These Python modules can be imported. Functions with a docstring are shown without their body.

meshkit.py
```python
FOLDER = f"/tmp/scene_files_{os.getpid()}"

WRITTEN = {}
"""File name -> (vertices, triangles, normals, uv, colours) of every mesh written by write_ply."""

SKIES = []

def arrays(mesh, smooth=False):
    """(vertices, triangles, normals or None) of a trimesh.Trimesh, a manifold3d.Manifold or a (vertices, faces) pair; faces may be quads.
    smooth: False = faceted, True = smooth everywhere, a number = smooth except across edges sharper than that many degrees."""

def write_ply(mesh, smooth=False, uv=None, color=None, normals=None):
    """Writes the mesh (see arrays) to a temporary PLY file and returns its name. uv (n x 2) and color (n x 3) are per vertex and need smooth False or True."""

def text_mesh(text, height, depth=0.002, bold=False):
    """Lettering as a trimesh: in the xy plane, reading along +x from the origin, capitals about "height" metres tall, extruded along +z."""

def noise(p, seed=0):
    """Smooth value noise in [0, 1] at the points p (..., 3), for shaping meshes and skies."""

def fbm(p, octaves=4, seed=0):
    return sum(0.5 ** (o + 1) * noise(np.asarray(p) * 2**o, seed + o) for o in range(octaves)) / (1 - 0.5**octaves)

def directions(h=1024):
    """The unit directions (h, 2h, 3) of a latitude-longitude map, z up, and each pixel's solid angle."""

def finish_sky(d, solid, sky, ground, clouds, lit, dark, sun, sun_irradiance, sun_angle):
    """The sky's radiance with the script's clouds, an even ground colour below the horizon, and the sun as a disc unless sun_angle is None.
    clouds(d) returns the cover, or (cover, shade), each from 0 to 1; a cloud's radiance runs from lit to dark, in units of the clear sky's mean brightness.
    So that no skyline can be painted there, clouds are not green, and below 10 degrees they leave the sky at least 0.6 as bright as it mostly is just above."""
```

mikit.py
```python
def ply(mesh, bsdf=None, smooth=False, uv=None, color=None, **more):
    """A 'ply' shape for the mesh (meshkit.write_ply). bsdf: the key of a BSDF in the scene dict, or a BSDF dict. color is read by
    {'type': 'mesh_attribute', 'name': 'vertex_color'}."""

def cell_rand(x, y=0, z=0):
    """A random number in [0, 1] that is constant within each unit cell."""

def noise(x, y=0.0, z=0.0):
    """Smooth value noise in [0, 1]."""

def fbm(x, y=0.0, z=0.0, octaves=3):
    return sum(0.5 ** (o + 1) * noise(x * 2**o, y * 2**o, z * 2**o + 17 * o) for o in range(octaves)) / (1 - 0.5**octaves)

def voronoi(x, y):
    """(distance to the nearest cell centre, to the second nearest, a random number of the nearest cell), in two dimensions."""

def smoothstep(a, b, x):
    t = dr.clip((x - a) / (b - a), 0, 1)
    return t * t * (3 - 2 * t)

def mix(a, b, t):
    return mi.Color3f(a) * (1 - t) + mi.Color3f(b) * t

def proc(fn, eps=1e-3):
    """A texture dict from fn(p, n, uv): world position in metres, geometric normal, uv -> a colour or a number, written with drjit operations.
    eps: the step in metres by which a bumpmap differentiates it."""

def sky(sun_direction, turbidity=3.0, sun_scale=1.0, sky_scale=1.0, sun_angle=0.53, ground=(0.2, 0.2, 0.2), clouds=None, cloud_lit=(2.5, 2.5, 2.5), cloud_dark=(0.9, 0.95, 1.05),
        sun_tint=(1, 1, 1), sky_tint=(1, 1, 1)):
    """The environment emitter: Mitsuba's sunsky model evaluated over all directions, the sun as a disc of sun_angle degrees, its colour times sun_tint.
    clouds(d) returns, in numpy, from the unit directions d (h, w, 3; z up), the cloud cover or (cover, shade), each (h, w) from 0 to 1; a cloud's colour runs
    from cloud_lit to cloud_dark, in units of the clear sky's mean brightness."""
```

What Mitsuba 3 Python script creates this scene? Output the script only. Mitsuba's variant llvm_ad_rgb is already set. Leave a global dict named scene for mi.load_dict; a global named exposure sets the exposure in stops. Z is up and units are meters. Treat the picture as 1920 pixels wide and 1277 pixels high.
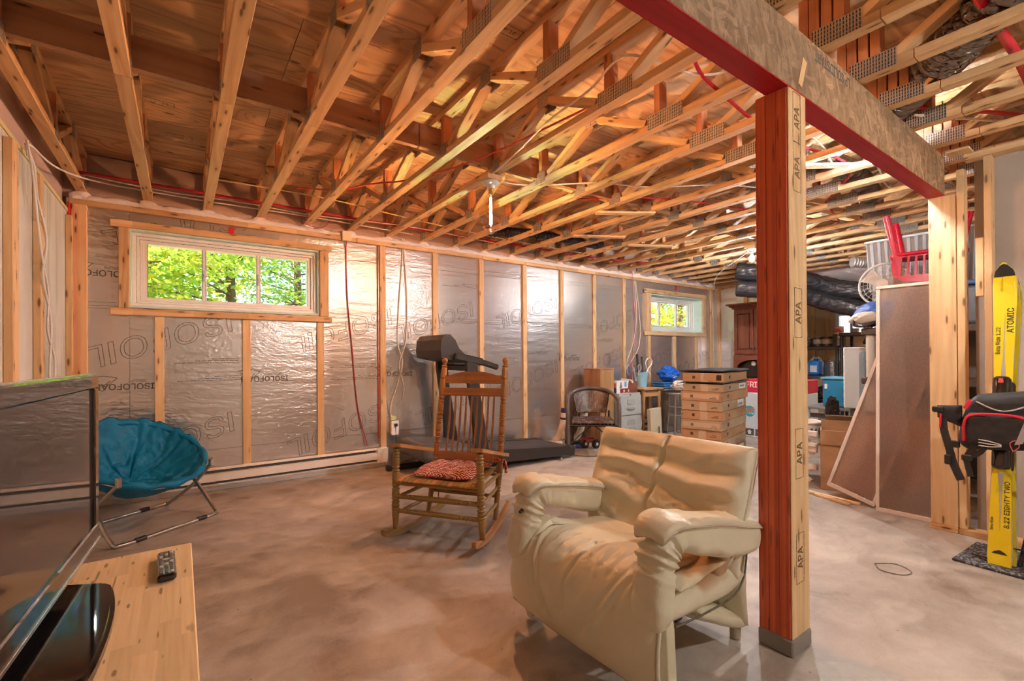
import math, random
import numpy as np
import trimesh
import drjit as dr
import mitsuba as mi
import meshkit
import mikit
from shapely.geometry import Polygon
from shapely import affinity
from mikit import proc, noise, fbm, voronoi, cell_rand, smoothstep, mix

T = mi.ScalarTransform4f
R = random.Random(7)
NP = np.random.default_rng(11)
scene, labels = {}, {}
PI = math.pi

# ------------------------------------------------------------------ camera, sky, lights, exposure
EYE = np.array([0.0, 0.0, 1.14])
YAW, PITCH, ROLL = 0.6184, 0.0035, -0.0064
_F = np.array([math.sin(YAW) * math.cos(PITCH), math.cos(YAW) * math.cos(PITCH), math.sin(PITCH)])
_R = np.array([math.cos(YAW), -math.sin(YAW), 0.0])
_U = -_R * math.sin(ROLL) + np.cross(_R, _F) * math.cos(ROLL)
scene['camera'] = {'type': 'perspective', 'fov_axis': 'x', 'fov': 2 * math.degrees(math.atan(960 / 874.5)),
                   'near_clip': 0.05, 'far_clip': 200.0, 'principal_point_offset_y': -0.02075,
                   'to_world': T().look_at(origin=EYE.tolist(), target=(EYE + _F).tolist(), up=_U.tolist())}
exposure = 0.24
SKY = mikit.sky((-0.55, -0.35, 0.85), turbidity=3.0, sky_scale=15, sun_scale=15)
scene['daylight'] = SKY
WARM_BULB = dict(pos=(1.775, 2.74, 2.40), rgb=(4300, 2300, 1500))
COOL_BULB = dict(pos=(5.40, 2.785, 2.405), rgb=(2700, 2800, 2900))
FAR_BULB = dict(pos=(9.2, 1.2, 2.695), rgb=(3600, 3300, 2900))
BEAM_BULB = dict(pos=(3.45, 1.03, 2.49), rgb=(1700, 1650, 1570))
NEAR_BULB = dict(pos=(2.2, -1.05, 2.405), rgb=(2300, 2260, 2150))

# ------------------------------------------------------------------ naming helpers
def key_for(name, parent=None):
    base = f'{parent}__{name}' if parent else name
    if base not in scene and base not in labels:
        return base
    k = 1
    while f'{base}_{k:03d}' in scene or f'{base}_{k:03d}' in labels:
        k += 1
    return f'{base}_{k:03d}'


_next = {}


def key_fast(name, parent=None):
    base = f'{parent}__{name}' if parent else name
    k = _next.get(base, 0)
    _next[base] = k + 1
    return base if k == 0 else f'{base}_{k:03d}'


def thing(name, label, cat, group=None):
    k = key_fast(name)
    labels[k] = {'label': label, 'category': cat}
    if group:
        labels[k]['group'] = group
    return k


def part(name, parent, shape, at=None, label=None, kind=None):
    k = key_fast(name, parent)
    scene[k] = shape if at is None else {**shape, 'to_world': at}
    if label or kind:
        labels[k] = {}
        if label:
            labels[k]['label'] = label
        if kind:
            labels[k]['kind'] = kind
    return k


def solo(name, label, cat, shape, group=None, at=None):
    k = thing(name, label, cat, group)
    scene[k] = shape if at is None else {**shape, 'to_world': at}
    return k


def struct(name, shape=None, label=None):
    k = key_fast(name)
    if shape is not None:
        scene[k] = shape
    labels[k] = {'kind': 'structure'}
    if label:
        labels[k]['label'] = label
    return k


# ------------------------------------------------------------------ mesh helpers
def ry(a):
    return np.array([[math.cos(a), 0, math.sin(a)], [0, 1, 0], [-math.sin(a), 0, math.cos(a)]])


def rx(a):
    return np.array([[1, 0, 0], [0, math.cos(a), -math.sin(a)], [0, math.sin(a), math.cos(a)]])


def rz(a):
    return np.array([[math.cos(a), -math.sin(a), 0], [math.sin(a), math.cos(a), 0], [0, 0, 1]])


def unit(v):
    v = np.asarray(v, float)
    return v / (np.linalg.norm(v) + 1e-12)


def join(ms):
    vs, fs, n = [], [], 0
    for v, f in ms:
        vs.append(np.asarray(v, float))
        fs.append(np.asarray(f, int) + n)
        n += len(v)
    return np.vstack(vs), np.vstack(fs)


def mv(m, r=None, t=(0, 0, 0), s=None):
    v = np.asarray(m[0], float)
    if s is not None:
        v = v * np.asarray(s, float)
    if r is not None:
        v = v @ np.asarray(r).T
    return v + np.asarray(t, float), m[1]


_boxes = {}


def box(sx, sy, sz, b=0.0):
    """A box centred on the origin; b is the width of its bevel."""
    b = min(b, 0.45 * min(sx, sy, sz))
    h = np.array([sx, sy, sz]) / 2
    if b <= 0:
        v = np.array([[x, y, z] for x in (-1, 1) for y in (-1, 1) for z in (-1, 1)]) * h
        f = np.array([[0, 1, 3], [0, 3, 2], [4, 6, 7], [4, 7, 5], [0, 4, 5], [0, 5, 1], [2, 3, 7], [2, 7, 6], [0, 2, 6], [0, 6, 4], [1, 5, 7], [1, 7, 3]])
        return v, f
    if 'unit' not in _boxes:
        pts = [np.array([x, y, z], float) for x in (-1, 1) for y in (-1, 1) for z in (-1, 1)]
        q = np.array([p * np.where(np.arange(3) == k, 2.0, 1.8) for p in pts for k in range(3)])
        hull = trimesh.Trimesh(q, process=False).convex_hull
        _boxes['unit'] = (np.array(hull.vertices), np.array(hull.faces))
    q, f = _boxes['unit']
    return np.sign(q) * np.where(np.abs(q) > 1.9, h, h - b), f


def bx(x0, x1, y0, y1, z0, z1, b=0.0):
    return mv(box(x1 - x0, y1 - y0, z1 - z0, b), None, ((x0 + x1) / 2, (y0 + y1) / 2, (z0 + z1) / 2))


def rbox(sx, sy, sz, r, n=4):
    """Rounded box (superellipsoid-free): a sphere's vertices pushed out to the corners."""
    s = trimesh.creation.uv_sphere(radius=1.0, count=[4 * n, 4 * n + 4])
    v = np.array(s.vertices)
    h = np.maximum(np.array([sx, sy, sz]) / 2 - r, 0)
    return v * np.minimum(r, np.array([sx, sy, sz]) / 2) + np.where(v > 1e-6, 1, np.where(v < -1e-6, -1, 0)) * h, np.array(s.faces)


def frame_of(d, hint=(0, 0, 1)):
    d = unit(d)
    h = np.asarray(hint, float)
    if abs(d @ h) > 0.98:
        h = np.array([1.0, 0, 0])
    a = unit(np.cross(h, d))
    return np.stack([d, a, np.cross(d, a)], 1)          # columns: along, across, up


def bar(p0, p1, w, t, hint=(0, 0, 1), b=0.0):
    """A board from p0 to p1, w wide (across) and t thick (along the hint)."""
    p0, p1 = np.asarray(p0, float), np.asarray(p1, float)
    return mv(box(np.linalg.norm(p1 - p0), w, t, b), frame_of(p1 - p0, hint), (p0 + p1) / 2)


def tube(path, r, n=8, cap=True, closed=False):
    p = np.asarray(path, float)
    m = len(p)
    r = np.broadcast_to(np.asarray(r, float), (m,))
    if closed:
        d = np.roll(p, -1, 0) - np.roll(p, 1, 0)
    else:
        d = np.gradient(p, axis=0)
    d /= np.linalg.norm(d, axis=1, keepdims=True) + 1e-12
    a = np.cross(d[0], [0, 0, 1] if abs(d[0][2]) < 0.9 else [1, 0, 0])
    rings = []
    ang = np.arange(n) * 2 * PI / n
    for k in range(m):
        a = unit(a - d[k] * (a @ d[k]))
        bb = np.cross(d[k], a)
        rings.append(p[k] + r[k] * (np.cos(ang)[:, None] * a + np.sin(ang)[:, None] * bb))
    v = np.vstack(rings)
    f = []
    for k in range(m if closed else m - 1):
        k2 = (k + 1) % m
        for j in range(n):
            j2 = (j + 1) % n
            f += [[k * n + j, k * n + j2, k2 * n + j2], [k * n + j, k2 * n + j2, k2 * n + j]]
    if cap and not closed:
        v = np.vstack([v, p[0], p[-1]])
        for j in range(n):
            j2 = (j + 1) % n
            f += [[m * n, j2, j], [m * n + 1, (m - 1) * n + j, (m - 1) * n + j2]]
    return v, np.array(f)


def curve(pts, n=8, closed=False):
    """Catmull-Rom through the points."""
    p = np.asarray(pts, float)
    q = np.vstack([p[-1], p, p[0], p[1]]) if closed else np.vstack([2 * p[0] - p[1], p, 2 * p[-1] - p[-2]])
    out = []
    for k in range(len(q) - 3):
        a, b, c, d = q[k:k + 4]
        for t in np.linspace(0, 1, n, endpoint=False):
            out.append(0.5 * (2 * b + (c - a) * t + (2 * a - 5 * b + 4 * c - d) * t * t + (3 * b - a - 3 * c + d) * t ** 3))
    if not closed:
        out.append(p[-1])
    return np.array(out)


def lathe(profile, n=24, p0=None, p1=None):
    """Revolve (r, z) pairs about z; with p0 and p1, z from 0 to 1 runs from p0 to p1 (r stays in metres)."""
    pr = np.asarray(profile, float)
    ang = np.arange(n) * 2 * PI / n
    c, s = np.cos(ang), np.sin(ang)
    v = np.vstack([np.stack([r * c, r * s, np.full(n, z)], 1) for r, z in pr])
    f = []
    for k in range(len(pr) - 1):
        for j in range(n):
            j2 = (j + 1) % n
            f += [[k * n + j, k * n + j2, (k + 1) * n + j2], [k * n + j, (k + 1) * n + j2, (k + 1) * n + j]]
    m = len(v)
    v = np.vstack([v, [0, 0, pr[0, 1]], [0, 0, pr[-1, 1]]])
    for j in range(n):
        j2 = (j + 1) % n
        f += [[m, j2, j], [m + 1, (len(pr) - 1) * n + j, (len(pr) - 1) * n + j2]]
    f = np.array(f)
    if np.einsum('ij,ij->', v[f[:, 0]], np.cross(v[f[:, 1]], v[f[:, 2]])) < 0:
        f = f[:, ::-1]
    if p0 is not None:
        p0, p1 = np.asarray(p0, float), np.asarray(p1, float)
        fr = frame_of(p1 - p0, (0, 0, 1) if abs(unit(p1 - p0)[2]) < 0.9 else (1, 0, 0))
        L = np.linalg.norm(p1 - p0)
        v = p0 + v[:, 2:3] * L * fr[:, 0] + v[:, 0:1] * fr[:, 1] + v[:, 1:2] * fr[:, 2]
    return v, f


def prism(poly, depth, r=None, t=(0, 0, 0)):
    """Extrude a 2-D outline (list of points or a shapely polygon) along +z."""
    g = poly if hasattr(poly, 'exterior') or hasattr(poly, 'geoms') else Polygon(poly)
    ms = [trimesh.creation.extrude_polygon(q, depth, engine='earcut') for q in getattr(g, 'geoms', [g])]
    return mv(join([(np.array(m.vertices), np.array(m.faces)) for m in ms]), r, t)


def grid(fn, nu, nv, flip=False, wrap_u=False):
    """A surface from fn(u, v), both from 0 to 1 (arrays), to points."""
    u, v = np.meshgrid(np.linspace(0, 1, nu), np.linspace(0, 1, nv), indexing='ij')
    p = np.asarray(fn(u.ravel(), v.ravel()), float)
    i, j = np.meshgrid(np.arange(nu - 1), np.arange(nv - 1), indexing='ij')
    a = (i * nv + j).ravel()
    f = np.vstack([np.stack([a, a + nv, a + nv + 1], 1), np.stack([a, a + nv + 1, a + 1], 1)])
    return p, (f[:, ::-1] if flip else f)


XZ = np.array([[1, 0, 0], [0, 0, -1], [0, 1, 0.0]])      # drawing plane (x, y) -> world (x, z), extruding towards -y
YZ = np.array([[0, 0, 1], [1, 0, 0], [0, 1, 0.0]])       # drawing plane (x, y) -> world (y, z), extruding towards +x
T_WORD = {}


def words(text, height, depth=0.0006, bold=False):
    k = (text, height, depth, bold)
    if k not in T_WORD:
        m = meshkit.text_mesh(text, height, depth, bold)
        v = np.array(m.vertices)
        v[:, :2] -= (v[:, :2].min(0) + v[:, :2].max(0)) / 2
        T_WORD[k] = (v, np.array(m.faces))
    return T_WORD[k]


def outline_words(text, height, line, depth=0.0006):
    k = (text, height, line)
    if k not in T_WORD:
        m = meshkit.text_mesh(text, height, 0.01)
        lo = m.vertices[:, 2].min() + 0.005
        path = m.section(plane_origin=[0, 0, lo], plane_normal=[0, 0, 1])
        flat, to3 = path.to_2D(to_2D=np.eye(4)) if hasattr(path, 'to_2D') else path.to_planar(to_2D=np.eye(4))
        from shapely import union_all
        g = union_all([q.boundary.buffer(line / 2, cap_style='flat', join_style='mitre') for q in flat.polygons_full])
        v, f = prism(g, depth)
        v[:, :2] -= (v[:, :2].min(0) + v[:, :2].max(0)) / 2
        T_WORD[k] = (v, f)
    return T_WORD[k]


# ------------------------------------------------------------------ materials
def bsdf(name, **kw):
    scene[name] = {'type': 'twosided', 'inner': {'type': 'principled', **kw}} if kw.pop('two', True) else {'type': 'principled', **kw}
    return name


def rgb(*c):
    c = c[0] if len(c) == 1 else c
    return {'type': 'rgb', 'value': [float(x) for x in c]}


_plain = {}


def plain(r, g, b, rough=0.5, metal=0.0, spec=0.5, coat=0.0):
    k = (r, g, b, rough, metal, spec, coat)
    if k not in _plain:
        nm = f'plain_{len(_plain):03d}'
        d = dict(base_color=rgb(r, g, b), roughness=rough, metallic=metal, specular=spec)
        if coat:
            d.update(clearcoat=coat, clearcoat_gloss=0.95)
        _plain[k] = bsdf(nm, **d)
    return _plain[k]


def bumped(name, height_fn, scale, eps=2e-3, **kw):
    scene[name] = {'type': 'twosided', 'inner': {'type': 'bumpmap', 'scale': float(scale), 'tex': proc(height_fn, eps), 'inner': {'type': 'principled', **kw}}}
    return name


def ramp(t, *cs):
    """Colours evenly spaced along t from 0 to 1."""
    n = len(cs) - 1
    out = mi.Color3f(cs[0])
    for k in range(n):
        out = mix(out, cs[k + 1], dr.clip(t * n - k, 0, 1))
    return out


def wood_fn(light, dark, knot, tint=0.3, knots=0.55, streak=1.0):
    def fn(p, n, uv):
        bid = dr.floor(uv.y)
        vv = uv.y - bid
        r = cell_rand(bid, dr.floor(p.x * 2.51 + 0.76), 5)
        wob = noise(uv.x * 2.0, vv * 9.0, bid) * 0.05
        g = fbm(uv.x * 1.3 + bid * 3.1, (vv + wob) * 46.0, bid)
        fine = noise(uv.x * 14.0, vv * 420.0, bid)
        d1, d2, w = voronoi(uv.x * 3.6 + r * 31.0, vv * 17.0 + bid * 0.37)
        k = (1 - smoothstep(0.05, 0.13, d1)) * dr.select(w > 1 - knots, 1.0, 0.0)
        halo = (1 - smoothstep(0.1, 0.35, d1)) * dr.select(w > 1 - knots, 0.4, 0.0)
        c = mix(light, dark, dr.clip((g - 0.32) * 1.5 * streak + halo + (fine - 0.5) * 0.18, 0, 1))
        return mix(c * (1 - tint / 2 + tint * r), knot, k * 0.85)
    return fn


lumber_fn = wood_fn((0.66, 0.435, 0.225), (0.49, 0.275, 0.12), (0.10, 0.045, 0.02), 0.34, 0.8)
bsdf('lumber', base_color=proc(lumber_fn), roughness=0.62, specular=0.3)
bsdf('lumber_pale', base_color=proc(wood_fn((0.70, 0.49, 0.275), (0.55, 0.34, 0.16), (0.13, 0.06, 0.03), 0.18)), roughness=0.6, specular=0.3)
bsdf('lumber_red', base_color=proc(wood_fn((0.50, 0.22, 0.10), (0.36, 0.13, 0.06), (0.09, 0.03, 0.02), 0.25, 0.3)), roughness=0.6, specular=0.3)
bsdf('lumber_brown', base_color=proc(wood_fn((0.38, 0.21, 0.12), (0.28, 0.14, 0.075), (0.05, 0.02, 0.01), 0.15, 0.35)), roughness=0.6, specular=0.3)
bsdf('oak', base_color=proc(wood_fn((0.42, 0.185, 0.055), (0.25, 0.095, 0.025), (0.2, 0.08, 0.02), 0.2, 0.0)), roughness=0.28, specular=0.5)
bsdf('oak_olive', base_color=proc(wood_fn((0.27, 0.155, 0.045), (0.17, 0.085, 0.02), (0.13, 0.06, 0.02), 0.2, 0.0)), roughness=0.28, specular=0.5)
bsdf('cherry', base_color=proc(wood_fn((0.17, 0.052, 0.028), (0.10, 0.028, 0.015), (0.06, 0.02, 0.01), 0.15, 0.0)), roughness=0.35, specular=0.5)
bsdf('table_wood', base_color=proc(wood_fn((0.40, 0.22, 0.09), (0.24, 0.12, 0.045), (0.1, 0.04, 0.02), 0.2, 0.2)), roughness=0.45, specular=0.4)


def plywood_fn(p, n, uv):
    sid = dr.floor(uv.y / 2)
    r = cell_rand(sid, 3, 1)
    strip = dr.floor(uv.y * 5.3 + r * 7 + noise(uv.x * 0.4, sid) * 0.3)
    r2 = cell_rand(strip, sid, 9)
    wx, wy = uv.x * 0.9 + sid * 5, uv.y * 4.0
    rings = fbm(wx + noise(uv.x * 2, uv.y * 6) * 0.5, wy, 0.0) * 9
    line = dr.abs(rings - dr.floor(rings) - 0.5) * 2
    g = fbm(uv.x * 2, uv.y * 70, 1.0)
    d1, d2, w = voronoi(uv.x * 2.2 + sid * 3.3, uv.y * 5.5)
    knot = (1 - smoothstep(0.03, 0.085, d1)) * dr.select(w > 0.5, 1.0, 0.0)
    c = mix((0.62, 0.40, 0.22), (0.40, 0.22, 0.11), dr.clip(0.65 * (1 - smoothstep(0.1, 0.45, line)) + (g - 0.4) * 0.9, 0, 1))
    return mix(c * (0.72 + 0.42 * r2), (0.10, 0.045, 0.02), knot * 0.8)


bsdf('plywood', base_color=proc(plywood_fn), roughness=0.7, specular=0.2)


def osb_fn(p, n, uv):
    c = mi.Color3f(0.29, 0.17, 0.09)
    for k, (sx, sy, a) in enumerate(((9, 38, 0.5), (11, 46, -0.75), (8, 36, 1.35), (12, 44, 0.05), (10, 50, -1.2))):
        ca, sa = math.cos(a), math.sin(a)
        wx = (noise(uv.x * 18, uv.y * 18, 5.0 + k) - 0.5) * 0.03
        x, y = uv.x * ca + uv.y * sa + wx, -uv.x * sa + uv.y * ca + wx
        d1, d2, w = voronoi(x * sx + 13.3 * k, y * sy + 7.7 * k)
        g = noise(x * 30, y * 300, 3.0 * k)
        flake = mix((0.21, 0.112, 0.055), (0.54, 0.355, 0.215), w) * (0.75 + 0.5 * g)
        on = smoothstep(0.0, 0.22, d2 - d1) * dr.select(cell_rand(dr.floor(w * 5000), k, 2) > 0.45, 1.0, 0.0)
        c = mix(c, flake, on * 0.7)
    stain = smoothstep(0.5, 0.68, fbm(uv.x * 1.1 + 4, uv.y * 2.0, 5.0))
    return c * (1 - 0.4 * stain)


bsdf('osb', base_color=proc(osb_fn), roughness=0.6, specular=0.3)


def redwood_fn(p, n, uv):
    bid = dr.floor(uv.y)
    vv = uv.y - bid
    ply = dr.abs(dr.sin(vv * 3.14159 * 44))
    g = fbm(uv.x * 1.2, vv * 60 + bid * 3, bid)
    lam = noise(uv.x * 0.15, vv * 95.0, 2.0)
    d1, d2, w = voronoi(uv.x * 3.5, vv * 40)
    k = (1 - smoothstep(0.08, 0.2, d1)) * dr.select(w > 0.6, 1.0, 0.0)
    c = mix((0.62, 0.125, 0.045), (0.34, 0.038, 0.018), dr.clip(lam * 0.7 + (g - 0.45) * 0.9, 0, 1))
    return mix(c, (0.16, 0.008, 0.01), k * 0.6)


bsdf('red_wood', base_color=proc(redwood_fn), roughness=0.45, specular=0.4)
bsdf('red_paint', base_color=proc(lambda p, n, uv: mix((0.46, 0.014, 0.020), (0.32, 0.008, 0.013), fbm(p.x * 3, p.y * 60, p.z * 20))), roughness=0.5, specular=0.35)


def butcher_fn(p, n, uv):
    row = dr.floor(p.x / 0.042)
    off = cell_rand(row, 4, 4)
    col = dr.floor(p.y / 0.34 + off)
    r = cell_rand(row, col, 8)
    g = fbm(p.y * 5.0 + r * 20, p.x * 120.0, r * 9)
    s = noise(p.y * 16 + r * 50, p.x * 90.0, 3.0)
    c = mix((0.74, 0.55, 0.32), (0.58, 0.39, 0.19), dr.clip((g - 0.35) * 1.2, 0, 1)) * (0.86 + 0.2 * r)
    return mix(c, (0.20, 0.11, 0.05), smoothstep(0.86, 0.93, s) * 0.75)


bsdf('butcher_block', base_color=proc(butcher_fn), roughness=0.42, specular=0.4)


def concrete_fn(p, n, uv):
    a = fbm(p.x * 0.55 + 3, p.y * 0.8 + 1, 0.0, octaves=4)
    b = fbm(p.x * 2.3, p.y * 3.1, 4.0, octaves=5)
    s = fbm(p.x * 6.0 + (a - 0.5) * 6, p.y * 8.0 + (b - 0.5) * 5, 2.0, octaves=4)
    t = noise(p.x * 160, p.y * 160, 1.0)
    d1, d2, w = voronoi(p.x * 5.0, p.y * 5.0)
    c = mix((0.19, 0.15, 0.12), (0.47, 0.42, 0.365), dr.clip(0.52 + 0.8 * (a - 0.5) + 1.0 * (b - 0.5) + 0.85 * (s - 0.5) + 0.10 * (t - 0.5), 0, 1))
    spot = (1 - smoothstep(0.012, 0.03, d1)) * dr.select(w > 0.7, 1.0, 0.0)
    return mix(c, (0.16, 0.12, 0.1), spot * 0.7)


bsdf('concrete', base_color=proc(concrete_fn),
     roughness=proc(lambda p, n, uv: 0.36 + 0.25 * fbm(p.x * 2.3, p.y * 3.1, 4.0)), specular=0.5)


def parge_fn(p, n, uv):
    g = fbm(p.y * 3, p.z * 1.6, 0.0, octaves=4)
    l = fbm(p.y * 22, p.z * 1.2, 3.0)
    return mix(mix((0.40, 0.39, 0.34), (0.56, 0.55, 0.50), dr.clip(g * 1.6 - 0.3, 0, 1)), (0.33, 0.32, 0.22), smoothstep(0.5, 0.75, l) * 0.6)


bsdf('parged_wall', base_color=proc(parge_fn), roughness=0.8, specular=0.2)


def foil_h(p, n, uv):
    a = fbm(p.x * 45, p.z * 75, p.y * 3, octaves=3)
    b = fbm(p.x * 3.0, p.z * 18, 7.0)
    return a * 0.75 + b


def foil_c(p, n, uv):
    d = fbm(p.x * 2.2, p.z * 3.0, p.y, octaves=4)
    s = noise(p.x * 1.2, p.z * 60, 4.0)
    return mix((0.82, 0.81, 0.81), (0.68, 0.665, 0.665), dr.clip(d * 1.3 - 0.2 + 0.15 * s, 0, 1))


bumped('foil', foil_h, 0.0036, 2e-3, base_color=proc(foil_c), metallic=0.88, roughness=0.21, specular=0.5)
bumped('foil_soft', lambda p, n, uv: fbm(p.x * 9, p.y * 9, p.z * 14, octaves=4), 0.02, 4e-3, base_color=rgb(0.82, 0.83, 0.85), metallic=0.75, roughness=0.4)
bumped('spray_foam', lambda p, n, uv: fbm(p.x * 40, p.y * 40, p.z * 40), 0.012, 3e-3, base_color=rgb(0.80, 0.70, 0.62), roughness=0.9, specular=0.1)
bsdf('rim_foam', base_color=proc(lambda p, n, uv: mix((0.50, 0.36, 0.29), (0.34, 0.24, 0.2), fbm(p.x * 2.5, p.z * 7, 2.0))), roughness=0.85, specular=0.1)


def tooth_h(p, n, uv):
    x, y = uv.x * 90.0, uv.y * 60.0
    fx, fy = x - dr.floor(x) - 0.5, y - dr.floor(y) - 0.5
    return dr.select((dr.abs(fx) < 0.22) & (dr.abs(fy) < 0.38), 0.0, 1.0)


scene['nail_plate'] = {'type': 'twosided', 'inner': {'type': 'principled', 'base_color': proc(lambda p, n, uv: mix((0.05, 0.04, 0.035), (0.50, 0.47, 0.42), tooth_h(p, n, uv))), 'metallic': 0.6, 'roughness': 0.38}}


def drywall_fn(p, n, uv):
    return mix((0.34, 0.29, 0.245), (0.40, 0.345, 0.295), fbm(p.y * 6, p.z * 6, 1.0))


bsdf('drywall_back', base_color=proc(drywall_fn), roughness=0.85, specular=0.15)
bsdf('vinyl', base_color=rgb(0.80, 0.80, 0.76), roughness=0.35, specular=0.5)
bsdf('heater_enamel', base_color=rgb(0.78, 0.75, 0.70), roughness=0.35, specular=0.5)
bsdf('mint_foam', base_color=proc(lambda p, n, uv: mix((0.62, 0.76, 0.70), (0.48, 0.62, 0.56), fbm(p.x * 20, p.y * 20, p.z * 20))), roughness=0.85)
scene['bulb_glass'] = {'type': 'thindielectric', 'int_ior': 1.85, 'specular_transmittance': rgb(0.86, 0.70, 0.46)}
scene['pane'] = {'type': 'thindielectric', 'int_ior': 1.5}
INK = plain(0.10, 0.095, 0.09, 0.5, 0.3)
BLACK = plain(0.012, 0.012, 0.013, 0.45)
GLOSS = plain(0.006, 0.006, 0.007, 0.06, 0.0, 0.8)
RUBBER = plain(0.02, 0.02, 0.021, 0.7, 0.0, 0.3)
STEEL = plain(0.55, 0.54, 0.52, 0.25, 1.0)
BRASS = plain(0.55, 0.38, 0.16, 0.3, 1.0)
WHITE = plain(0.80, 0.79, 0.77, 0.4)
WHITE_CABLE = plain(0.76, 0.70, 0.62, 0.5)
RED = plain(0.52, 0.010, 0.022, 0.4)
RED_PIPE = plain(0.46, 0.012, 0.03, 0.35)

_board_id = [0]


def boards(*ms, along=None, bid=None):
    """One mesh of boards with wood uv: u along each board, v across it plus the board's number."""
    vs, fs, uvs, n = [], [], [], 0
    for m in ms:
        v, f = np.asarray(m[0], float), np.asarray(m[1], int)
        _board_id[0] = (_board_id[0] + 1) % 900
        c = v - v.mean(0)
        if along is None:
            w = np.linalg.svd(c, full_matrices=False)[2]
        else:
            a = unit(along)
            o = frame_of(a)
            w = np.stack([o[:, 0], o[:, 1], o[:, 2]])
        q = c @ w.T
        u = q[:, 0] + R.uniform(0, 30)
        vv = q[:, 1] * 1.0 + q[:, 2] * 0.83
        vv = np.clip(0.5 + vv, 0.02, 0.98) + _board_id[0]
        vs.append(v)
        fs.append(f + n)
        uvs.append(np.stack([u, vv], 1))
        n += len(v)
    return (np.vstack(vs), np.vstack(fs)), np.vstack(uvs)


def wood(mat, *ms, along=None, smooth=False):
    m, uv = boards(*ms, along=along)
    return mikit.ply(m, mat, smooth, uv=uv)


def ply(m, mat, smooth=False):
    return mikit.ply(m if isinstance(m, tuple) else (np.array(m.vertices), np.array(m.faces)), mat, smooth)

# ------------------------------------------------------------------ the shell
WALL_Y, WEST, EAST, FAR_X, SOUTH = 4.755, -0.67, 7.85, 10.55, -2.6
ZC, ZT, ZS = 2.405, 2.70, 2.70          # truss underside, truss top, subfloor underside
PART_X = 4.0                            # the stud partition, facing -x
ORD = ['first', 'second', 'third', 'fourth', 'fifth', 'sixth', 'seventh', 'eighth', 'ninth', 'tenth', 'eleventh', 'twelfth', 'thirteenth', 'fourteenth', 'fifteenth',
       'sixteenth', 'seventeenth', 'eighteenth', 'nineteenth', 'twentieth', 'twenty-first', 'twenty-second', 'twenty-third', 'twenty-fourth']

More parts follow.
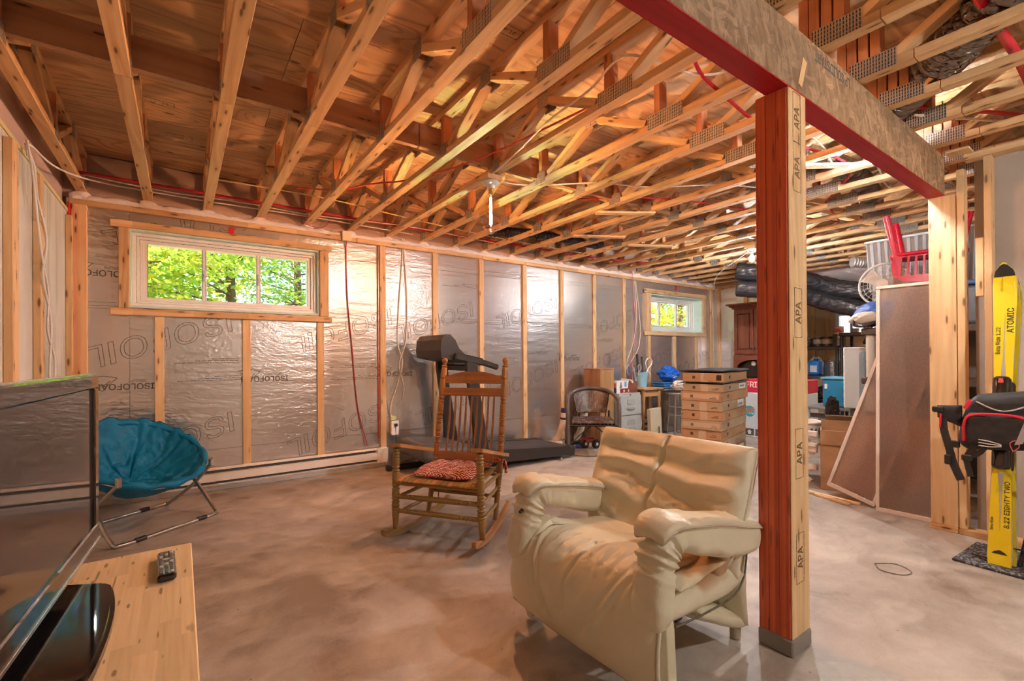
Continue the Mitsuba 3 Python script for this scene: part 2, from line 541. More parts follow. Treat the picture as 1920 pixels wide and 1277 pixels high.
struct('floor', ply(bx(WEST - 0.3, FAR_X + 0.3, SOUTH - 0.2, WALL_Y + 0.3, -0.12, 0.0), 'concrete'), 'worn bare concrete basement floor with trowel marks')

# ceiling: plywood sheets on a closed slab
ceil = struct('ceiling', ply(bx(WEST - 0.35, FAR_X + 0.35, SOUTH - 0.3, WALL_Y + 0.42, ZS + 0.02, ZS + 0.2), plain(0.3, 0.2, 0.12, 0.8)), 'plywood subfloor overhead seen between the trusses')
k = 0
for r, y0 in enumerate(np.arange(WALL_Y - 0.02, SOUTH - 0.1, -1.22)):
    for x0 in np.arange(WEST - 0.2 - (r % 2) * 1.1, FAR_X + 0.2, 2.44):
        xa, xb = max(x0 + 0.0015, WEST - 0.05), min(x0 + 2.4385, FAR_X)
        if xb - xa < 0.1:
            continue
        m = bx(xa, xb, y0 - 1.217, y0, ZS, ZS + 0.0195)
        uv = np.stack([m[0][:, 0], m[0][:, 1] - y0 + 1.3 + 2 * (k + 3)], 1)
        part('plywood_sheet', ceil, mikit.ply(m, 'plywood', False, uv=uv))
        k += 1

# grade stamps on the plywood
stamp_spots = [(-0.32, 3.2), (0.0, 4.02), (0.78, 4.25), (1.02, 4.3), (1.28, 1.82), (0.62, 1.55), (1.62, 1.9), (1.9, 2.25), (2.95, 2.1), (-0.1, 3.55)]
for x, y in stamp_spots:
    ms = [mv(words('18', 0.022), np.diag([1, -1, -1.0]), (0.03, 0, 0)), mv(words('11', 0.018), np.diag([1, -1, -1.0]), (-0.03, 0.01, 0))]
    for s in (-1, 1):
        ms.append(bx(-0.075, 0.075, s * 0.032 - 0.0015, s * 0.032 + 0.0015, -0.0006, 0))
        ms.append(bx(s * 0.075 - 0.0015, s * 0.075 + 0.0015, -0.032, 0.032, -0.0006, 0))
    part('grade_stamp', ceil, ply(mv(join(ms), None, (x, y, ZS - 0.0003)), INK))

# wall with the foil-faced boards (two windows in it)
W1 = dict(x0=-0.325, x1=1.095, z0=1.55, z1=2.165)
W2 = dict(x0=6.06, x1=7.47, z0=1.53, z1=2.115)


def holed(x0, x1, z0, z1, holes):
    """Rectangles that tile the wall without its holes."""
    xs = sorted({x0, x1, *[v for h in holes for v in h[:2] if x0 < v < x1]})
    zs = sorted({z0, z1, *[v for h in holes for v in h[2:] if z0 < v < z1]})
    out = []
    for a, b in zip(xs, xs[1:]):
        for c, d in zip(zs, zs[1:]):
            if not any(h[0] <= a and b <= h[1] and h[2] <= c and d <= h[3] for h in holes):
                out.append((a, b, c, d))
    return out


HOLES = [(w['x0'], w['x1'], w['z0'], w['z1']) for w in (W1, W2)]
wb = struct('wall_back', ply(join([bx(a, b, WALL_Y + 0.05, WALL_Y + 0.25, c, d) for a, b, c, d in holed(WEST - 0.3, FAR_X + 0.3, -0.1, ZS + 0.15, HOLES)]), plain(0.45, 0.44, 0.42, 0.9)),
            'long basement wall covered in silver foil-faced insulation boards')
STRAPS = [-0.137, 0.48, 1.104, 1.722, 2.326, 2.93, 3.575, 4.205, 4.822, 5.448, 6.034, 6.69, 7.31]
col_edges = [WEST - 0.02, 1.104, 3.575, 6.034, EAST + 0.02]
row_edges = [0.0, 0.355, 1.577, 2.35]
for a, b in zip(col_edges, col_edges[1:]):
    for c, d in zip(row_edges, row_edges[1:]):
        rects = [(p + 0.001, q - 0.001, r_ + 0.001, s - 0.001) for p, q, r_, s in holed(a, b, c, d, HOLES)]
        part('insulation_board', wb, ply(join([bx(p, q, WALL_Y, WALL_Y + 0.049, r_, s) for p, q, r_, s in rects]), 'foil'))
for x in STRAPS:
    top = 2.30
    if W1['x0'] - 0.1 < x < W1['x1'] + 0.1:
        top = 1.478
    if W2['x0'] - 0.1 < x < W2['x1'] + 0.05:
        top = 1.455
    part('strap', wb, wood('lumber_pale', bx(x - 0.031, x + 0.031, WALL_Y - 0.024, WALL_Y - 0.001, 0.16 if x < 1.6 else 0.02, top, 0.003)))
part('corner_strap', wb, wood('lumber', bx(WEST + 0.012, WEST + 0.10, WALL_Y - 0.045, WALL_Y - 0.002, 0.0, 2.30, 0.003)))
part('corner_strap', wb, wood('lumber_pale', bx(EAST - 0.115, EAST - 0.05, WALL_Y - 0.024, WALL_Y - 0.002, 0.0, 2.30, 0.003)))
for x in (1.70, 5.43):
    part('red_tape', wb, ply(bx(x + 0.027 if x > 5 else x - 0.03, x + 0.034 if x > 5 else x - 0.028, WALL_Y - 0.022, WALL_Y - 0.002, 0.3, 2.29), RED), label='red sheathing tape along the strap edge')
xs = [WEST + 0.0, 1.45, 2.93, 3.575, 4.822, 6.1, EAST]
for a, b in zip(xs, xs[1:]):
    part('top_plate', wb, wood('lumber', bx(a + 0.002, b - 0.002, WALL_Y - 0.045, WALL_Y - 0.001, 2.295, 2.338, 0.003)))
# spray foam bead along the plate
pts = np.array([(x, WALL_Y - 0.012 + 0.008 * meshkit.noise(np.array([x * 9, 0, 0])), 2.35 + 0.012 * meshkit.noise(np.array([x * 13, 3, 0]))) for x in np.arange(WEST, EAST, 0.03)])
part('foam_bead', wb, ply(tube(pts, 0.020 + 0.024 * meshkit.noise(pts * 17), 8), 'spray_foam', True), label='bead of pale spray foam')
for x in [-0.6035 + 0.3985 * n for n in range(22)]:
    v = np.array(trimesh.creation.icosphere(subdivisions=3).vertices)
    v = v * (1 + 0.5 * (meshkit.fbm(v * 2.5 + x * 3, 3, 2) - 0.5))[:, None] * [0.062, 0.028, 0.036] + [x, WALL_Y - 0.012, 2.372]
    part('foam_lump', wb, ply((v, np.array(trimesh.creation.icosphere(subdivisions=3).faces)), 'spray_foam', True))
part('rim_insulation', wb, ply(bx(WEST - 0.3, EAST, WALL_Y + 0.0, WALL_Y + 0.049, 2.352, ZS), 'rim_foam'), label='dull foam behind the truss ends')
for x, wn in ((0.37, W1), (6.75, W2)):
    part('red_tape', wb, ply(bx(x - 0.022, x + 0.022, WALL_Y - 0.0015, WALL_Y - 0.0005, 2.22, 2.29), RED), label='short red tape patch over the window')

# printing on the foil: every line turned upside down and sloping, as the boards were hung
BAR_I = prism(Polygon([(-0.014, 0), (0.014, 0), (0.014, 0.165), (-0.014, 0.165)]).boundary.buffer(0.00175, cap_style='flat', join_style='mitre'), 0.0006)
pieces, x_at = [], 0.0
for ch in 'ISOFOIL':
    g_ = BAR_I if ch == 'I' else outline_words(ch, 0.165, 0.0035)
    w_ = np.ptp(g_[0][:, 0])
    pieces.append(mv(g_, None, (x_at - g_[0][:, 0].min(), -(g_[0][:, 1].min() + g_[0][:, 1].max()) / 2, 0)))
    x_at += w_ + 0.028
big = join(pieces)
big = mv(big, None, (-x_at / 2, 0, 0))
big = (big[0] @ np.array([[1, 0, 0], [0.18, 1, 0], [0, 0, 1]]), big[1])
sc_w = 1.02 / np.ptp(big[0][:, 0])
big = mv(big, None, s=(sc_w, 1.0, 1))


def wall_print(m, x, z, ang, y=WALL_Y - 0.0007):
    a = PI + ang
    v = m[0]
    w = np.stack([x + v[:, 0] * math.cos(a) - v[:, 1] * math.sin(a), y - v[:, 2], z + v[:, 0] * math.sin(a) + v[:, 1] * math.cos(a)], 1)
    c = w[m[1]].mean(1)
    keep = (c[:, 2] < 2.29) & (c[:, 2] > 0.02) & (c[:, 0] > WEST + 0.02)
    for h in HOLES:
        keep &= ~((c[:, 0] > h[0] - 0.06) & (c[:, 0] < h[1] + 0.06) & (c[:, 2] > h[2] - 0.06) & (c[:, 2] < h[3] + 0.06))
    return w, m[1][keep]


for x, z in ((-0.13, 1.29), (2.32, 1.53), (3.63, 0.84), (-0.02, 2.20), (-0.12, 0.42), (1.28, 0.43), (2.56, 0.60), (1.32, 1.40), (3.62, 1.70), (4.9, 1.02), (6.1, 1.03), (7.2, 1.0), (5.2, 1.62)):
    part('foil_lettering', wb, ply(wall_print(big, x, z, 0.33), INK))
small, grp = words('ISOLOFOAM', 0.046, bold=True), words('GROUPE', 0.021)
logo = join([tube(curve([(-0.09, 0.02, 0), (0.0, 0.035, 0), (0.09, 0.02, 0)], 6), 0.0025, 4), tube(curve([(-0.09, 0.02, 0), (-0.02, -0.05, 0), (0.0, -0.08, 0), (0.03, -0.04, 0), (0.02, 0.0, 0)], 6), 0.0025, 4),
             tube(curve([(-0.05, 0.0, 0), (0.0, -0.035, 0), (0.07, 0.01, 0)], 6), 0.0025, 4)])
logo = mv(logo, None, s=(1, 1, 0.1))
for x, z in ((-0.50, 1.80), (0.63, 0.95), (1.86, 0.96), (2.75, 1.06), (-0.36, 0.92), (4.35, 1.1)):
    part('foil_lettering', wb, ply(wall_print(join([small, mv(grp, None, (-0.08, -0.045, 0)), mv(logo, np.diag([1, -1, 1.0]), (0.13, -0.05 + 0.0, 0))]), x, z, 0.0), INK))
fine = []
rr = random.Random(3)
for row in range(3):
    x = -0.22
    while x < 0.22 - 0.12 * row:
        w_ = rr.uniform(0.012, 0.05)
        fine.append(bx(x, x + w_, -0.0025 + row * -0.017, 0.0025 + row * -0.017, 0, 0.0003))
        x += w_ + 0.006
fine = join(fine)
for x, z in ((0.2, 1.10), (0.22, 0.95), (1.43, 1.04), (2.52, 1.16), (3.74, 1.16), (2.66, 1.95), (1.45, 0.92), (5.0, 1.35)):
    part('fine_print', wb, ply(wall_print(fine, x, z, 0.0), INK))

# windows
def window(n, w, glass, mull, depth, foam):
    st = struct(f'window_{n}')
    labels[st]['label'] = 'wide white three-pane basement window over the teal chair' if n == 1 else 'small white three-pane window near the far corner'
    x0, x1, z0, z1 = w['x0'], w['x1'], w['z0'], w['z1']
    Y0 = WALL_Y + depth
    fr = []
    for k, (inset, dy) in enumerate(((0.012, 0.0), (0.038, 0.018), (0.060, 0.036))):
        nx = (0.012, 0.038, 0.060, 0.088)[k + 1]
        a, b, c, d = x0 + inset, x1 - inset, z0 + inset, z1 - inset
        t = nx - inset
        y = Y0 + dy
        fr += [bx(a, b, y, y + 0.09, d - t, d, 0.003), bx(a, b, y, y + 0.09, c, c + t, 0.003), bx(a, a + t, y, y + 0.09, c + t, d - t, 0.003), bx(b - t, b, y, y + 0.09, c + t, d - t, 0.003)]
    part('window_frame', st, ply(join(fr), 'vinyl'))
    foam_ms = [bx(x0 - 0.001, x1 + 0.001, WALL_Y - 0.02, WALL_Y + 0.26, z1 - 0.011, z1 + 0.006), bx(x0 - 0.001, x1 + 0.001, WALL_Y - 0.02, WALL_Y + 0.26, z0 - 0.006, z0 + 0.011),
               bx(x0 - 0.006, x0 + 0.011, WALL_Y - 0.02, WALL_Y + 0.26, z0 + 0.01, z1 - 0.01), bx(x1 - 0.011, x1 + 0.006, WALL_Y - 0.02, WALL_Y + 0.26, z0 + 0.01, z1 - 0.01)]
    part('foam_reveal', st, ply(join(foam_ms), 'mint_foam'), label='pale green foam reveal')
    gx0, gx1, gz0, gz1 = glass
    edges = [gx0, *mull, gx1]
    for a, b in zip(edges, edges[1:]):
        sash = part('sash', st, ply(join([bx(a - 0.018, b + 0.018, Y0 + 0.042, Y0 + 0.075, gz0 - 0.03, gz0, 0.003), bx(a - 0.018, b + 0.018, Y0 + 0.042, Y0 + 0.075, gz1, gz1 + 0.03, 0.003),
                                          bx(a - 0.018, a + 0.012, Y0 + 0.040, Y0 + 0.075, gz0, gz1, 0.003), bx(b - 0.012, b + 0.018, Y0 + 0.040, Y0 + 0.075, gz0, gz1, 0.003)]), 'vinyl'))
        q = np.array([[a + 0.012, Y0 + 0.06, gz0], [b - 0.012, Y0 + 0.06, gz0], [b - 0.012, Y0 + 0.06, gz1], [a + 0.012, Y0 + 0.06, gz1]])
        part('pane', sash, ply((q, np.array([[0, 1, 2], [0, 2, 3]])), 'pane'))
    gk = []
    for inset, y in ((0.0365, Y0 + 0.0165), (0.0585, Y0 + 0.0345)):
        a, b, c, d = x0 + inset, x1 - inset, z0 + inset, z1 - inset
        gk += [bx(a, b, y, y + 0.004, d - 0.003, d), bx(a, b, y, y + 0.004, c, c + 0.003), bx(a, a + 0.003, y, y + 0.004, c + 0.003, d - 0.003), bx(b - 0.003, b, y, y + 0.004, c + 0.003, d - 0.003)]
    for a, b in zip(edges, edges[1:]):
        gk += [bx(a + 0.010, b - 0.010, Y0 + 0.0395, Y0 + 0.0435, gz0 - 0.004, gz0), bx(a + 0.010, b - 0.010, Y0 + 0.0395, Y0 + 0.0435, gz1, gz1 + 0.004), bx(a + 0.0105, a + 0.0135, Y0 + 0.0385, Y0 + 0.0435, gz0, gz1), bx(b - 0.0135, b - 0.0105, Y0 + 0.0385, Y0 + 0.0435, gz0, gz1)]
    part('gasket', st, ply(join(gk), plain(0.16, 0.17, 0.17, 0.6)))
    for m_ in mull:
        part('latch', st, ply(join([bx(m_ - 0.012, m_ + 0.012, Y0 + 0.022, Y0 + 0.041, (gz0 + gz1) / 2 - 0.05, (gz0 + gz1) / 2 + 0.05, 0.004), bx(m_ - 0.006, m_ + 0.02, Y0 + 0.012, Y0 + 0.024, (gz0 + gz1) / 2 - 0.012, (gz0 + gz1) / 2 + 0.012, 0.003)]), plain(0.5, 0.5, 0.5, 0.4)))
    return st


w1 = window(1, W1, (-0.225, 1.02, 1.625, 2.08), (0.172, 0.588), 0.035, 0.05)
w2 = window(2, W2, (6.29, 7.34, 1.63, 2.02), (6.52, 6.985), 0.12, 0.1)


def casing(st, x0, x1, z0, z1, ix0, ix1, iz0, iz1, mat):
    y0, y1 = WALL_Y - 0.045, WALL_Y - 0.0215
    part('casing_board', st, wood(mat, bx(x0, x1, y0, y1, iz1, z1, 0.003)))
    part('casing_board', st, wood(mat, bx(x0 - 0.003, x1 + 0.002, y0, y1, z0, iz0, 0.003)))
    part('casing_board', st, wood(mat, bx(x0 + 0.047, ix0, y0, y1, iz0 + 0.001, iz1 - 0.001, 0.003)))
    part('casing_board', st, wood(mat, bx(ix1, x1 - 0.028, y0, y1, iz0 + 0.001, iz1 - 0.001, 0.003)))
    part('casing_backing', st, wood(mat, bx(x0 + 0.05, ix0 - 0.002, y1, WALL_Y - 0.001, iz0 + 0.004, iz1 - 0.004), bx(ix1 + 0.002, x1 - 0.03, y1, WALL_Y - 0.001, iz0 + 0.004, iz1 - 0.004)))


casing(w1, -0.436, 1.204, 1.482, 2.222, -0.324, 1.098, 1.535, 2.168, 'lumber')
casing(w2, 5.905, 7.575, 1.46, 2.19, 6.055, 7.475, 1.52, 2.125, 'lumber_pale')

# electric baseboard heaters
def heater(name, x0, x1, label):
    t = thing(name, label, 'baseboard heater')
    yb, yf = WALL_Y - 0.026, WALL_Y - 0.088
    prof = [(0, 0.06), (0.040, 0.06), (0.045, 0.072), (0.012, 0.074), (0.012, 0.098), (0.060, 0.098), (0.060, 0.158), (0.018, 0.164), (0.018, 0.184), (0.044, 0.190), (0.030, 0.205), (0, 0.205)]
    part('body', t, ply(prism(prof, x1 - x0, np.array([[0, 0, 1], [-1, 0, 0], [0, 1, 0.0]]), (x0, yb, 0)), 'heater_enamel'))
    n = int((x1 - x0 - 0.3) / 0.03)
    for nm, z, zz in (('upper_grille', 0.174, 0.016), ('lower_grille', 0.086, 0.018)):
        part(nm, t, ply(join([bx(x0 + 0.15, x1 - 0.12, yb - 0.026, yb - 0.021, z - zz * 0.6, z + zz * 0.6)] + [bx(x0 + 0.15 + k * 0.03, x0 + 0.162 + k * 0.03, yb - 0.034, yb - 0.024, z - zz * 0.5, z + zz * 0.15) for k in range(n)]), plain(0.09, 0.10, 0.12, 0.4, 0.5)))
    for x in (x0, x1 - 0.11):
        part('end_cap', t, ply(bx(x, x + 0.11, yb - 0.063, yb, 0.058, 0.207, 0.004), 'heater_enamel'))
    return t


heater('baseboard_heater', -0.32, 1.745, 'long white electric baseboard heater under the wide window')
heater('baseboard_heater', 5.7, 7.3, 'white electric baseboard heater behind the grey metal stool')

# left wall: parged concrete, studs in front
wl = struct('wall_left', ply(bx(WEST - 0.25, WEST, SOUTH - 0.2, WALL_Y + 0.05, -0.1, 2.235), 'parged_wall'), 'grey-green parged concrete wall at the left')
part('sill_edge', wl, ply(bx(WEST - 0.05, WEST + 0.006, SOUTH, WALL_Y, 2.215, 2.24), plain(0.50, 0.43, 0.20, 0.8)), label='yellowish sill gasket along the wall top')
part('rim_insulation', wl, ply(bx(WEST - 0.25, WEST - 0.04, SOUTH, WALL_Y + 0.05, 2.24, ZS), 'rim_foam'))
for y, w_ in ((3.17, 0.09), (3.70, 0.075), (4.60, 0.05), (2.55, 0.09), (1.9, 0.09), (1.2, 0.09), (0.4, 0.09), (-0.4, 0.09)):
    part('stud', wl, wood('lumber', bx(WEST + 0.001, WEST + 0.036, y - w_ / 2, y + w_ / 2, 0.0, 2.18, 0.003)))
part('red_tape', wl, ply(bx(WEST + 0.003, WEST + 0.011, 4.64, 4.72, 0.2, 2.29), RED), label='red sheathing tape in the corner')

# right: the end of the stud partition that carries the beam
wr = struct('wall_right', ply(bx(PART_X + 0.090, PART_X + 0.103, SOUTH, 0.70, 0.0, 2.36), 'drywall_back'), 'open stud partition with the back of drywall behind its studs')
for y, w_, nm in ((0.75, 0.036, 'stud'), (0.628, 0.036, 'stud'), (0.22, 0.038, 'stud'), (-0.19, 0.038, 'stud'), (-0.6, 0.038, 'stud'), (-1.0, 0.038, 'stud'), (-1.5, 0.038, 'stud'), (-2.0, 0.038, 'stud')):
    part(nm, wr, wood('lumber_pale', bx(PART_X, PART_X + 0.089, y - w_ / 2, y + w_ / 2, 0.038, 2.345 if y < 0.7 else 2.30, 0.003)))
part('bottom_plate', wr, wood('lumber', bx(PART_X, PART_X + 0.089, SOUTH, 0.77, 0.0, 0.037, 0.003)))
part('top_plate', wr, wood('lumber_pale', bx(PART_X, PART_X + 0.089, SOUTH, 0.735, 2.347, 2.385, 0.003)))
part('blocking', wr, wood('lumber_pale', bx(PART_X + 0.001, PART_X + 0.03, 0.648, 0.685, 1.49, 1.85, 0.003)), label='short scab of lumber nailed beside the stud')
part('blocking', wr, wood('lumber_pale', bx(PART_X - 0.1, PART_X + 0.02, 0.69, 0.80, 2.387, 2.402, 0.003)))
# far walls
we = struct('wall_end', ply(bx(EAST + 0.05, EAST + 0.15, 3.55, WALL_Y + 0.05, 0, ZS), 'rim_foam'), 'short end wall with silver insulation and the wooden cabinet')
for c, d in ((0.0, 1.2), (1.2, 2.36)):
    part('insulation_board', we, ply(bx(EAST, EAST + 0.049, 3.55, WALL_Y - 0.002, c + 0.001, d - 0.001), 'foil_soft'))
for y in (4.64, 4.15, 3.6):
    part('strap', we, wood('lumber_pale', bx(EAST - 0.024, EAST - 0.001, y - 0.033, y + 0.033, 0.0, 2.30, 0.003)))
part('top_plate', we, wood('lumber_pale', bx(EAST - 0.03, EAST - 0.001, 3.55, WALL_Y - 0.03, 2.30, 2.36, 0.003)))
wf = struct('wall_far', ply(join([bx(FAR_X + 0.03, FAR_X + 0.2, a, b, c, d) for a, b, c, d in holed(SOUTH - 0.2, WALL_Y + 0.2, -0.1, ZS + 0.15, [(3.28, 3.80, 1.48, 1.95)])]), plain(0.50, 0.36, 0.22, 0.85)), 'far wall of plywood and studs behind the shelves')
for y in np.arange(-1.0, 4.7, 0.26):
    if not 3.24 < y < 3.84:
        part('stud', wf, wood('lumber', bx(FAR_X - 0.01, FAR_X + 0.03, y - 0.03, y + 0.03, 0, 2.1, 0.003)))
part('beam_board', wf, wood('lumber', bx(FAR_X - 0.03, FAR_X + 0.03, -1, WALL_Y, 2.1, 2.3, 0.004)))
w3 = struct('window_3', label='small white window far behind the shelves')
part('window_frame', w3, ply(join([bx(FAR_X, FAR_X + 0.09, 3.28, 3.34, 1.48, 1.95, 0.004), bx(FAR_X, FAR_X + 0.09, 3.74, 3.80, 1.48, 1.95, 0.004), bx(FAR_X, FAR_X + 0.09, 3.28, 3.8, 1.89, 1.95, 0.004), bx(FAR_X, FAR_X + 0.09, 3.28, 3.8, 1.48, 1.53, 0.004), bx(FAR_X + 0.02, FAR_X + 0.07, 3.52, 3.56, 1.5, 1.9, 0.003)]), 'vinyl'))
q = np.array([[FAR_X + 0.05, 3.3, 1.5], [FAR_X + 0.05, 3.78, 1.5], [FAR_X + 0.05, 3.78, 1.93], [FAR_X + 0.05, 3.3, 1.93]])
part('pane', w3, ply((q, np.array([[0, 1, 2], [0, 2, 3]])), 'pane'))
struct('wall_front', ply(bx(WEST - 0.2, FAR_X + 0.2, SOUTH - 0.2, SOUTH, -0.1, ZS + 0.1), plain(0.50, 0.45, 0.38, 0.85)))
labels['wall_front']['label'] = 'wall behind the camera'
struct('trim_1', ply(bx(EAST + 0.151, FAR_X + 0.02, WALL_Y - 0.03, WALL_Y + 0.05, 0, ZS), 'foil_soft'), 'silver insulation on the wall of the storage corner')

# ------------------------------------------------------------------ post and beam
b = thing('ceiling_beam', 'heavy wooden beam with a red underside and rough flake-board face crossing overhead', 'beam')
BX0, BX1, BY0, BY1, BZ0, BZ1 = -0.66, PART_X - 0.003, 0.822, 0.905, 2.153, 2.403


def uvply(m, mat, u, v, smooth=False):
    return mikit.ply(m, mat, smooth, uv=np.stack([u(m[0]), v(m[0])], 1))


part('core', b, uvply(bx(BX0, BX1, BY0 + 0.012, BY1, BZ0 + 0.004, BZ1, 0.002), 'osb', lambda p: p[:, 0], lambda p: p[:, 2] + p[:, 1]))
part('flake_board', b, uvply(bx(BX0, BX1, BY0, BY0 + 0.0115, BZ0 + 0.0045, BZ1 - 0.001, 0.002), 'osb', lambda p: p[:, 0], lambda p: p[:, 2] + p[:, 1]), label='flake-board face')
part('soffit', b, ply(bx(BX0, BX1, BY0 + 0.0005, BY1 + 0.001, BZ0, BZ0 + 0.004), 'red_paint'), label='red stained underside')
part('stamp', b, ply(mv(words('LP SOLIDSTART', 0.042, 0.0005, True), XZ @ np.diag([-1, -1, 1.0]), (2.28, BY0 - 0.0002, 2.355), s=(0.8, 1, 1)), INK), label='black mill lettering')
part('patch', b, wood('lumber_pale', bar((1.965, BY0 - 0.001, 2.185), (2.01, BY0 - 0.001, 2.30), 0.032, 0.002, hint=(0, 1, 0))), label='strip of paler wood')
p_ = thing('support_post', 'red-stained laminated wooden post with its bare side towards the right', 'post')
PX0, PX1, PY0, PY1 = 1.866, 2.018, 0.822, 0.945


for k in range(3):
    ya, yb = PY0 + 0.006 + k * (PY1 - PY0 - 0.006) / 3, PY0 + 0.006 + (k + 1) * (PY1 - PY0 - 0.006) / 3
    m = bx(PX0 + (0.0008 if k == 1 else 0), PX1 - 0.006, ya + 0.0004, yb - 0.0004, 0.065, BZ0, 0.0016)
    part('lamination', p_, mikit.ply(m, 'red_wood', False, uv=np.stack([m[0][:, 2], np.clip(0.1 + (m[0][:, 1] - PY0) + 0.7 * (m[0][:, 0] - PX0), 0.02, 0.98) + 7], 1)))
part('bare_side', p_, wood('lumber_pale', bx(PX0 + 0.004, PX1 - 0.004, PY0, PY0 + 0.0055, 0.065, BZ0, 0.002)), label='unstained pale wood side')
for k, z in enumerate((0.36, 0.76, 1.30, 1.86, 2.05)):
    st = part('stamp', p_, ply(mv(join([words('APA', 0.036, 0.0004, True), bx(-0.11, 0.11, 0.027, 0.029, 0, 0.0004), bx(-0.11, 0.11, -0.029, -0.027, 0, 0.0004), bx(-0.112, -0.11, -0.029, 0.029, 0, 0.0004), bx(0.11, 0.112, -0.029, 0.029, 0, 0.0004)]),
                              XZ @ rz(PI / 2), (PX0 + 0.07, PY0 - 0.0002, z), s=(0.85, 1.1, 1)), plain(0.12, 0.07, 0.03, 0.6)), label='black grade stamp')
part('base_wrap', p_, ply(bx(PX0 - 0.004, PX1 + 0.004, PY0 - 0.004, PY1 + 0.004, 0.0, 0.065, 0.006), plain(0.20, 0.19, 0.17, 0.6)), label='grey concrete-stained foot of the post')
jp = struct('trim_2')
labels[jp]['label'] = 'pair of pale studs carrying the end of the beam'
part('stud', jp, wood('lumber_pale', bx(PART_X, PART_X + 0.038, 0.772, 0.905, 0.038, BZ0 - 0.001, 0.003)))
part('bottom_plate', jp, wood('lumber', bx(PART_X, PART_X + 0.05, 0.772, 0.91, 0.0, 0.037, 0.003)))

# ------------------------------------------------------------------ floor trusses
W2X3 = 0.0635


def web(y0, z0, y1, z1, t=0.038):
    return bar((0, y0, z0), (0, y1, z1), W2X3, t, hint=(0, 1, 0) if abs(z1 - z0) > abs(y1 - y0) * 5 else (0, 0, 1), b=0.002)


zb, zt = ZC + 0.038, ZT - 0.038
span1 = dict(bot=[(0.80, 4.775)], vert=[1.63, 2.655, 3.69], diag=[])
webs = []
for y0, y1 in ((1.55, 1.16), (1.71, 2.11), (2.58, 2.17), (2.74, 3.13), (3.61, 3.20), (3.77, 4.16), (4.64, 4.24), (0.93, 1.10)):
    webs.append(('web', web(y0, zb + 0.012, y1, zt - 0.012)))
for y in (1.63, 2.655, 3.69):
    webs.append(('upright', web(y, zb, y, zt)))
for y in (0.845, 0.885, 4.70):
    webs.append(('upright', web(y, zb, y, zt)))
webs2 = []
for y0, y1 in ((0.69, 0.36), (-0.20, 0.28), (-0.36, -0.76), (-1.24, -0.84)):
    webs2.append(('web', web(y0, zb + 0.012, y1, zt - 0.012)))
for y in (0.80, 0.755, -0.28):
    webs2.append(('upright', web(y, zb, y, zt)))
plates = []
for yc, ln, z, hh in ((1.58, 0.225, ZC + 0.041, 0.078), (2.66, 0.12, ZC + 0.041, 0.078), (3.69, 0.12, ZC + 0.041, 0.078), (4.68, 0.10, ZC + 0.045, 0.078), (0.765, 0.175, ZC + 0.041, 0.078), (-0.28, 0.22, ZC + 0.041, 0.078),
                       (1.13, 0.10, ZT - 0.048, 0.085), (2.14, 0.10, ZT - 0.048, 0.085), (3.165, 0.10, ZT - 0.048, 0.085), (4.2, 0.10, ZT - 0.048, 0.085), (0.32, 0.10, ZT - 0.048, 0.085)):
    for s in (-1, 1):
        m = bx(s * (W2X3 / 2 + 0.0008) - 0.0006, s * (W2X3 / 2 + 0.0008) + 0.0006, yc - ln / 2, yc + ln / 2, z - hh / 2, z + hh / 2)
        plates.append((yc, mikit.ply(m, 'nail_plate', False, uv=m[0][:, 1:3])))
bot1 = wood('lumber', bx(-W2X3 / 2, W2X3 / 2, 0.62, 2.70, ZC, ZC + 0.038, 0.002), along=(0, 1, 0))
bot1b = wood('lumber', bx(-W2X3 / 2, W2X3 / 2, 2.702, 4.765, ZC, ZC + 0.038, 0.002), along=(0, 1, 0))
bot2 = wood('lumber', bx(-W2X3 / 2, W2X3 / 2, SOUTH + 0.05, 0.618, ZC, ZC + 0.038, 0.002), along=(0, 1, 0))
top1 = wood('lumber', bx(-W2X3 / 2, W2X3 / 2, 0.62, 4.765, ZT - 0.038, ZT - 0.0005, 0.002), along=(0, 1, 0))
top2 = wood('lumber', bx(-W2X3 / 2, W2X3 / 2, SOUTH + 0.05, 0.618, ZT - 0.038, ZT - 0.0005, 0.002), along=(0, 1, 0))
web_ply = [(nm, wood('lumber_red' if nm == 'upright' else 'lumber', m), m[0][:, 1].mean()) for nm, m in webs + webs2]
TX = [-0.205 + 0.3985 * n for n in range(-1, 21)]
for n, x in enumerate(TX):
    t = thing('floor_truss', f'open-web wooden floor truss overhead, {ORD[n]} from the left concrete wall', 'truss', 'floor trusses overhead')
    at = T().translate([x, 0, 0])
    for nm, s in (('bottom_chord', bot1), ('bottom_chord', bot1b), ('bottom_chord', bot2), ('top_chord', top1), ('top_chord', top2)):
        part(nm, t, s, at)
    for nm, s, yc in web_ply:
        if yc > 0.9 or 1.6 < x < 5.2:
            part(nm, t, s, at)
    for yc, s in plates:
        if yc > 0.9 or 1.6 < x < 5.2:
            part('nail_plate', t, s, at)
# strongback running through the trusses
xs = [WEST + 0.02, 1.22, 3.6, 6.0, 7.8]
sbl = ['dark brown strongback plank through the trusses over the teal chair', 'brown strongback plank through the trusses beside the warm bulb', 'brown strongback plank through the trusses over the wicker chair', 'brown strongback plank through the trusses over the far storage']
for a, c, l in zip(xs, xs[1:], sbl):
    solo('strongback', l, 'plank', wood('lumber_brown', bx(a, c - 0.004, 2.694, 2.732, 2.452, 2.60, 0.002)))
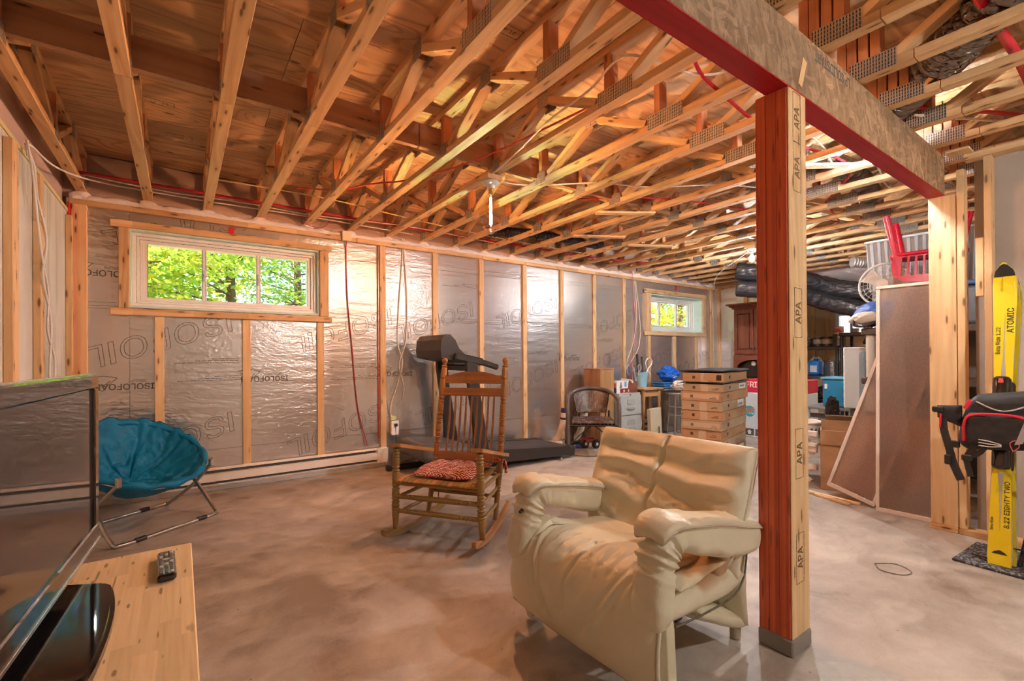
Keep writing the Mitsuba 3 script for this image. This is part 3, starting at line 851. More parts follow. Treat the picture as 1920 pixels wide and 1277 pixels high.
# short white-lit furring scraps nailed under the chords
scr = [((2.98, 2.9), (3.42, 2.62)), ((3.35, 3.6), (3.85, 3.33)), ((4.15, 3.55), (4.62, 3.3)), ((3.36, 1.42), (3.62, 1.22))]
for k, (p0, p1) in enumerate(scr):
    solo('furring_scrap', ['furring scrap under the trusses left of the red post', 'furring scrap under the trusses over the treadmill', 'furring scrap under the trusses over the wicker chair', 'flat furring scrap under the trusses right of the red post'][k], 'board',
         wood('lumber_pale', bar((*p0, ZC - 0.0102), (*p1, ZC - 0.0102), 0.06, 0.019, b=0.002)))

# ------------------------------------------------------------------ lamps
def lamp_holder(b, label, cat='lamp'):
    t = thing('bulb_fixture', label, cat)
    x, y, z = b['pos']
    part('mounting_block', t, wood('lumber_pale', bx(x - 0.06, x + 0.06, y - 0.06, y + 0.06, z - 0.036, z - 0.001, 0.003)))
    part('porcelain_base', t, ply(mv(lathe([(0.02, -0.036), (0.058, -0.038), (0.060, -0.046), (0.050, -0.058), (0.030, -0.064), (0.026, -0.085), (0.024, -0.088), (0.0, -0.088)], 28), None, (x, y, z)), plain(0.80, 0.78, 0.73, 0.3), 40))
    return t, x, y, z


t, x, y, z = lamp_holder(WARM_BULB, 'oversized clear filament bulb in a white porcelain holder, glowing warm over the rocking chair')
part('cap', t, ply(mv(lathe([(0.0, -0.088), (0.015, -0.088), (0.016, -0.095), (0.014, -0.10), (0.016, -0.105), (0.016, -0.128), (0.0, -0.128)], 20), None, (x, y, z)), BRASS, 40))
gp = [(0.016, -0.128), (0.020, -0.140), (0.034, -0.165), (0.055, -0.200), (0.072, -0.235), (0.079, -0.265), (0.078, -0.290), (0.068, -0.325), (0.048, -0.358), (0.026, -0.380), (0.024, -0.388), (0.026, -0.394), (0.018, -0.402), (0.0005, -0.404)]
gp = curve([(a, c, 0) for a, c in gp], 4)[:, :2]
part('glass', t, ply(mv(lathe(gp, 40), None, (x, y, z)), 'bulb_glass', True), label='clear oval glass')
part('filament_stem', t, ply(tube([(x, y, z - 0.128), (x, y, z - 0.155)], 0.006, 8), plain(0.7, 0.65, 0.55, 0.3)))
fil = join([tube([(x + 0.007 * math.cos(a), y + 0.007 * math.sin(a), z - 0.155), (x + 0.009 * math.cos(a), y + 0.009 * math.sin(a), z - 0.335)], 0.0036, 6) for a in np.arange(4) * PI / 2 + 0.4])
part('filament', t, {**ply(fil, plain(0.8, 0.6, 0.3)), 'emitter': {'type': 'area', 'radiance': rgb(WARM_BULB['rgb'])}})
for b_, lab in ((COOL_BULB, 'bright white bulb in a porcelain holder at the far trusses beside the red post'), (FAR_BULB, 'white bulb in a porcelain holder hidden behind the stored totes'), (BEAM_BULB, 'white bulb in a porcelain holder tucked between the trusses behind the beam'), (NEAR_BULB, 'white bulb in a porcelain holder behind the camera')):
    t, x, y, z = lamp_holder(b_, lab)
    part('cap', t, ply(mv(lathe([(0.0, -0.088), (0.014, -0.088), (0.014, -0.106), (0.0, -0.106)], 16), None, (x, y, z)), plain(0.8, 0.8, 0.8, 0.4)))
    bp = curve([(0.014, -0.106, 0), (0.017, -0.118, 0), (0.028, -0.14, 0), (0.031, -0.16, 0), (0.024, -0.18, 0), (0.0005, -0.19, 0)], 4)[:, :2]
    part('bulb', t, {**ply(mv(lathe(bp, 24), None, (x, y, z)), plain(0.9, 0.9, 0.9), True), 'emitter': {'type': 'area', 'radiance': rgb(b_['rgb'])}})

# ------------------------------------------------------------------ outside: ground and trees
bsdf('forest_ground', base_color=proc(lambda p, n, uv: mix((0.20, 0.24, 0.06), (0.32, 0.24, 0.12), fbm(p.x * 1.3, p.y * 1.3, 0.0))), roughness=0.95)
bsdf('bark', base_color=proc(lambda p, n, uv: mix((0.20, 0.14, 0.09), (0.08, 0.055, 0.04), fbm(p.x * 12, p.y * 12, p.z * 3))), roughness=0.95)
for nm, c in (('leaf_yellow', (0.56, 0.62, 0.10)), ('leaf_green', (0.36, 0.56, 0.10)), ('leaf_deep', (0.22, 0.42, 0.09))):
    scene[nm] = {'type': 'principledthin', 'base_color': rgb(c), 'roughness': 0.6, 'diff_trans': 1.1, 'spec_trans': 0.0}
gx, gy = np.meshgrid(np.linspace(-60, 90, 60), np.linspace(WALL_Y + 0.3, 70, 40), indexing='ij')
gz = 1.25 + 0.03 * (gy - 5) + 0.5 * meshkit.fbm(np.stack([gx * 0.2, gy * 0.2, gx * 0], -1)) * np.clip((gy - 6) / 10, 0, 1)
gv = np.stack([gx.ravel(), gy.ravel(), gz.ravel()], 1)
ii, jj = np.meshgrid(np.arange(59), np.arange(39), indexing='ij')
aa = (ii * 40 + jj).ravel()
gnd = struct('ground_outside', ply((gv, np.vstack([np.stack([aa, aa + 40, aa + 41], 1), np.stack([aa, aa + 41, aa + 1], 1)])), 'forest_ground', True), 'forest floor outside the windows')


def tree(label, x, y, h, r, mat, n, seed, low=0.12, leaf=0.055):
    g = np.random.default_rng(seed)
    t = thing('tree', label, 'tree', 'trees outside the windows')
    z0 = 1.2 + 0.03 * (y - 5)
    lean = g.uniform(-0.4, 0.4, 2)
    trunk = [(x + lean[0] * s, y + lean[1] * s, z0 + h * s) for s in np.linspace(0, 0.9, 6)]
    ms = [tube(trunk, np.linspace(0.11, 0.03, 6) * h / 7, 8)]
    cents = []
    for k in range(34):
        s = g.uniform(low, 1.0)
        a = g.uniform(0, 2 * PI)
        rr_ = r * (0.35 + 0.75 * math.sin(PI * min(0.98, s * 0.85 + 0.1))) * g.uniform(0.25, 1)
        c = np.array([x + lean[0] * s + rr_ * math.cos(a), y + lean[1] * s + rr_ * math.sin(a), z0 + h * s])
        cents.append(c)
        ms.append(tube([(x + lean[0] * s * 0.8, y + lean[1] * s * 0.8, z0 + h * s * 0.8), c], [0.025, 0.008], 4))
    part('trunk', t, ply(join(ms), 'bark'))
    ci = g.integers(0, len(cents), n)
    c = np.array(cents)[ci] + g.normal(0, 1, (n, 3)) * np.array([0.42, 0.42, 0.24]) * r * 0.42
    a, b_ = g.normal(0, 1, (n, 3)), g.normal(0, 1, (n, 3))
    a[:, 2] *= 0.45
    a /= np.linalg.norm(a, axis=1, keepdims=True)
    b_ -= a * (a * b_).sum(1, keepdims=True)
    b_ /= np.linalg.norm(b_, axis=1, keepdims=True)
    L = leaf * g.uniform(0.6, 1.3, (n, 1))
    v = np.stack([c - a * L, c + b_ * L * 0.6, c + a * L, c - b_ * L * 0.6], 1).reshape(-1, 3)
    q = np.arange(n)[:, None] * 4
    f = np.vstack([q + [0, 1, 2], q + [0, 2, 3]])
    part('foliage', t, ply((v, f), mat), kind='stuff')


lab1 = ['green tree outside the wide window, at the left edge of its left pane', 'yellow-green tree outside the wide window, filling its left pane', 'green tree outside the wide window, behind its left mullion', 'green tree outside the wide window, filling its right pane',
        'taller yellow-green tree further back behind the left pane of the wide window', 'deep green tree further back behind the right pane of the wide window', 'deep green tree furthest to the left beyond the wide window']
lab2 = ['yellow-green tree nearest outside the far small window', 'yellow-green tree outside the far small window, behind its middle pane', 'green tree outside the far small window, behind its right pane', 'taller yellow-green tree further back beyond the far small window', 'tallest yellow-green tree furthest beyond the far small window']
for k, (x, y, h, r, mat, n) in enumerate(((-3.2, 10.5, 6, 2.2, 'leaf_green', 9000), (-1.1, 9.5, 5, 2.0, 'leaf_yellow', 9000), (0.8, 10.3, 6, 2.2, 'leaf_green', 9000), (2.8, 9.6, 5, 2.0, 'leaf_green', 9000), (-0.6, 15, 8, 3.0, 'leaf_yellow', 9000), (3.0, 15.5, 8, 3.0, 'leaf_deep', 9000), (-5.0, 15, 8, 3.2, 'leaf_deep', 9000))):
    tree(lab1[k], x, y, h, r, mat, n, 20 + k)
for k, (x, y, h, r, mat, n) in enumerate(((11.0, 9.0, 6, 1.6, 'leaf_yellow', 5000), (13.8, 9.5, 6, 1.8, 'leaf_yellow', 6000), (16.6, 11, 7, 2.0, 'leaf_green', 6000), (14.2, 14, 7, 2.4, 'leaf_yellow', 7000), (20, 15, 8, 2.8, 'leaf_yellow', 7000))):
    tree(lab2[k], x, y, h, r, mat, n, 60 + k)

# ------------------------------------------------------------------ local frames
class Local:
    def __init__(self, x, y, th):
        self.o = np.array([x, y, 0.0])
        f = np.array([math.cos(th), math.sin(th), 0])
        self.m = np.stack([f, [-f[1], f[0], 0], [0, 0, 1.0]], 1)        # forward, left of forward, up

    def __call__(self, p):
        return np.asarray(p, float) @ self.m.T + self.o

    def mesh(self, m):
        return self(m[0]), m[1]


def merged(m, digits=6):
    t = trimesh.Trimesh(m[0], m[1], process=False)
    t.merge_vertices(digits_vertex=digits)
    t.update_faces(t.nondegenerate_faces())
    return np.array(t.vertices), np.array(t.faces)


def pillow(center, thick, ns, nt, p=6.0, fold=None, back=1.0):
    """A closed cushion: center(s, t) gives points, thickness tapers to the rim. fold(s, t) lifts the upper face (metres)."""
    s1 = 0.5 - 0.5 * np.cos(PI * np.linspace(0, 1, ns)) * (0.35 + 0.65 * np.abs(np.cos(PI * np.linspace(0, 1, ns))))
    t1 = 0.5 - 0.5 * np.cos(PI * np.linspace(0, 1, nt)) * (0.35 + 0.65 * np.abs(np.cos(PI * np.linspace(0, 1, nt))))
    s, t = np.meshgrid(s1, t1, indexing='ij')
    P = np.asarray(center(s, t), float)
    e = 1e-3
    ds = np.asarray(center(np.clip(s + e, 0, 1), t)) - np.asarray(center(np.clip(s - e, 0, 1), t))
    dt = np.asarray(center(s, np.clip(t + e, 0, 1))) - np.asarray(center(s, np.clip(t - e, 0, 1)))
    N = np.cross(dt, ds)
    N /= np.linalg.norm(N, axis=-1, keepdims=True) + 1e-12
    env = (np.clip(1 - np.abs(2 * s - 1) ** p, 0, 1) * np.clip(1 - np.abs(2 * t - 1) ** p, 0, 1)) ** (1 / 2.2)
    th = thick(s, t) if callable(thick) else thick
    w = fold(s, t) if fold else 0.0
    top = P + N * ((th / 2 + w) * env)[..., None]
    bot = P - N * (back * th / 2 * env)[..., None]
    a = (np.arange(ns - 1)[:, None] * nt + np.arange(nt - 1)[None]).ravel()
    f = np.vstack([np.stack([a, a + nt + 1, a + nt], 1), np.stack([a, a + 1, a + nt + 1], 1)])
    return merged((np.vstack([top.reshape(-1, 3), bot.reshape(-1, 3)]), np.vstack([f, f[:, ::-1] + ns * nt])))


def along(poly):
    """Arc-length parametrised smooth curve through the points: a function of s from 0 to 1."""
    c = curve(poly, 24)
    d = np.concatenate([[0], np.cumsum(np.linalg.norm(np.diff(c, axis=0), axis=1))])
    d /= d[-1]
    return lambda s: np.stack([np.interp(s, d, c[:, k]) for k in range(c.shape[1])], -1)


def creases(lines):
    """Folds of a soft surface: (points in (s, t), height, width) ridges (or grooves, if negative)."""
    prepared = [(np.asarray(p, float), h, w) for p, h, w in lines]

    def fn(s, t):
        out = np.zeros_like(s)
        for p, h, w in prepared:
            best = np.full_like(s, 9.0)
            edge = np.ones_like(s)
            for a, b in zip(p, p[1:]):
                d = b - a
                k = np.clip(((s - a[0]) * d[0] + (t - a[1]) * d[1]) / (d @ d), 0, 1)
                q = np.hypot(s - a[0] - k * d[0], t - a[1] - k * d[1])
                best = np.minimum(best, q)
            out += h * np.exp(-(best / w) ** 2)
        return out
    return fn


def nz(x, y, f, seed, oct=3):
    return meshkit.fbm(np.stack([x * f, y * f, np.zeros_like(x)], -1), oct, seed) - 0.5


# ------------------------------------------------------------------ cream leather armchair (faces the television)
ARM = Local(1.59, 1.291, 3.193)


def leather_fn(p, n, uv):
    x, y = p.x - 1.59, p.y - 1.291
    a = x * math.cos(3.193) + y * math.sin(3.193)
    b = -x * math.sin(3.193) + y * math.cos(3.193)
    g = fbm(p.x * 5, p.y * 5, p.z * 5, octaves=4)
    fine = noise(p.x * 240, p.y * 240, p.z * 240)
    c = mix((0.66, 0.615, 0.46), (0.56, 0.51, 0.36), dr.clip(g * 1.5 - 0.3 + (fine - 0.5) * 0.15, 0, 1))
    wob = (fbm(p.x * 14, p.y * 14, 0.0) - 0.5) * 0.09
    d = dr.sqrt(dr.square((a - 0.02) / 0.19) + dr.square((b - 0.22) / 0.15)) + wob * 6
    worn = (1 - smoothstep(0.75, 1.0, d)) * (1 - smoothstep(0.40, 0.44, p.z)) * smoothstep(0.29, 0.33, p.z)
    return mix(c, (0.36, 0.185, 0.075), worn * 0.85)


bumped('leather', lambda p, n, uv: fbm(p.x * 150, p.y * 150, p.z * 150, octaves=2) * 0.35 + fbm(p.x * 18, p.y * 18, p.z * 18, octaves=3), 0.006, 2e-3,
       base_color=proc(leather_fn), roughness=0.36, specular=0.5)
PIPING = plain(0.42, 0.37, 0.27, 0.5)
arm = thing('leather_armchair', 'cream leather lounge armchair with a draped front and slack armrests, beside the red post', 'armchair')

# seat and front drape in one sheet
seat_path = along([(0.405, 0.088), (0.418, 0.17), (0.412, 0.26), (0.385, 0.335), (0.330, 0.385), (0.24, 0.398), (0.12, 0.388), (0.0, 0.372), (-0.10, 0.352)])
seat_w = along([(0.0, 0.36), (0.35, 0.355), (0.50, 0.325), (0.62, 0.28), (1.0, 0.275)])


def seat_c(s, t):
    q = seat_path(s)
    w = np.interp(s, [0, 0.3, 0.42, 0.5, 0.56, 0.66, 1], [0.365, 0.362, 0.352, 0.33, 0.29, 0.272, 0.272])
    b = (2 * t - 1) * w
    lift = 0.05 * np.clip(np.abs(2 * t - 1) - 0.72, 0, 1) / 0.28 * np.exp(-((s - 0.46) / 0.10) ** 2)
    bow = 0.03 * (1 - (2 * t - 1) ** 2) * np.exp(-((s - 0.28) / 0.25) ** 2)
    hem = np.where(s < 0.25, (0.25 - s) / 0.25, 0) * (0.035 * (2 * t - 1) * -1 - 0.01 * np.sin(2 * t * PI))
    return np.stack([q[..., 0] + bow, b, q[..., 1] + lift + hem * 0.6], -1)


rs = random.Random(5)
lines = [([(0.50, 0.5), (0.42, 0.51), (0.30, 0.485), (0.18, 0.49)], -0.008, 0.010)]
for k in range(16):
    t0 = 0.12 + 0.76 * k / 15 + rs.uniform(-0.02, 0.02)
    s0 = 0.50 + rs.uniform(-0.02, 0.02)
    lines.append(([(s0, t0), (s0 - rs.uniform(0.05, 0.13), t0 + rs.uniform(-0.03, 0.03))], rs.choice([-0.006, 0.006, -0.008]), rs.uniform(0.008, 0.014)))
for sd in (0, 1):
    for k in range(5):
        t0 = 0.03 + 0.03 * k
        p_ = [(0.52 - 0.01 * k, t0 + 0.02), (0.40 - 0.05 * k, t0 + 0.08 + 0.025 * k), (0.30 - 0.05 * k, t0 + 0.10 + 0.04 * k)]
        lines.append(([(a, c if sd == 0 else 1 - c) for a, c in p_], 0.006 if k % 2 else -0.006, 0.012))
for k in range(9):
    t0 = rs.uniform(0.12, 0.9)
    s0 = rs.uniform(0.12, 0.33)
    lines.append(([(s0, t0), (s0 - 0.1, t0 + rs.uniform(-0.06, 0.06))], rs.choice([-1, 1]) * 0.003, 0.02))
for k in range(7):
    t0 = rs.uniform(0.15, 0.7)
    lines.append(([(rs.uniform(0.6, 0.9), t0), (rs.uniform(0.6, 0.95), t0 + 0.2)], rs.choice([-1, 1]) * 0.005, 0.025))
fold0 = creases(lines)
part('seat_drape', arm, ply(ARM.mesh(pillow(seat_c, 0.062, 150, 130, 8, lambda s, t: fold0(s, t) + 0.012 * nz(s, t, 7, 3))), 'leather', True))
edge = [seat_c(np.array(s), np.array(t)) for s, t in [(x, 0.992) for x in np.linspace(0.012, 0.47, 40)]]
part('piping', arm, ply(ARM.mesh(tube(np.array(edge) + np.array([0.012, 0.004, 0]), 0.0055, 6)), PIPING, True))
edge = [seat_c(np.array(0.006), np.array(t)) for t in np.linspace(0.01, 0.99, 40)]
part('piping', arm, ply(ARM.mesh(tube(np.array(edge) + np.array([0.006, 0, -0.002]), 0.005, 6)), PIPING, True))

# lining behind the drape and its legs
for s in (-1, 1):
    leg_c = along([(0.375, 0.32), (0.365, 0.18), (0.355, 0.012)])
    part('front_leg', arm, ply(ARM.mesh(pillow(lambda u, v, s=s: np.stack([leg_c(u)[..., 0] - 0.05 * v, s * (0.345 - 0.035 * np.abs(2 * v - 1)) + 0 * u, leg_c(u)[..., 1]], -1), 0.045, 30, 16, 8, lambda u, v: 0.006 * nz(u, v, 6, 4))), 'leather', True))

# back cushion
back_path = along([(-0.045, 0.31), (-0.085, 0.40), (-0.135, 0.53), (-0.19, 0.66), (-0.238, 0.775)])


def back_c(s, t):
    q = back_path(s)
    hw = 0.378 - 0.008 * (1 - s)
    cut = np.clip((0.30 - s) / 0.30, 0, 1) * 0.05
    return np.stack([q[..., 0] + 0.02 * (2 * t - 1) ** 2, (2 * t - 1) * (hw - cut), q[..., 1]], -1)


bl = [([(0.97, 0.505), (0.80, 0.50), (0.62, 0.485), (0.45, 0.47), (0.30, 0.45), (0.12, 0.44)], -0.017, 0.012),
      ([(0.80, 0.06), (0.78, 0.2), (0.79, 0.40)], -0.013, 0.05), ([(0.68, 0.08), (0.70, 0.22), (0.67, 0.42)], 0.017, 0.045), ([(0.58, 0.12), (0.60, 0.3), (0.50, 0.44)], -0.013, 0.04),
      ([(0.46, 0.1), (0.42, 0.28), (0.32, 0.42)], 0.012, 0.045), ([(0.74, 0.54), (0.72, 0.72), (0.76, 0.95)], -0.015, 0.045), ([(0.64, 0.52), (0.60, 0.70), (0.62, 0.94)], 0.018, 0.05),
      ([(0.55, 0.50), (0.46, 0.66), (0.40, 0.9)], -0.012, 0.035), ([(0.40, 0.48), (0.34, 0.64), (0.26, 0.8)], 0.011, 0.04), ([(0.30, 0.50), (0.22, 0.62), (0.16, 0.78)], -0.010, 0.03),
      ([(0.90, 0.2), (0.86, 0.34), (0.9, 0.46)], 0.008, 0.04), ([(0.88, 0.58), (0.86, 0.75), (0.9, 0.9)], 0.007, 0.045), ([(0.5, 0.03), (0.3, 0.08), (0.15, 0.2)], -0.010, 0.03)]
for k in range(14):
    s0, t0 = rs.uniform(0.15, 0.9), rs.uniform(0.1, 0.9)
    bl.append(([(s0, t0), (s0 + rs.uniform(-0.1, 0.1), t0 + rs.uniform(-0.12, 0.12))], rs.choice([-1, 1]) * 0.004, 0.018))
fold1 = creases(bl)
bk = part('back_cushion', arm, ply(ARM.mesh(pillow(back_c, 0.105, 140, 150, 14, lambda s, t: fold1(s, t) + 0.020 * nz(s, t, 5, 8, 4))), 'leather', True))
loop = [(s, 0.004) for s in np.linspace(0.12, 0.97, 24)] + [(0.994, t) for t in np.linspace(0.02, 0.98, 30)] + [(s, 0.996) for s in np.linspace(0.97, 0.12, 24)]
part('piping', bk, ply(ARM.mesh(tube(curve([back_c(np.array(s), np.array(t)) for s, t in loop], 2), 0.006, 6)), PIPING, True))
part('back_shell', arm, ply(ARM.mesh(pillow(lambda s, t: np.stack([back_path(s)[..., 0] - 0.065, (2 * t - 1) * 0.35, back_path(s)[..., 1] - 0.02], -1), 0.06, 24, 24, 10)), 'leather', True))

# armrests: an upright in front that bends into the slack arm
def sweep(path, width, thick, n=26, p=2.6, fold=None, up=(1, 0, 0)):
    c = np.asarray(path, float)
    m = len(c)
    d = np.gradient(c, axis=0)
    d /= np.linalg.norm(d, axis=1, keepdims=True)
    side = np.array([0, 1.0, 0])
    ang = np.arange(n) * 2 * PI / n
    ca, sa = np.cos(ang), np.sin(ang)
    qx, qy = np.sign(ca) * np.abs(ca) ** (2 / p), np.sign(sa) * np.abs(sa) ** (2 / p)
    u = np.linspace(0, 1, m)
    cap = np.clip(1 - np.abs(2 * u - 1) ** 16, 0.0, 1) ** 0.5
    rings = []
    for k in range(m):
        upv = unit(np.cross(d[k], side))
        w, h = width(u[k]) / 2 * max(cap[k], 0.02), thick(u[k]) / 2 * max(cap[k], 0.02)
        ring = c[k] + np.outer(qx * w, side) + np.outer(qy * h, upv)
        if fold is not None:
            ring += (np.outer(qx, side) + np.outer(qy, upv)) * fold(np.full(n, u[k]), ang)[:, None] * cap[k]
        rings.append(ring)
    v = np.vstack(rings)
    i, j = np.meshgrid(np.arange(m - 1), np.arange(n), indexing='ij')
    a, b_ = (i * n + j).ravel(), (i * n + (j + 1) % n).ravel()
    f = np.vstack([np.stack([a, b_, b_ + n], 1), np.stack([a, b_ + n, a + n], 1)])
    return v, f


for sd, nm in ((-1, 'right'), (1, 'left')):
    b0 = 0.318 * sd
    pth = curve([(0.395, b0 * 1.02, 0.275), (0.392, b0 * 1.01, 0.36), (0.372, b0, 0.45), (0.345, b0, 0.520), (0.285, b0, 0.548), (0.18, b0, 0.522), (0.05, b0, 0.484), (-0.10, b0 * 1.02, 0.448), (-0.275, b0 * 1.05, 0.415)], 14)
    sd_seed = 31 + sd
    fl = lambda u, a: (0.011 * (meshkit.fbm(np.stack([u * 26, np.sin(a) * 1.2, np.cos(a) * 1.2], -1), 3, sd_seed) - 0.5) - 0.014 * np.exp(-((u - 0.40) / 0.012) ** 2) - 0.010 * np.exp(-((u - 0.27) / 0.012) ** 2)
                       + 0.006 * np.sin(u * 150 + 2 * np.sin(a)) * np.exp(-((u - 0.33) / 0.10) ** 2))
    ar = part('armrest', arm, ply(ARM.mesh(sweep(pth, lambda u: 0.118 + 0.012 * math.sin(u * PI), lambda u: 0.104 + 0.03 * np.clip((u - 0.45) * 3, 0, 1), 32, 3.0, fl)), 'leather', True))
    cap_path = along([(0.405, 0.560), (0.392, 0.585), (0.35, 0.606), (0.28, 0.600), (0.12, 0.562), (-0.05, 0.520), (-0.20, 0.486), (-0.272, 0.468)])
    pad_w = lambda s: np.interp(s, [0, 0.02, 0.06, 0.12, 0.5, 0.95, 1.0], [0.045, 0.058, 0.068, 0.072, 0.068, 0.062, 0.052])
    cap_c = lambda s, t, b0=b0: np.stack([cap_path(s)[..., 0], b0 + (2 * t - 1) * pad_w(s), cap_path(s)[..., 1] - 0.008 * (2 * t - 1) ** 2 + 0.005 * np.sin(9 * s + 3 * t)], -1)
    part('armrest_pad', arm, ply(ARM.mesh(pillow(cap_c, 0.046, 70, 26, 5, lambda s, t: 0.016 * nz(s * 3, t, 5, 9) - 0.01 * np.exp(-((s - 0.22) / 0.03) ** 2))), 'leather', True))
    lp = [cap_c(np.array(s), np.array(0.004)) for s in np.linspace(0.99, 0.01, 26)] + [cap_c(np.array(0.004), np.array(t)) for t in np.linspace(0.03, 0.97, 10)] + [cap_c(np.array(s), np.array(0.996)) for s in np.linspace(0.01, 0.99, 26)]
    part('piping', arm, ply(ARM.mesh(tube(curve(lp, 2), 0.0045, 6)), PIPING, True))
part('lever', arm, ply(ARM.mesh(mv(rbox(0.05, 0.014, 0.012, 0.005), ry(0.5), (0.405, -0.30, 0.50))), BLACK, True), label='small dark recline lever at the arm')

# seat cushion that shows at the side, its worn top, and the raked rear support
side_path = along([(0.34, 0.30), (0.22, 0.295), (0.08, 0.285), (-0.06, 0.275), (-0.17, 0.29)])
cush = part('seat_cushion', arm, ply(ARM.mesh(pillow(lambda s, t: np.stack([side_path(s)[..., 0], (2 * t - 1) * 0.345, side_path(s)[..., 1]], -1), 0.125, 60, 50, 7, lambda s, t: 0.012 * nz(s, t, 6, 14))), 'leather', True))
part('piping', arm, ply(ARM.mesh(tube(curve([(0.30, 0.343, 0.255), (0.10, 0.345, 0.238), (-0.08, 0.345, 0.235), (-0.165, 0.342, 0.27), (-0.19, 0.342, 0.33), (-0.20, 0.342, 0.39)], 8), 0.0035, 6)), plain(0.10, 0.09, 0.07, 0.6), True), label='dark seam cord')
part('seat_cushion', arm, ply(ARM.mesh(pillow(lambda s, t: np.stack([0.26 - 0.36 * s, 0.07 + 0.27 * t, 0.368 - 0.01 * s + 0.012 * np.sin(5 * t + 4 * s)], -1), 0.045, 40, 30, 4, lambda s, t: 0.014 * nz(s, t, 4, 21))), 'leather', True), label='worn brown patch of the seat')
rear_path = along([(0.14, 0.24), (0.02, 0.185), (-0.12, 0.115), (-0.235, 0.062)])
part('rear_support', arm, ply(ARM.mesh(pillow(lambda s, t: np.stack([rear_path(s)[..., 0], (2 * t - 1) * (0.345 - 0.02 * s), rear_path(s)[..., 1]], -1), lambda s, t: 0.07 - 0.0 * s, 40, 40, 9)), 'leather', True))
part('rear_support', arm, ply(ARM.mesh(pillow(lambda s, t: np.stack([-0.215 + 0.02 * np.sin(s * PI) - 0.05 * (1 - s) * 0, (2 * t - 1) * 0.338, 0.07 + 0.32 * s], -1), 0.055, 30, 30, 8)), 'leather', True))
for sd in (-1, 1):
    part('foot', arm, ply(ARM.mesh(mv(lathe([(0.012, 0.0), (0.020, 0.004), (0.022, 0.05), (0.0, 0.05)], 16), None, (-0.215, 0.285 * sd, 0.0))), plain(0.35, 0.30, 0.22, 0.5), 40))
part('under_frame', arm, ply(ARM.mesh(join([bx(-0.05, 0.30, -0.2, -0.17, 0.20, 0.225, 0.004), bx(-0.05, 0.30, 0.17, 0.20, 0.20, 0.225, 0.004), bx(0.24, 0.27, -0.3, 0.3, 0.19, 0.21, 0.004), bx(0.1, 0.14, 0.22, 0.245, 0.165, 0.20, 0.004)])), BLACK))

# ------------------------------------------------------------------ oak rocking chair
RK = Local(1.45, 2.716, -2.521)


def turned(p0, p1, r0, r1=None, rings=(), bulge=0.0, n=14, groove=0.28):
    r1 = r0 if r1 is None else r1
    L = np.linalg.norm(np.asarray(p1, float) - np.asarray(p0, float))
    z = set(np.linspace(0, 1, 13))
    for c in rings:
        for k in (-2.2, -1.4, -0.7, 0, 0.7, 1.4, 2.2):
            z.add(c + k * 0.006 / L)
    z = np.array(sorted(v for v in z if 0 <= v <= 1))
    r = r0 + (r1 - r0) * z + bulge * np.sin(z * PI)
    for c in rings:
        x = (z - c) * L / 0.006
        r = r * (1 - groove * (np.exp(-((x - 1.4) / 0.55) ** 2) + np.exp(-((x + 1.4) / 0.55) ** 2)) + 0.10 * np.exp(-(x / 0.7) ** 2))
    return lathe(np.stack([r, z], 1), n, p0, p1)


def wood_local(loc, mat, *ms, smooth=40):
    m, uv = boards(*[loc.mesh(q) for q in ms])
    if smooth:
        # keep uv with smooth shading on turned parts
        return mikit.ply(m, mat, True, uv=uv)
    return mikit.ply(m, mat, False, uv=uv)


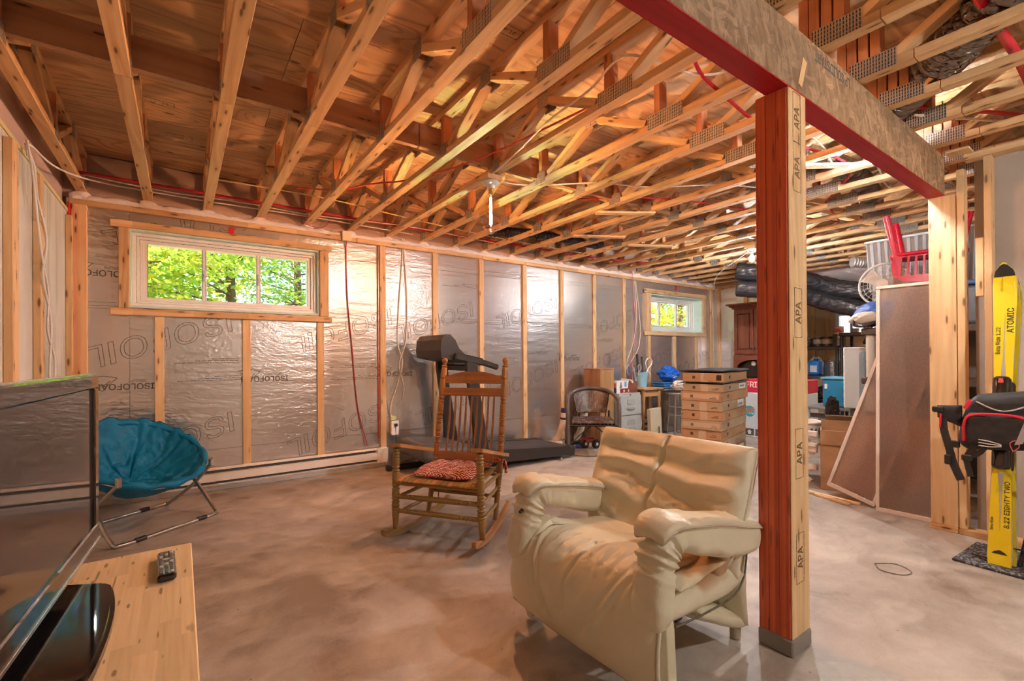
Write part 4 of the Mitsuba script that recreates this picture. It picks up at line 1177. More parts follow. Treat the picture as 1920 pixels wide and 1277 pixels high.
rk = thing('rocking_chair', 'oak spindle-back rocking chair with turned posts and a slatted seat', 'rocking chair')
bf, br = 0.285, 0.243
seat_z = 0.385
for sd in (-1, 1):
    # posts
    part('front_post', rk, wood_local(RK, 'oak_olive', turned((0.212, bf * 1.04 * sd, 0.058), (0.215, bf * 1.03 * sd, 0.20), 0.016, 0.0245, (0.9,)), turned((0.215, bf * 1.03 * sd, 0.20), (0.218, bf * sd, 0.565), 0.0245, 0.022, (0.08, 0.14, 0.30, 0.36, 0.62, 0.68, 0.86, 0.92))))
    top = np.array([-0.361, 0.24 * sd, 1.075])
    foot = np.array([-0.12, 0.25 * sd, 0.058])
    mid = np.array([-0.222, 0.246 * sd, seat_z])
    bp = part('back_post', rk, wood_local(RK, 'oak', turned(mid + (mid - foot) * -0.1, mid + 0.86 * (top - mid), 0.021, 0.022, (0.10, 0.15, 0.28, 0.33, 0.38, 0.50, 0.55, 0.60, 0.74, 0.78)), turned(mid + 0.86 * (top - mid), top, 0.023, 0.020, (0.93,))))
    part('finial', bp, wood_local(RK, 'oak', mv(lathe([(0.010, 0.0), (0.017, 0.008), (0.012, 0.014), (0.0205, 0.026), (0.0225, 0.036), (0.018, 0.050), (0.008, 0.056), (0.001, 0.057)], 18), ry(-0.17), top)))
    part('rear_leg', rk, wood_local(RK, 'oak_olive', turned(foot, mid, 0.015, 0.022, (0.55, 0.62, 0.9))))
    # rocker
    xs = np.linspace(0.345, -0.40, 40)
    zc = lambda a: 0.020 + 0.40 * (a - 0.02) ** 2 * (1.25 if a > 0.02 else 0.85)
    bb = lambda a: np.interp(a, [-0.4, 0.345], [0.238, 0.300]) * sd
    v, f = [], []
    for a in xs:
        for db, dz in ((-0.013, -0.019), (0.013, -0.019), (0.013, 0.02), (-0.013, 0.02)):
            v.append((a, bb(a) + db, zc(a) + dz + (0.01 if a > 0.33 and dz < 0 else 0)))
    v = np.array(v)
    n_ = len(xs)
    for i in range(n_ - 1):
        for j in range(4):
            j2 = (j + 1) % 4
            f += [[4 * i + j, 4 * i + j2, 4 * i + 4 + j2], [4 * i + j, 4 * i + 4 + j2, 4 * i + 4 + j]]
    f += [[0, 2, 1], [0, 3, 2], [4 * n_ - 4, 4 * n_ - 3, 4 * n_ - 2], [4 * n_ - 4, 4 * n_ - 2, 4 * n_ - 1]]
    part('rocker', rk, wood_local(RK, 'oak_olive' if sd < 0 else 'oak', (v, np.array(f)), smooth=0))
    # arm: a flat rounded paddle
    out = Polygon([(0.255, -0.030), (0.252, 0.034), (0.20, 0.036), (0.05, 0.026), (-0.25, 0.020), (-0.25, -0.018), (0.05, -0.022), (0.2, -0.032)]).buffer(0.008).buffer(-0.0)
    part('arm', rk, wood_local(RK, 'oak', mv(prism(out, 0.021), ry(-0.25), (0.0, bf * 0.97 * sd, 0.518)), smooth=0))
    # side stretchers
    for z, zz in ((0.155, 0.16), (0.255, 0.26)):
        part('stretcher', rk, wood_local(RK, 'oak_olive', turned((0.215, bf * 1.02 * sd, z), (-0.165, 0.248 * sd, zz), 0.0085, 0.0085, (), 0.004)))
    part('stretcher', rk, wood_local(RK, 'oak_olive', turned((0.215, bf * 1.0 * sd, 0.345), (-0.21, 0.247 * sd, 0.345), 0.011, 0.011)))
for z, r in ((0.175, 0.0125), (0.265, 0.0135)):
    part('stretcher', rk, wood_local(RK, 'oak_olive', turned((0.216, -bf * 1.02, z), (0.216, bf * 1.02, z), r, r, (0.12, 0.17, 0.22, 0.78, 0.83, 0.88), 0.004)))
part('stretcher', rk, wood_local(RK, 'oak_olive', turned((0.216, -bf, 0.345), (0.216, bf, 0.345), 0.010, 0.010)))
for z in (0.20, 0.345):
    part('stretcher', rk, wood_local(RK, 'oak_olive', turned((-0.175, -0.247, z), (-0.175, 0.247, z), 0.010, 0.010, (), 0.003)))
# seat of bent slats
ns = 14
for k in range(ns):
    b0 = -0.27 + 0.54 * (k + 0.5) / ns
    w_ = 0.54 / ns - 0.004
    ps = []
    for q in np.linspace(0, 1, 18):
        a = 0.245 - 0.44 * q
        sag = -0.030 * math.sin(PI * min(1, q * 1.05)) * (1 - (b0 / 0.34) ** 2) - 0.02 * max(0, 0.12 - q) / 0.12
        ps.append((a, seat_z + 0.004 + sag))
    ps = np.array(ps)
    out = Polygon(np.vstack([ps, ps[::-1] - [0, 0.009]]))
    kf = lambda a: 1 - 0.14 * (0.245 - a) / 0.44
    v, f = prism(out, w_)
    v = np.stack([v[:, 0], (b0 - w_ / 2 + v[:, 2]) * kf(v[:, 0]), v[:, 1]], 1)
    part('seat_slat', rk, wood_local(RK, 'oak_olive' if k % 3 else 'oak', (v, f[:, ::-1]), smooth=0))
for z, nm in ((0.44, 'lower_back_rail'), (0.885, 'upper_back_rail')):
    k = (z - seat_z) / (1.075 - seat_z)
    a = -0.222 + k * (-0.361 + 0.222)
    part(nm, rk, wood_local(RK, 'oak', mv(box(0.022, 0.475, 0.058, 0.005), ry(-0.2), (a, 0, z)), smooth=0))
out = [(-0.232, -0.040), (0.232, -0.040), (0.232, 0.022), (0.19, 0.018), (0.12, 0.036), (0.04, 0.047), (-0.04, 0.047), (-0.12, 0.036), (-0.19, 0.018), (-0.232, 0.022)]
cr = prism(out[:2] + [tuple(q) for q in curve([(x, z, 0) for x, z in out[2:]], 5)[:, :2]], 0.02)
cr = (np.stack([cr[0][:, 2] - 0.01, cr[0][:, 0], cr[0][:, 1]], 1), cr[1])
part('crest_rail', rk, wood_local(RK, 'oak', mv(cr, ry(-0.2), (-0.344, 0, 0.985)), smooth=0))
for k in range(9):
    b0 = -0.168 + 0.336 * k / 8
    k0, k1 = (0.465 - seat_z) / 0.69, (0.862 - seat_z) / 0.69
    p0, p1 = np.array([-0.222 - 0.139 * k0, b0, 0.465]), np.array([-0.222 - 0.139 * k1, b0 * 1.02, 0.862])
    pm = (p0 + p1) / 2 + np.array([-0.012, 0, 0])
    part('spindle', rk, wood_local(RK, 'oak', tube(curve([p0, pm, p1], 6), np.interp(np.linspace(0, 1, 13), [0, 0.5, 1], [0.0062, 0.0085, 0.0062]), 10)))


def tweed(p, n, uv):
    a, b = p.x * 60 + p.y * 75, p.x * 75 - p.y * 60
    k = dr.sin(a * 3.3) * dr.sin(b * 3.3) + (noise(p.x * 160, p.y * 160, p.z * 160) - 0.5) * 0.9 + 0.3 * dr.sin(p.z * 700)
    return mix((0.36, 0.045, 0.03), (0.66, 0.47, 0.38), smoothstep(0.05, 0.35, k)) * dr.select(k < -0.55, 0.25, 1.0)


bsdf('tweed', base_color=proc(tweed), roughness=0.9, specular=0.1)
cu = thing('seat_pad', 'rumpled red and white tweed seat pad on the rocking chair', 'cushion')


def pad_c(s, t):
    a, b = 0.17 - 0.36 * s, -0.20 + 0.41 * t
    r = np.hypot(2 * s - 1, 2 * t - 1)
    a = a + 0.03 * np.sin(3.2 * t * PI) * 0.5
    return np.stack([a, b, 0.408 + 0.020 * np.sin(2.3 * PI * t + 1.0) * np.sin(PI * s) - 0.012 + 0.012 * s], -1)


part('cushion', cu, ply(RK.mesh(pillow(pad_c, lambda s, t: 0.058 - 0.012 * np.cos(5 * t), 60, 60, 2.6, lambda s, t: 0.035 * nz(s, t, 4, 6) + 0.006 * np.sin(26 * t + 5 * s))), 'tweed', True))
part('tie', cu, ply(RK.mesh(tube(curve([(-0.20, 0.20, 0.42), (-0.215, 0.275, 0.435), (-0.21, 0.295, 0.39), (-0.2, 0.30, 0.355)], 6), 0.012, 8)), 'tweed', True))
part('tie', cu, ply(RK.mesh(tube(curve([(-0.19, -0.19, 0.37), (-0.20, -0.20, 0.30), (-0.18, -0.20, 0.20), (-0.185, -0.20, 0.12)], 6), 0.005, 6)), 'tweed', True))

# ------------------------------------------------------------------ teal moon chair
bsdf('teal_cloth', base_color=proc(lambda p, n, uv: mix((0.0, 0.105, 0.225), (0.0, 0.165, 0.32), fbm(p.x * 9, p.y * 9, p.z * 9))), roughness=0.6, specular=0.3, sheen=0.4)
MC, MR, MTH, MTI = np.array([-0.22, 4.087, 0.514]), 0.392, -0.951, 0.492
mf = np.array([math.cos(MTH), math.sin(MTH), 0])
ms_ = np.array([-mf[1], mf[0], 0])
mu = -mf * math.cos(MTI) + np.array([0, 0, 1]) * math.sin(MTI)
mn = np.cross(ms_, mu)
mn = mn if mn[2] > 0 else -mn


def moon(rho, phi, off=0.0):
    """rho 0 (bottom of the bowl) to 1 (rim)."""
    depth = 0.265 * (1 - rho ** 2.3)
    return MC + (MR * rho)[..., None] * (np.cos(phi)[..., None] * ms_ + np.sin(phi)[..., None] * mu) - (depth + off)[..., None] * mn


mt = thing('moon_chair', 'round teal padded folding saucer chair under the wide window', 'chair')
nr, na = 70, 240
rho, phi = np.meshgrid(np.linspace(0.0, 1.0, nr), np.arange(na) * 2 * PI / na, indexing='ij')
seam = sum(np.exp(-((np.angle(np.exp(1j * (phi - a)))) / 0.045) ** 2) for a in np.arange(8) * PI / 4 + 0.25)
wr = 0.040 * (meshkit.fbm(np.stack([np.cos(phi) * rho * 4, np.sin(phi) * rho * 4, rho * 3], -1), 4, 5) - 0.5) * 2
wr2 = 0.014 * np.sin(phi * 23 + 4 * rho) * np.exp(-((rho - 0.93) / 0.09) ** 2) * meshkit.noise(np.stack([phi * 4, rho * 2, phi * 0], -1), 2)
rs2 = random.Random(9)
for k in range(26):
    a0, r0 = rs2.uniform(0, 2 * PI), rs2.uniform(0.25, 0.9)
    x0_, y0_ = r0 * math.cos(a0), r0 * math.sin(a0)
    dx_, dy_ = rs2.uniform(-0.3, 0.3), rs2.uniform(-0.3, 0.3)
    X_, Y_ = rho * np.cos(phi), rho * np.sin(phi)
    kk = np.clip(((X_ - x0_) * dx_ + (Y_ - y0_) * dy_) / (dx_ ** 2 + dy_ ** 2), 0, 1)
    wr = wr + rs2.choice([-0.016, -0.02, 0.014]) * np.exp(-(np.hypot(X_ - x0_ - kk * dx_, Y_ - y0_ - kk * dy_) / 0.045) ** 2)
inner = moon(rho, phi, -(0.022 * np.sin(np.clip(rho, 0, 1) * PI) ** 0.5 + wr + wr2 - 0.024 * seam * np.sin(rho * PI)))
outer = moon(rho, phi, 0.022 * np.sin(rho * PI) ** 0.5 + 0.01 + 0.4 * wr)
v = np.vstack([inner.reshape(-1, 3), outer.reshape(-1, 3)])
i, j = np.meshgrid(np.arange(nr - 1), np.arange(na), indexing='ij')
a, b_ = (i * na + j).ravel(), (i * na + (j + 1) % na).ravel()
f = np.vstack([np.stack([a, a + na, b_ + na], 1), np.stack([a, b_ + na, b_], 1)])
o = nr * na
e = (nr - 1) * na + np.arange(na)
e2 = (nr - 1) * na + (np.arange(na) + 1) % na
f = np.vstack([f, f[:, ::-1] + o, np.stack([e, e + o, e2 + o], 1), np.stack([e, e2 + o, e2], 1)])
part('cushion', mt, ply((v, f), 'teal_cloth', True))
ph = np.arange(90) * 2 * PI / 90
rim = moon(np.full(90, 0.985), ph, np.full(90, 0.012)) + 0.004 * np.sin(ph * 17)[:, None] * mn
part('rim_hem', mt, ply(tube(rim, 0.021 + 0.005 * np.sin(ph * 11), 10, closed=True), 'teal_cloth', True))
skirt = []
part('rim_tube', mt, ply(tube(moon(np.full(60, 0.955), np.arange(60) * 2 * PI / 60, np.full(60, 0.020)), 0.009, 10, closed=True), STEEL, True))
def mw(f_, s_, z):
    return MC * [1, 1, 0] + mf * f_ + ms_ * s_ + np.array([0, 0, z])
fr1 = curve([mw(0.27, -0.30, 0.375), mw(0.05, -0.33, 0.20), mw(-0.22, -0.35, 0.035), mw(-0.275, -0.31, 0.0125), mw(-0.28, 0.0, 0.0125), mw(-0.275, 0.31, 0.0125), mw(-0.22, 0.35, 0.035), mw(0.05, 0.33, 0.20), mw(0.27, 0.30, 0.375)], 10)
fr2 = curve([mw(-0.18, -0.315, 0.50), mw(0.05, -0.325, 0.255), mw(0.25, -0.335, 0.04), mw(0.30, -0.29, 0.0125), mw(0.305, 0.0, 0.0125), mw(0.30, 0.29, 0.0125), mw(0.25, 0.335, 0.04), mw(0.05, 0.325, 0.255), mw(-0.18, 0.315, 0.50)], 10)
part('leg_frame', mt, ply(tube(fr1, 0.0125, 10), STEEL, True))
part('leg_frame', mt, ply(tube(fr2, 0.0125, 10), STEEL, True))
for q in (mw(-0.28, 0.2, 0.0135), mw(-0.28, -0.2, 0.0135), mw(0.305, 0.2, 0.0135), mw(0.305, -0.2, 0.0135)):
    part('floor_sleeve', mt, ply(tube([q - ms_ * 0.03, q + ms_ * 0.03], 0.0155, 10), BLACK, 40))
for s_ in (-1, 1):
    part('rim_bracket', mt, ply(mv(box(0.03, 0.03, 0.06, 0.006), np.stack([mf, ms_, [0, 0, 1]], 1), mw(0.27, 0.30 * s_, 0.385)), STEEL))

# ------------------------------------------------------------------ television, its stand and the remote
st = thing('television_stand', 'pale butcher-block bench carrying the television', 'bench')
part('tabletop', st, ply(bx(-0.52, 0.03, 0.35, 1.972, 0.462, 0.50, 0.003), 'butcher_block'))
for x, y in ((-0.47, 0.42), (-0.02, 0.42), (-0.47, 1.90), (-0.03, 1.90)):
    part('leg', st, wood('lumber_pale', bx(x - 0.025, x + 0.025, y - 0.025, y + 0.025, 0, 0.4615, 0.003)))
for x in (-0.47, -0.025):
    part('rail', st, wood('lumber_pale', bx(x - 0.012, x + 0.012, 0.445, 1.875, 0.38, 0.461, 0.003)))
part('shelf', st, wood('lumber_pale', bx(-0.495, -0.01, 0.447, 1.873, 0.15, 0.17, 0.003)))
tv = thing('television', 'large flat black television on the pale bench, its glossy screen reflecting the foil wall', 'television')
TVO, tth = np.array([-0.222, 2.031, 0.0]), 0.071
td = -np.array([math.sin(tth), math.cos(tth), 0])
tn = np.array([math.cos(tth), -math.sin(tth), 0])
TVM = np.stack([td, tn, [0, 0, 1.0]], 1)
def tvm(m):
    return m[0] @ TVM.T + TVO, m[1]
TW, TZ0, TZ1 = 1.12, 0.556, 1.09
BZ = plain(0.004, 0.004, 0.005, 0.03, 0.0, 0.9, 0.6)
scene['screen'] = {'type': 'principled', 'base_color': rgb(0.012, 0.011, 0.011), 'roughness': 0.035, 'specular': 0.9}
part('bezel', tv, ply(tvm(join([bx(0, TW, -0.05, 0.004, TZ1 - 0.045, TZ1, 0.004), bx(0, TW, -0.05, 0.004, TZ0, TZ0 + 0.05, 0.004), bx(0, 0.045, -0.05, 0.004, TZ0 + 0.05, TZ1 - 0.045, 0.004), bx(TW - 0.045, TW, -0.05, 0.004, TZ0 + 0.05, TZ1 - 0.045, 0.004)])), BZ))
part('trim_edge', tv, ply(tvm(join([bx(-0.003, TW + 0.003, -0.03, -0.012, TZ1 - 0.002, TZ1 + 0.003, 0.001), bx(-0.003, 0.001, -0.03, -0.012, TZ0, TZ1, 0.001), bx(0.0, TW, 0.003, 0.008, TZ0 - 0.004, TZ0 + 0.006, 0.001)])), plain(0.5, 0.52, 0.54, 0.15, 0.9)), label='thin bright edge strip')
part('screen', tv, ply(tvm(bx(0.044, TW - 0.044, -0.03, -0.004, TZ0 + 0.049, TZ1 - 0.044)), 'screen'))
part('housing', tv, ply(tvm(bx(0.03, TW - 0.03, -0.10, -0.045, TZ0 + 0.03, TZ1 - 0.03, 0.015)), BLACK))
neck = part('neck', tv, ply(tvm(mv(rbox(0.26, 0.05, 0.10, 0.02), None, (0.56, -0.05, 0.545))), GLOSS, True))
arc = [(x, -0.10 + 0.0, ) for x in (0,)]
pl = [(0.262, -0.16), (0.264, -0.05), (0.318, 0.070)] + [tuple(q) for q in curve([(0.335, 0.082, 0), (0.40, 0.100, 0), (0.50, 0.117, 0), (0.62, 0.127, 0), (0.74, 0.129, 0), (0.800, 0.126, 0)], 5)[:, :2]] + [(0.808, 0.118), (0.800, 0.0), (0.79, -0.16)]
base = prism(Polygon(pl).buffer(0.006), 0.016)
top_ = prism(Polygon(pl).buffer(-0.004), 0.006)
part('base', tv, ply(tvm(join([mv(base, None, (0, 0, 0.5005)), mv(top_, None, (0, 0, 0.5165))])), GLOSS))
rm = thing('remote_control', 'black remote control with rows of buttons on the pale bench', 'remote')
RM = Local(-0.036, 1.765, PI / 2 + 0.03)
part('body', rm, ply(RM.mesh(mv(rbox(0.21, 0.046, 0.022, 0.010, 5), None, (0, 0, 0.512))), GLOSS, True))
for i_ in range(11):
    for j_ in range(3):
        if i_ in (6, 7) and j_ == 1:
            continue
        part('button', rm, ply(RM.mesh(mv(rbox(0.0085, 0.0095, 0.005, 0.002, 2), None, (-0.085 + 0.0165 * i_, -0.0125 + 0.0125 * j_, 0.524))), plain(0.16, 0.15, 0.15, 0.4) if (i_ + j_) % 5 else plain(0.55, 0.55, 0.52, 0.4)))
part('navigation_ring', rm, ply(RM.mesh(mv(lathe([(0.004, 0.0), (0.009, 0.0), (0.009, 0.002), (0.004, 0.002)], 18), None, (0.0225, 0, 0.5225))), plain(0.3, 0.3, 0.29, 0.3), 40))

# ------------------------------------------------------------------ treadmill against the foil wall
tm = thing('treadmill', 'black folding treadmill in front of the foil wall behind the rocking chair', 'treadmill')
TB = plain(0.018, 0.018, 0.020, 0.42)
TG = plain(0.075, 0.075, 0.08, 0.4)
y0, y1 = 3.86, 4.52


def ramp_box(xa, xb, ya, yb, za0, za1, zb0, zb1, b=0.0):
    v = np.array([[xa, ya, za0], [xa, ya, za1], [xa, yb, za0], [xa, yb, za1], [xb, ya, zb0], [xb, ya, zb1], [xb, yb, zb0], [xb, yb, zb1]], float)
    return v, box(1, 1, 1)[1]


part('side_rail', tm, ply(ramp_box(2.10, 3.56, y0, y0 + 0.10, 0.10, 0.245, 0.035, 0.135), TB))
part('side_rail', tm, ply(ramp_box(2.10, 3.56, y1 - 0.10, y1, 0.10, 0.245, 0.035, 0.135), TB))
part('belt', tm, ply(ramp_box(2.12, 3.57, y0 + 0.10, y1 - 0.10, 0.13, 0.238, 0.05, 0.128), plain(0.03, 0.032, 0.036, 0.5)))
for y in (y0, y1 - 0.09):
    part('end_cap', tm, ply(mv(rbox(0.09, 0.10, 0.115, 0.02), ry(0.07), (3.565, y + 0.045, 0.082)), TB, True))
part('hood', tm, ply(mv(rbox(0.52, 0.66, 0.17, 0.07, 5), ry(0.10), (2.03, 4.19, 0.235)), TG, True), label='grey motor hood')
part('base_tube', tm, ply(mv(rbox(0.9, 0.07, 0.06, 0.015), None, (2.12, y0 + 0.0, 0.034)), TB, True))
part('base_tube', tm, ply(mv(rbox(0.9, 0.07, 0.06, 0.015), None, (2.12, y1, 0.034)), TB, True))
for y in (y0, y1):
    part('wheel', tm, ply(mv(lathe([(0.0, -0.02), (0.03, -0.02), (0.033, -0.012), (0.033, 0.012), (0.03, 0.02), (0.0, 0.02)], 18), rx(PI / 2), (2.575, y, 0.034)), RUBBER, 40))
    part('roller', tm, ply(mv(lathe([(0.0, -0.03), (0.016, -0.03), (0.016, 0.03), (0.0, 0.03)], 14), rx(PI / 2), (3.38, y, 0.02)), STEEL, 40))
for y, s in ((y0 + 0.02, 1), (y1 - 0.02, -1)):
    out = [(2.33, 0.12), (2.46, 0.12), (2.40, 0.55), (2.35, 0.85), (2.32, 1.11), (2.225, 1.11), (2.255, 0.80), (2.30, 0.50)]
    part('upright', tm, ply(prism(Polygon(curve([(a, c, 0) for a, c in out], 4, True)[:, :2]).buffer(0.004), 0.05, XZ, (0, y + 0.025, 0)), TB, 30))
    # handrail
    part('handrail', tm, ply(join([bar((2.10, y, 1.145), (2.40, y, 1.085), 0.06, 0.07, b=0.012), bar((2.39, y, 1.085), (2.585, y, 1.030), 0.05, 0.055, b=0.014)]), TB))
con = [(1.985, 1.13), (1.975, 1.20), (1.985, 1.30), (2.02, 1.35), (2.075, 1.352), (2.13, 1.30), (2.20, 1.16), (2.30, 1.125), (2.30, 1.075), (2.12, 1.10)]
part('console', tm, ply(prism(Polygon(con), 0.56, XZ, (0, 4.48, 0)), TB), label='hump-backed console')
part('console_panel', tm, ply(mv(rbox(0.22, 0.48, 0.03, 0.01), ry(0.72), (2.165, 4.19, 1.225)), plain(0.04, 0.045, 0.055, 0.2), True))
part('crossbar', tm, ply(bx(2.26, 2.31, y0 + 0.03, y1 - 0.03, 1.0, 1.06, 0.01), TB))
part('power_cord', tm, ply(tube(curve([(2.0, 4.40, 0.14), (1.90, 4.6, 0.06), (1.80, 4.66, 0.02), (1.84, 4.69, 0.10), (1.835, 4.69, 0.44)], 8), 0.004, 6), BLACK, True))

# outlet box and cables on the foil wall
ob = thing('outlet_box', 'white outlet box at the foot of the foil wall beside the treadmill', 'outlet')
part('box', ob, ply(bx(1.795, 1.865, WALL_Y - 0.06, WALL_Y - 0.001, 0.33, 0.47, 0.006), plain(0.72, 0.68, 0.6, 0.4)))
part('cover', ob, ply(bx(1.79, 1.87, WALL_Y - 0.066, WALL_Y - 0.0605, 0.325, 0.475, 0.002), WHITE))
part('plug', ob, ply(mv(rbox(0.03, 0.03, 0.03, 0.006), None, (1.835, WALL_Y - 0.08, 0.43)), BLACK, True))
part('foam', ob, ply(mv(rbox(0.07, 0.03, 0.05, 0.015), None, (1.825, WALL_Y - 0.03, 0.50)), plain(0.55, 0.6, 0.32, 0.8), True))
jb = thing('junction_box', 'small tan junction box on the top plate over the red cable', 'junction box')
part('box', jb, ply(bx(1.30, 1.39, WALL_Y - 0.075, WALL_Y - 0.046, 2.29, 2.385, 0.004), plain(0.72, 0.55, 0.36, 0.5)))
for a in (-0.028, 0, 0.028):
    part('screw', jb, ply(mv(lathe([(0, 0), (0.005, 0), (0.005, 0.002), (0, 0.002)], 8), rx(PI / 2), (1.345 + a, WALL_Y - 0.0752, 2.35)), STEEL))
YW = WALL_Y - 0.012


def cable(label, pts, r, mat, cat='cable', group=None, n=8, name='electrical_cable'):
    return solo(name, label, cat, ply(tube(curve(pts, n), r, 7), mat, True), group)


RC = plain(0.36, 0.045, 0.06, 0.5)
PC = plain(0.62, 0.22, 0.24, 0.5)
cable('dark red cable hanging down the foil from the tan junction box', [(1.345, YW - 0.05, 2.30), (1.35, YW, 2.20), (1.362, YW, 1.724), (1.40, YW, 1.30), (1.455, YW, 0.66), (1.545, YW - 0.03, 0.24)], 0.0055, RC)
cable('white cable crossing another on the foil beside the treadmill, ending at the outlet', [(1.93, YW - 0.04, 2.40), (1.945, YW, 2.25), (1.905, YW, 1.76), (1.885, YW, 1.30), (1.935, YW, 1.05), (1.80, YW - 0.01, 0.62), (1.82, YW - 0.02, 0.49)], 0.0055, WHITE_CABLE)
cable('white cable looping loosely over the first one beside the treadmill', [(1.955, YW - 0.03, 2.40), (1.965, YW - 0.004, 2.22), (1.99, YW - 0.004, 1.74), (1.975, YW - 0.006, 1.32), (1.895, YW - 0.012, 1.06), (1.95, YW - 0.01, 0.82), (1.93, YW - 0.01, 0.68)], 0.0055, WHITE_CABLE)
cable('white cable hanging at the left end of the small window', [(5.60, YW - 0.05, 2.42), (5.70, YW, 2.22), (5.74, YW, 1.76), (5.66, YW, 1.36), (5.50, YW, 1.0), (5.58, YW, 0.78)], 0.006, WHITE_CABLE)
cable('white cable bowing wide below the small window', [(5.62, YW - 0.05, 2.42), (5.73, YW, 2.2), (5.80, YW - 0.01, 1.70), (5.78, YW - 0.01, 1.30), (5.60, YW - 0.01, 1.06), (5.46, YW, 0.92)], 0.006, WHITE_CABLE)
cable('pink cable hanging beside the white ones at the small window', [(5.58, YW - 0.05, 2.42), (5.66, YW, 2.2), (5.70, YW - 0.005, 1.6), (5.66, YW, 1.2), (5.62, YW, 0.85), (5.63, YW, 0.75)], 0.006, PC)
XW = WEST + 0.045
cable('white cable hanging down the corner of the concrete wall', [(WEST + 0.02, 3.42, 2.26), (XW, 3.46, 2.16), (XW, 3.53, 2.01), (XW, 3.74, 1.83), (XW, 3.65, 1.60), (XW, 3.85, 1.35), (XW, 3.80, 1.0), (XW, 3.9, 0.5)], 0.006, WHITE_CABLE)
cable('second white cable twisting down the corner of the concrete wall', [(WEST + 0.03, 3.40, 2.27), (XW, 3.44, 2.10), (XW, 3.60, 1.75), (XW, 3.78, 1.52), (XW, 3.76, 1.30), (XW, 3.95, 1.12), (XW, 3.9, 0.8), (XW, 4.0, 0.4)], 0.006, WHITE_CABLE)
cable('white cable running along over the concrete wall to the top plate', [(WEST + 0.025, 3.44, 2.20), (WEST + 0.03, 3.45, 2.265), (-0.60, 3.9, 2.30), (-0.45, 4.55, 2.44), (0.2, 4.6, 2.44), (1.0, 4.60, 2.445), (2.0, 4.6, 2.43)], 0.006, WHITE_CABLE)
cable('thin white cable sagging along the truss ends over the wide window', [(-0.62, 4.62, 2.50), (-0.1, 4.56, 2.455), (0.45, 4.58, 2.47), (1.0, 4.55, 2.45), (1.9, 4.45, 2.46), (3.0, 4.5, 2.45)], 0.005, WHITE_CABLE)
cable('yellowish cable running through the trusses behind the filament bulb', [(0.2, 4.25, 2.52), (1.0, 4.1, 2.48), (1.9, 4.2, 2.46), (2.9, 4.3, 2.455), (4.2, 4.35, 2.46)], 0.006, plain(0.70, 0.52, 0.22, 0.5))
cable('red water pipe running straight along the truss ends above the foil wall', [(-0.66, 4.50, 2.475), (1.0, 4.50, 2.470), (2.2, 4.50, 2.465), (3.5, 4.50, 2.47), (5.0, 4.48, 2.48), (6.2, 4.2, 2.50)], 0.0115, RED_PIPE, 'pipe', None, 6, 'water_pipe')
cable('red cable winding under the trusses towards the filament bulb', [(0.75, 3.95, 2.47), (1.03, 3.75, 2.455), (1.24, 3.6, 2.50), (1.40, 3.30, 2.47), (1.57, 2.83, 2.455), (1.69, 2.45, 2.47), (1.78, 2.15, 2.50), (1.86, 1.8, 2.52)], 0.006, plain(0.55, 0.07, 0.06, 0.5))
cable('pale cable from the filament bulb along its truss', [(1.76, 2.70, 2.40), (1.735, 2.55, 2.395), (1.745, 2.35, 2.44), (1.70, 2.0, 2.47), (1.75, 1.75, 2.53), (1.745, 1.50, 2.58), (1.92, 1.35, 2.50), (2.1, 1.25, 2.49), (2.35, 1.1, 2.6)], 0.006, WHITE_CABLE)
cable('white cable crossing from truss to truss right of the filament bulb', [(2.02, 3.0, 2.50), (2.2, 2.85, 2.46), (2.6, 2.5, 2.455), (3.0, 2.35, 2.46), (3.4, 2.0, 2.455), (3.9, 1.9, 2.5)], 0.006, WHITE_CABLE)
cable('red cable crossing the trusses toward the far bulb', [(2.6, 3.0, 2.47), (3.2, 2.5, 2.455), (3.8, 2.3, 2.46), (4.6, 2.1, 2.455), (5.4, 1.9, 2.47)], 0.006, RED_PIPE)
cable('white cable at the far corner from the window to the red post', [(7.80, 4.60, 2.30), (7.3, 4.4, 2.27), (6.6, 3.9, 2.36), (5.6, 2.9, 2.398)], 0.006, WHITE)
cable('red cable coil drooping over the top plate left of the junction box', [(0.98, 4.60, 2.47), (0.93, 4.62, 2.42), (1.0, 4.64, 2.37), (1.12, 4.64, 2.38), (1.16, 4.62, 2.45), (1.08, 4.60, 2.49), (1.0, 4.60, 2.47)], 0.004, RC)
cable('fat red pipe crossing the trusses beside the foil duct at the upper right', [(2.40, 0.42, 2.53), (2.55, 0.405, 2.50), (2.78, 0.392, 2.475), (3.05, 0.388, 2.49), (3.35, 0.392, 2.50), (3.8, 0.40, 2.50)], 0.019, RED_PIPE, 'pipe', None, 8, 'water_pipe')
cable('red pipe running behind the trusses over the partition', [(3.1, 0.95, 2.50), (3.45, 0.70, 2.49), (3.8, 0.5, 2.48), (4.2, 0.3, 2.47)], 0.011, RED_PIPE, 'pipe', None, 6, 'water_pipe')
cable('white cable pair over the partition at the right edge', [(3.3, 0.80, 2.455), (3.7, 0.60, 2.46), (4.2, 0.35, 2.46)], 0.007, WHITE_CABLE)
cable('red pipe running through the trusses right of the post', [(1.70, 1.15, 2.66), (1.97, 1.27, 2.50), (2.27, 1.30, 2.46), (2.66, 1.34, 2.455), (3.1, 1.35, 2.46), (3.9, 1.3, 2.47), (4.6, 1.7, 2.47), (5.4, 1.9, 2.47)], 0.009, RED_PIPE, 'pipe', None, 6, 'water_pipe')
cable('white cable looping under the trusses right of the post', [(3.0, 1.3, 2.55), (3.3, 1.25, 2.45), (3.65, 1.30, 2.43), (4.0, 1.2, 2.5), (4.5, 1.25, 2.44), (5.0, 1.2, 2.5)], 0.006, WHITE_CABLE)
